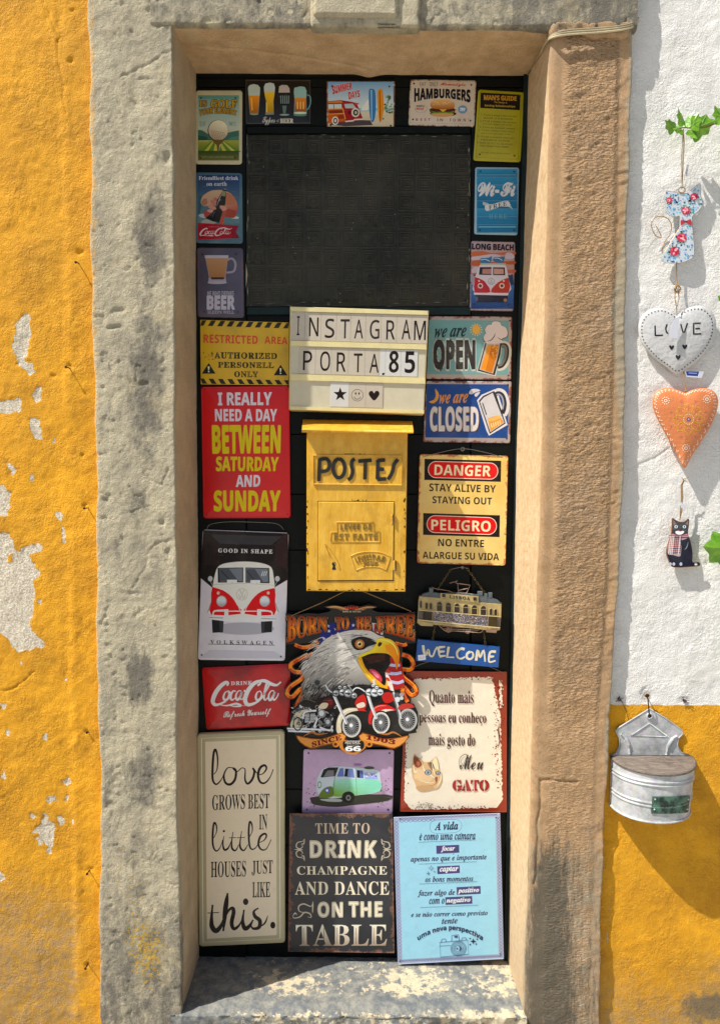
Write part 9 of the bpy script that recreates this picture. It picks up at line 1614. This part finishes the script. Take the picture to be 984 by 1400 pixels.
# ------------------------------------------------------------------ ornaments on the white wall
class Puff:
    """cushion shape from a star-shaped outline (enlarged-photo coordinates)"""
    def __init__(s, G, pts, c, Y, T):
        s.G = G; s.P_ = catmull(pts, 5, True); s.c = c; s.Y = Y; s.T = T
        an = [math.atan2(y-c[1], x-c[0]) for x, y in s.P_]; rr = [math.hypot(x-c[0], y-c[1]) for x, y in s.P_]
        o = sorted(zip(an, rr)); s.an = [o[-1][0]-2*PI]+[q[0] for q in o]+[o[0][0]+2*PI]; s.rr = [o[-1][1]]+[q[1] for q in o]+[o[0][1]]
    def depth(s, x, y):
        dx, dy = x-s.c[0], y-s.c[1]; k = min(1, math.hypot(dx, dy)/float(np.interp(math.atan2(dy, dx), s.an, s.rr)))
        return s.Y-s.T*math.sqrt(max(0, 1-k**2.6))
    def mesh(s, m):
        n = len(s.P_); ks = [1, .985, .94, .87, .78, .66, .52, .36, .18]; vs = []
        for sg in (1, -1):
            for k in ks:
                for x, y in s.P_:
                    d = s.T*math.sqrt(max(0, 1-k**2.6))
                    vs.append(at(s.G[0]+(s.c[0]+(x-s.c[0])*k)/s.G[2], s.G[1]+(s.c[1]+(y-s.c[1])*k)/s.G[2], s.Y-sg*d))
            vs.append(at(s.G[0]+s.c[0]/s.G[2], s.G[1]+s.c[1]/s.G[2], s.Y-sg*s.T))
        fs = []; N = len(ks)*n+1
        for h in (0, 1):
            for i in range(len(ks)-1): fs += [(h*N+i*n+k, h*N+i*n+(k+1) % n, h*N+(i+1)*n+(k+1) % n, h*N+(i+1)*n+k) for k in range(n)]
            fs += [(h*N+(len(ks)-1)*n+k, h*N+(len(ks)-1)*n+(k+1) % n, h*N+N-1) for k in range(n)]
        m.add(vs, fs)
class PuffArt(Art):
    def __init__(s, puff): super().__init__(*puff.G, 0, step=4e-6, k=1.5e-4); s.p = puff
    def P(s, x, y, k=None): return at(s.o[0]+x/s.o[2], s.o[1]+y/s.o[2], s.p.depth(x, y)-(s.k if k is None else k))
M_HW = plain('white_hammered_enamel', '#c9c9c9', .4, 0, .15, .0015, 120); M_HO = plain('terracotta_orange_paint', '#e08650', .45, 0, .25, .001, 200, 22); M_GOLD = plain('thin_gold_wire', '#b98a48', .35, .7, .2)
# white heart
G = (850, 390, 5.187)
HW = Puff(G, [(388,222),(345,188),(270,160),(200,172),(140,215),(114,290),(124,380),(165,450),(230,520),(310,580),(390,634),(470,585),(550,520),(610,450),(650,370),(666,290),(650,210),(600,158),(540,145),(470,160),(420,190)], (388,380), .006, .010)
t = thing('heart_ornament', 'puffy white metal heart reading LOVE with a dotted edge on the white wall', 'ornament', tuple(at(925, 511, .006)), 'ornaments hanging on the white wall')
m = MB(); HW.mesh(m); m.build('heart', M_HW, t, smooth=True)
a = PuffArt(HW); n = 62; P_ = HW.P_; L_ = [0]
for p0, p1 in zip(P_, P_[1:]+P_[:1]): L_.append(L_[-1]+math.dist(p0, p1))
for k in range(n):
    s_ = L_[-1]*k/n; i = max(0, min(len(P_)-1, int(np.searchsorted(L_, s_))-1)); u = (s_-L_[i])/(L_[i+1]-L_[i]); x = P_[i][0]+(P_[(i+1) % len(P_)][0]-P_[i][0])*u; y = P_[i][1]+(P_[(i+1) % len(P_)][1]-P_[i][1])*u
    x, y = HW.c[0]+(x-HW.c[0])*.91, HW.c[1]+(y-HW.c[1])*.90; a.ell(x, y, 5, 5, '#141416', 8)
for L in ([(232,285),(234,358)], [(234,356),(288,354)], [(318,275),(308,305),(312,330),(325,342)], [(362,285),(368,310),(360,335)], [(414,275),(432,338)], [(440,335),(462,268)], [(506,268),(506,350)], [(512,270),(556,268)], [(518,308),(552,306)], [(512,346),(560,344)]): a.line(L, 10, '#17171a')
for x, y in ((350,440),(443,436),(396,510)): a.poly([(x,y+20),(x-17,y-2),(x-15,y-14),(x-6,y-14),(x,y-6),(x+6,y-14),(x+15,y-14),(x+17,y-2)], '#1a1a1e', 2)
a.pic('punched_lettering', t)
m = MB(); bar(m, [(x, y, Y) for (x, y), Y in zip(up_all(*G, [(380,20),(372,90),(384,150),(388,215)]), (-.004,-.006,-.008,0))], .0009, 6); bar(m, [(x, y, -.004) for x, y in up_all(*G, [(392,30),(402,90),(390,150)])], .0008, 6); m.build('twine', M_TWINE, t, smooth=True)
m = MB(); m.tube([tuple(at(*up_all(*G, [(392+24*math.cos(k*PI/5), 30+24*math.sin(k*PI/5))])[0], -.003)) for k in range(10)], .0011, 6, True); m.build('ring', M_GOLD, t, smooth=True)
bevbox('price_tag', up_all(*G, [(378,235),(408,215),(392,382),(335,372),(345,290)]), -.013, -.0125, plain('white_paper_tag', '#c9ccd6', .6, 0, .05), t, .0001)
# orange heart
HO = Puff(G, [(447,762),(400,745),(330,728),(262,740),(225,780),(214,840),(235,920),(275,1000),(330,1100),(390,1210),(440,1299),(490,1215),(560,1110),(630,990),(668,900),(680,830),(665,770),(620,737),(560,730),(495,742)], (445,900), -.002, .013)
t = thing('heart_ornament', 'puffy orange heart painted with a yellow flower rosette on the white wall', 'ornament', tuple(at(935, 640, -.002)), 'ornaments hanging on the white wall')
m = MB(); HO.mesh(m); m.build('heart', M_HO, t, smooth=True)
a = PuffArt(HO); cx, cy = 470, 950
for k in range(8):
    an = 2*PI*k/8-PI/2; c_, s_ = math.cos(an), math.sin(an); q = lambda r_, w_: (cx+r_*c_-w_*s_, cy+r_*s_+w_*c_)
    a.line([q(48,-16),q(74,-30),q(112,0),q(74,30),q(48,16)], 4.5, '#d09a28', smooth=4); a.line([q(58,0),q(96,0)], 5, '#8a2418', taper=True); a.line([q(70,0),q(84,12)], 6, '#a02a1c', taper=True); a.line([q(70,0),q(84,-12)], 6, '#a02a1c', taper=True)
    an2 = an+PI/8; x, y = cx+138*math.cos(an2), cy+138*math.sin(an2); 
    for w_ in (-.25, 0, .25): a.line([(cx+126*math.cos(an2),cy+126*math.sin(an2)),(cx+146*math.cos(an2+w_*.4),cy+146*math.sin(an2+w_*.4))], 7, '#6a4468', taper=True)
a.ell(cx,cy,46,46,'#c88a20',24,hole=.9)
for k in range(18): an = 2*PI*k/18; a.ell(cx+36*math.cos(an),cy+36*math.sin(an),3.4,3.4,'#e8d8b8',7)
a.ell(cx,cy,14,14,'#5a5a78',14,hole=.55); a.ell(cx,cy,5,5,'#e0c070',8)
for x, y in ((308,818),(600,808),(452,1155)):
    for k in range(10): an = 2*PI*k/10; a.ell(x+25*math.cos(an),y+25*math.sin(an),4,4,'#efe0cc',7)
    a.ell(x,y,12,12,'#efe0cc',12,hole=.6)
P_ = HO.P_; n = len(P_)
for k in range(0, n, 2):
    x0, y0 = P_[k]; x1, y1 = P_[(k+1) % n]; f = lambda x, y, q_: (HO.c[0]+(x-HO.c[0])*q_, HO.c[1]+(y-HO.c[1])*q_)
    a.line([f(x0,y0,.90), f((x0+x1)/2,(y0+y1)/2,.945), f(x1,y1,.90)], 4.5, '#f0dccb', smooth=2, taper=True); a.ell(*f(x1,y1,.88), 3.5, 3.5, '#f0dccb', 6)
for k in range(60): an = R.uniform(0, 2*PI); r_ = R.uniform(60,118); a.ell(cx+r_*math.cos(an), cy+r_*math.sin(an), 2.2, 2.2, '#e8d0a0', 6)
a.pic('painted_rosette', t)
m = MB(); bar(m, [(x, y, Y) for (x, y), Y in zip(up_all(*G, [(432,600),(438,650),(448,720),(450,760)]), (.006,.002,-.002,-.002))], .0010, 6); m.tube([tuple(at(*up_all(*G, [(450+12*math.cos(k*PI/4), 765+16*math.sin(k*PI/4))])[0], -.003)) for k in range(8)], .0010, 6, True); m.build('twine', M_TWINE, t, smooth=True)
q = bevbox('price_tag', up_all(*G, [(446,606),(580,612),(562,658),(455,650)]), .001, .0015, plain('white_paper_tag', '#c9ccd6', .6, 0, .05), t, .0001)
a = Art(*G, .001, k=5e-5); a.poly([(450,608),(545,612),(535,645),(458,640)], '#2a3a78'); a.line([(470,622),(530,625)], 6, '#8a9ac8'); a.pic('print', q)
# floral cat
G = (900, 240, 10.77); YC2 = .004
t = thing('cat_ornament', 'flat tin cat patterned with roses and blue flowers, hanging below the ivy', 'ornament', tuple(at(930, 360, YC2)), 'ornaments hanging on the white wall')
CAT = catmull([(92,262),(120,236),(200,243),(300,262),(420,262),(470,222),(530,165),(605,118),(614,200),(612,290),(640,370),(632,440),(590,515),(510,578),(488,625),(492,740),(500,850),(515,1000),(518,1130),(500,1200),(430,1248),(330,1280),(180,1287),(75,1275),(38,1225),(70,1150),(140,1040),(210,920),(300,780),(312,700),(306,595),(240,605),(165,585),(112,530),(104,440),(86,340)], 3, True)
M_WH = plain('white_glazed_tin', '#c9d2da', .35, 0, .08)
mm = MB(); mm.prism(up_all(*G, CAT), YC2, YC2+.0025); mm.build('body', M_WH, t)
m = MB(); m.tube([tuple(at(x, y, YC2+.001)) for x, y in up_all(*G, CAT)], .0007, 5, True); m.build('gold_rim', M_GOLD, t, smooth=True)
a = Art(*G, YC2, step=3e-6, k=6e-5)
def incat(x, y, mg=0): return float(sdf(np.array([x], float), np.array([y], float), CAT)[0]) > mg
for k in range(520):
    x, y = R.uniform(40,640), R.uniform(125,1280); r_ = R.uniform(5,17)
    if not incat(x, y, r_+2): continue
    a.ell(x, y, r_, r_*R.uniform(.7,1), R.choice(['#5aa0c8','#8cc4e0','#3a6aa8','#a8d4e8','#24387c','#6ab4cc','#4a7ab8','#3c8a94','#2a4a3c']), 7)
for x, y, r_ in ((152,362,44),(520,310,56),(395,515,64),(335,912,70),(232,1115,72)):
    for k in range(7):
        an = R.uniform(0, 2*PI); qx, qy = x+(r_+8)*math.cos(an), y+(r_+8)*math.sin(an)
        if incat(qx, qy, 8): a.ell(qx, qy, 17, 8, R.choice(['#2a5a3c','#1e4030','#4a8a5c']), 7, rot=an)
    a.ell(x,y,r_,r_*.95,'#b83a50',16)
    for k in range(12): an = R.uniform(0,6.28); q_ = R.uniform(.1,.72)*r_; a.ell(x+q_*math.cos(an), y+q_*math.sin(an), r_*.28, r_*.2, R.choice(['#e88a9c','#d8506a','#f0b4bc','#9a2438','#e8a0a8']), 8, rot=an)
for x, y in ((262,392),(455,372)): a.ell(x,y,17,17,'#0c0c14',12)
a.line([(250,400),(215,445)], 12, '#1a1a20', taper=True)
a.poly([(330,650),(395,675),(470,640),(480,740),(395,690),(325,735)], '#a8343c', 2); a.ell(395,680,20,14,'#5a1420',10); a.pic('floral_print', t)
G = (860, 140, 5.387)
m = MB(); bar(m, [(x, y, YC2) for x, y in up_all(*G, [(300,970),(308,905),(280,855),(225,838),(178,858),(162,900),(175,955),(205,990),(233,995),(222,960),(195,910)])], .0008, 6, smooth=5); bar(m, [(x, y, YC2) for x, y in up_all(*G, [(300,970),(250,1040),(230,1100)])], .0008, 6); m.build('tail', M_GOLD, t, smooth=True)
m = MB()
for dx in (-4, 5, 12): bar(m, [(x, y, Y) for (x, y), Y in zip(up_all(*G, [(395,195),(392+dx,300),(384+dx,450),(386,640)]), (-.026,-.018,-.006,YC2))], .0006, 5)
m.tube([tuple(at(*up_all(*G, [(385+26*math.cos(k*PI/5), 645+22*math.sin(k*PI/5))])[0], YC2-.001)) for k in range(10)], .001, 6, True); m.build('string', M_TWINE, t, smooth=True)
m = MB(); bar(m, [(x, y, .0) for x, y in up_all(*G, [(428,460),(415,540)])], .0022, 8); m.build('paper_roll', plain('white_paper_tag', '#c9ccd6', .6, 0, .05), t, smooth=True)
m = MB(); bar(m, [(x, y, YC2+.001) for x, y in up_all(*G, [(345,1180),(344,1290),(352,1350)])], .0013, 6); 
for k in range(5): bar(m, [(x, y, YC2-.002) for x, y in up_all(*G, [(352+R.uniform(-10,10),1355),(352+R.uniform(-24,20),1400+R.uniform(0,40))])], .0005, 4)
m.tube([tuple(at(*up_all(*G, [(352+22*math.cos(k*PI/5), 1370+22*math.sin(k*PI/5))])[0], -.001)) for k in range(10)], .0011, 6, True); m.build('lower_string', M_TWINE, t, smooth=True)
# small cat with scarf
G = (850, 640, 6.366); YK = .003
t = thing('cat_ornament', 'small wooden tabby cat cut-out wearing a checked scarf, lowest of the string', 'ornament', tuple(at(933, 775, YK)), 'ornaments hanging on the white wall')
CT = catmull([(433,500),(436,436),(462,448),(490,464),(540,466),(580,441),(580,500),(572,570),(596,640),(614,740),(614,822),(670,822),(674,850),(600,860),(500,866),(432,858),(402,800),(384,740),(398,660),(425,580)], 3, True)
mm = MB(); mm.prism(up_all(*G, CT), YK, YK+.003); mm.build('body', plain('cut_plywood_edge', '#8a5a34', .7), t)
a = Art(*G, YK, step=3e-6, k=6e-5); cc = (505, 660)
a.poly([(cc[0]+(x-cc[0])*.965, cc[1]+(y-cc[1])*.975) for x, y in CT], lambda x, y: mixc('#3a3c42', '#10142a', max(0, min(1, (y-520)/200))))
a.poly([(443,450),(470,485),(445,500)], '#8a6a60'); a.poly([(573,452),(548,485),(572,498)], '#8a6a60')
for k in range(90):
    x, y = R.uniform(448,565), R.uniform(470,555); a.line([(x,y),(x+R.uniform(-8,8),y+R.uniform(6,16))], 3, R.choice(['#8a8c90','#17181c','#5a5c62','#b0b2b4']), taper=True)
for x in (468, 540): a.ell(x,510,15,14,'#c9d4d8'); a.ell(x,510,5,10,'#101418')
a.poly([(462,552),(490,545),(505,552),(525,545),(540,555),(520,575),(495,580),(470,572)], '#e4e4e8', 2); a.poly([(484,540),(500,540),(492,552)], '#b04850')
a.poly([(418,590),(440,570),(500,590),(560,570),(576,600),(520,628),(430,625)], '#a8848c', 2); a.poly([(412,620),(505,625),(510,740),(495,770),(440,755),(395,740)], '#b09c9c', 2)
for k in range(9):
    y = 584+k*19; a.line([(402,y+4),(506 if y > 620 else 570,y)], 7, R.choice(['#b03828','#1c2448','#b03828']))
for k in range(8): x = 408+k*14; a.line([(x+12,590),(x-4,750)], 4.5, R.choice(['#b03828','#1c2448','#e0dcd8']))
a.line([(575,640),(560,690),(540,710)], 7, '#8a94a0', smooth=3, taper=True)
for k in range(60):
    x, y = R.uniform(412,605), R.uniform(745,845); a.line([(x,y),(x+R.uniform(-6,6),y+R.uniform(6,18))], 5, R.choice(['#3a4460','#0c1024','#5a6478','#1a2038']), taper=True)
for x in (418,448,510): a.ell(x, 835, 13, 15, '#a9b0bc', 10)
a.ell(640,838,14,9,'#c9c9cc'); a.ell(662,838,7,8,'#101014'); a.ell(622,838,7,9,'#181c28'); a.pic('painted_cat', t)
m = MB()
for dx in (-5, 6): bar(m, [(x, y, Y) for (x, y), Y in zip(up_all(*G, [(535,110),(515+dx,150),(520+dx,260),(510+dx,380),(500,455)]), (-.002,0,0,.001,YK+.002))], .0011, 6)
for k in range(6): bar(m, [(x, y, -.003) for x, y in up_all(*G, [(530,100),(535+R.uniform(-30,55),95+R.uniform(-25,35))])], .0006, 4)
m.build('twine', M_TWINE, t, smooth=True)
bevbox('price_tag', up_all(*G, [(500,285),(545,320),(548,372),(512,345)]), -.003, -.0026, plain('white_paper_tag', '#c9ccd6', .6, 0, .05), t, .0001)

# ------------------------------------------------------------------ ivy
def mat_leaf():
    t = NT('ivy_leaf'); c = t.mix(t.ramp(t.noise(60, 4), .35, .7), lin('#558f16'), lin('#84b82c'))
    return t.done(c, .4, t.bump(t.noise(150, 3), .0006), Subsurface9Weight=0.0)
M_LEAF = mat_leaf(); M_STEM = plain('red_brown_stem', '#6a4030', .6); M_VEIN = plain('pale_leaf_vein', '#8fae5a', .5)
iv = thing('ivy', 'green ivy shoot with lobed leaves trailing across the white wall', 'plant', tuple(at(975, 780, .01)))
LOB = [(0,0),(-.26,-.08),(-.60,.06),(-.56,.30),(-.42,.46),(-.46,.74),(-.20,.82),(0,1.10),(.20,.82),(.46,.74),(.42,.46),(.56,.30),(.60,.06),(.26,-.08)]
def leaf(x, y, sz, rot, tx=.0, ty=.0, Y=-.024, asp=1.0):
    """stalk end at photo pixel x,y; rot clockwise from up; tx,ty tilt the blade off the wall"""
    o = at(x, y, Y); s_ = sz*.00172; P_ = []; cr, sr = math.cos(rot), math.sin(rot)
    for u, v in catmull(LOB, 2, True):
        w_ = abs(u)*.25*(1+.2*math.sin(v*9))-.15*v*v; X, Z = u*s_*asp, v*s_
        X, Z = X*cr+Z*sr, -X*sr+Z*cr
        P_.append(o+Vector((X, (w_*s_)+tx*X+ty*Z, Z)))
    c = o+Vector((.5*s_*sr, tx*.5*s_*sr+ty*.5*s_*cr-.04*s_, .5*s_*cr)); m = MB(); n = len(P_)
    B = [p+Vector((0, .0004, 0)) for p in P_]; m.add(P_+[c]+B+[c+Vector((0, .0004, 0))], [(i, (i+1) % n, n) for i in range(n)]+[((i+1) % n+n+1, i+n+1, 2*n+1) for i in range(n)])
    l = m.build('leaf', M_LEAF, iv); v_ = MB()
    for k in (7*2, 3*2, 11*2, 5*2, 9*2): v_.tube([o+Vector((0,-.0003,0)), c*.5+(P_[k])*.25+o*.25+Vector((0,-.0006,0)), P_[k]*.9+c*.1+Vector((0,-.0004,0))], [.0005,.0004,.0002], 4)
    v_.build('vein', M_VEIN, l)
G = (860, 140, 5.387); u1 = lambda x, y: up_all(*G, [(x, y)])[0]
for (x, y), sz, rot, tx, ty, asp in ((u1(398,165), 17, -.45, .5, .2, .55), (u1(330,192), 14, -1.25, .3, -.5, .7), (u1(385,200), 12, -1.75, .2, .6, .9), (u1(440,185), 17, .55, -.3, .3, 1.0), (u1(470,190), 24, 1.25, .2, -.3, .9), (u1(450,200), 12, 2.6, .3, .2, 1.0), (u1(700,130), 18, -.7, .2, .3, 1), (u1(760,230), 20, 2.4, .1, .2, 1)): leaf(x, y, sz, rot, tx, ty, asp=asp)
leaf(1004, 752, 40, -1.45, .15, .1, Y=-.02); leaf(990, 409, 9, -1.3, .2, .2, Y=-.02); leaf(1032, 470, 26, 2.6, .2, .2, Y=-.02); leaf(1030, 640, 30, .4, .1, .1, Y=-.02); leaf(1010, 300, 26, .9, .1, .1, Y=-.02); leaf(1040, 220, 28, -.6, .2, 0, Y=-.02); leaf(1022, 880, 30, 2.9, .2, 0, Y=-.02)
m = MB(); bar(m, [(x, y, -.024) for x, y in (u1(330,196), u1(400,185), u1(460,190), u1(570,180), u1(668,140), u1(800,90))]+[(1030,200,-.02),(1035,330,-.01),(1012,470,-.015),(1024,640,-.01),(1008,760,-.015),(1030,900,-.01)], .0010, 6, smooth=4); m.build('stem', M_STEM, iv, smooth=True)

# ------------------------------------------------------------------ galvanised wall planter
G = (810, 920, 3.891)
def mat_galv():
    t = NT('weathered_galvanised_zinc'); v = t.n('ShaderNodeTexVoronoi', Vector=t.coord(), Scale=90.0).outputs['Color']
    c = t.mix(.12, lin('#c2c5c7'), v, 'MULTIPLY'); c = t.mix(t.ramp(t.noise(26, 6, .7), .45, .68), c, lin('#8c8f91')); c = t.mix(t.math('MULTIPLY', t.ramp(t.noise(60, 6, .72), .56, .68), .7), c, lin('#d0d0cc'))
    return t.done(c, t.math('MULTIPLY_ADD', t.noise(40, 4), .3, .35), t.bump(t.noise(70, 4), .0008), Metallic=.15)
M_GAL = mat_galv()
def mat_wood():
    t = NT('silvered_wood_lid'); n_ = t.noise(60, 6, .65, t.coord((.5, 2.4, 2.4)), 1.5)
    return t.done(t.mix(t.ramp(n_, .35, .65), lin('#554b43'), lin('#84786d')), .8, t.bump(n_, .0015))
M_LID = mat_wood()
def mat_verd():
    t = NT('verdigris_plate'); c = t.mix(t.ramp(t.noise(55, 6, .7), .42, .6), lin('#1f2f2a'), lin('#4f7a68')); return t.done(c, .5, t.bump(t.noise(120, 4), .0008), Metallic=.3)
M_VER = mat_verd()
pl = thing('wall_planter', 'galvanised half-round wall box with weathered wooden lid, hung on a nail', 'planter', tuple(at(887, 1127, -.02)))
bk_ = [(300,190),(385,240),(470,302),(478,325),(456,345),(448,385),(466,420),(520,442),(512,600),(500,700),(300,716),(90,690),(97,440),(125,425),(142,385),(140,345),(120,308),(135,292),(220,240)]
bp = bevbox('back_plate', up_all(*G, bk_), .0135, .0165, M_GAL, pl, .0012)
m = MB(); bar(m, [(x, y, .0135) for x, y in up_all(*G, bk_[:8]+bk_[12:])], .0014, 6, True); m.build('rolled_edge', M_GAL, bp, smooth=True)
m = MB(); bar(m, [(x, y, .0132) for x, y in up_all(*G, [(208,330),(300,268),(392,334)])], .0016, 6); bar(m, [(x, y, .0135) for x, y in up_all(*G, [(200,334),(400,340)])], .0012, 6)
for L in ([(150,325),(175,350),(190,385),(195,430)], [(448,335),(425,350),(400,390),(390,435)]): bar(m, [(x, y, .0128) for x, y in up_all(*G, L)], [.0030]*5+[.0042]*6+[.0022]*5, 8, smooth=5)
m.build('pressed_ribs', M_GAL, bp, smooth=True)
m = MB(); c = at(*up_all(*G, [(302,230)])[0], .0115); m.tube([c+Vector((.0058*math.cos(k*PI/8), 0, .0058*math.sin(k*PI/8))) for k in range(16)], .0017, 7, True); m.build('eyelet', M_GAL, bp, smooth=True)
m = MB(); c = at(*up_all(*G, [(302,230)])[0], .0132); m.tube([c, c+Vector((0,.002,0))], .004, 12); m.build('hole', M_BLK, bp)
aL, aR = at(*up_all(*G, [(97,452)])[0], .0165), at(*up_all(*G, [(522,455)])[0], .0165); bL, bR = at(*up_all(*G, [(90,688)])[0], .0165), at(*up_all(*G, [(497,705)])[0], .0165)
DB = .074; ztop = (aL.z+aR.z)/2; zbot = (bL.z+bR.z)/2
def ring_pt(th, v, off=0.0):
    """th 0..pi round the front, v 0 top .. 1 bottom"""
    L_, R_ = aL.lerp(bL, v), aR.lerp(bR, v); cx = (L_.x+R_.x)/2; ax = (R_.x-L_.x)/2+off; z = ztop+(zbot-ztop)*v-.006*v*math.sin(th)
    return Vector((cx-ax*math.cos(th), .0155-(DB-.004*v+off)*math.sin(th)**.92, z))
m = MB(); NT_, NV = 48, 70; vs = []
for j in range(NV+1):
    v = j/NV; o_ = 0
    for vc, am in ((.20,.0026),(.27,.0026),(.62,.0026),(.69,.0026)): o_ += am*math.exp(-((v-vc)/.018)**2)
    o_ += .0016*math.exp(-((v-1)/.02)**2)+.001*math.exp(-(v/.02)**2)
    vs += [ring_pt(PI*i/NT_, v, o_) for i in range(NT_+1)]
fs = [(j*(NT_+1)+i, j*(NT_+1)+i+1, (j+1)*(NT_+1)+i+1, (j+1)*(NT_+1)+i) for j in range(NV) for i in range(NT_)]
fs.append(tuple(NV*(NT_+1)+i for i in range(NT_+1))); m.add(vs, fs); m.build('box', M_GAL, pl, smooth=True)
m = MB(); m.tube([ring_pt(PI*i/40, 1, .001) for i in range(41)], .0021, 7); m.build('bottom_bead', M_GAL, pl, smooth=True)
m = MB(); vs = []; th_ = [PI*i/40 for i in range(41)]
def lidp(th, k, dz_): p = ring_pt(th, 0, .003*k); c = ring_pt(PI/2, 0); return Vector((aL.lerp(aR, .5).x+(p.x-aL.lerp(aR, .5).x)*k, .0155+(p.y-.0155)*k, ztop+.0065+dz_-.007*k*math.sin(th)))
for k, dz_ in ((0.0, 0), (.96, 0), (1.0, -.0015), (1.0, -.0055), (.96, -.007), (0.0, -.007)): vs += [lidp(th, k, dz_) for th in th_]
m.add(vs, [(j*41+i, j*41+i+1, (j+1)*41+i+1, (j+1)*41+i) for j in range(5) for i in range(40)]); m.build('lid', M_LID, pl, smooth=True)
# brass plate on the curved front
def curved(x0, x1, y0, y1, off, name, mat, par, n=10):
    def th(x): return math.acos(max(-1, min(1, (308-x)/212.0)))
    vs = []
    for y in (y0, y1):
        for i in range(n+1):
            x = x0+(x1-x0)*i/n; t_ = th(x); v = (y-468-58*math.sin(t_))/(236.0); vs.append(ring_pt(t_, v, off))
    for y in (y0, y1):
        for i in range(n+1):
            x = x0+(x1-x0)*i/n; t_ = th(x); v = (y-468-58*math.sin(t_))/(236.0); vs.append(ring_pt(t_, v, off-.0012))
    N = n+1; m = MB(); m.add(vs, [(i, i+1, N+i+1, N+i) for i in range(n)]+[(i, 2*N+i, 2*N+i+1, i+1) for i in range(n)]+[(N+i, N+i+1, 3*N+i+1, 3*N+i) for i in range(n)]+[(0,N,3*N,2*N),(n,2*N+n,3*N+n,N+n)])
    return m.build(name, mat, par), th
pp, th = curved(250, 462, 636, 716, .0024, 'label_plate', M_VER, pl)
for x, y in ((264,648),(264,696),(448,652),(448,700)):
    m = MB(); t_ = th(x); m.ball(ring_pt(t_, (y-468-58*math.sin(t_))/236.0, .0030), .0019, (1,.6,1), 8, 6); m.build('rivet', M_GAL, pp, smooth=True)
hk = thing('nail', 'rusty bent nail in broken plaster holding up the grey planter', 'nail', tuple(at(885, 958, .0)))
m = MB(); bar(m, [(884,953,.02),(885,956,.004),(886,966,.003),(887,980,.008)], .0013, 6, smooth=4); m.ball(at(884,951,.006), .004, (1.2,.6,1)); m.build('shank', plain('rusty_iron', '#3a2018', .8, .4, .5), hk, smooth=True)

# ------------------------------------------------------------------ nails, plugs and cable
M_IRON = plain('rusty_iron', '#3a2018', .8, .4, .5)
for (x, y, ln, dx, dz_), lab in (((98,505,.020,-.003,.002), 'rusty nail beside the long upper flake of bare plaster'), ((121,695,.016,-.002,.001), 'rusty nail close to the stone edge, right of small flakes'), ((109,361,.016,-.001,-.001), 'rusty nail high on the yellow wall near the grey jamb'), ((122,1190,.010,.0,-.002), 'short rusty nail low on the yellow wall above the dirty part'), ((120,1318,.014,.001,.0), 'lowest rusty nail, in the soiled foot of the yellow wall'), ((121,1000,.007,.0,.0), 'stubby nail under a yellow paint blob by the jamb')):
    b = at(x, y, YW); n_ = thing('nail', lab, 'nail', tuple(b), 'nails in the yellow wall'); e = b+Vector((dx, -ln, dz_)); m = MB(); m.tube([b+Vector((0,.01,0)), b.lerp(e, .6)+Vector((.0006,0,.0006)), e], .0011, 6); m.build('shank', M_IRON, n_, smooth=True); m = MB(); m.tube([e, e+Vector((0,-.0012,0))], .0026, 9); m.build('head', M_IRON, n_)
for (x, y), lab in (((846,956), 'broken purple wall plug nearest the stone jamb'), ((935,958), 'purple wall plug right of the planter nail')):
    b = at(x, y, YW); n_ = thing('wall_plug', lab, 'wall plug', tuple(b), 'plugs above the planter'); m = MB(); m.tube([b+Vector((0,.008,0)), b+Vector((0,-.004,0))], .0035, 8); m.build('sleeve', plain('faded_purple_plastic', '#54404a', .6), n_)
    m = MB()
    for k in range(5): an = R.uniform(0, 6.28); m.tube([b+Vector((0,-.002,0)), b+Vector((.009*math.cos(an), -.005, .009*math.sin(an)))], .0007, 4)
    if x < 900: m.tube([b+Vector((.002,-.004,0)), b+Vector((.012,-.006,-.02)), b+Vector((.022,-.002,-.048))], .0006, 5)
    m.build('frayed_wire', M_IRON, n_)
cb = thing('cable', 'cream cable bundle tucked under the right end of the lintel', 'cable', tuple(at(800, 42, -.012)))
for k, (dy, c) in enumerate(((0, '#b9ab8a'), (3.2, '#c9bc98'), (-2.5, '#a8997a'))):
    m = MB(); bar(m, [(872,27+dy,.004),(858,36+dy,-.009),(820,41+dy,-.011),(780,44+dy+R.uniform(-1,1),-.011),(758,48+dy*.7,-.010),(747,56+dy*.3,.01),(738,74,.07),(727,92,.14),(721,102,.165)], .0019, 7, smooth=5); m.build('strand', plain(('cream_cable', 'pale_cable', 'dusty_cable')[k], c, .6, 0, .3), cb, smooth=True)
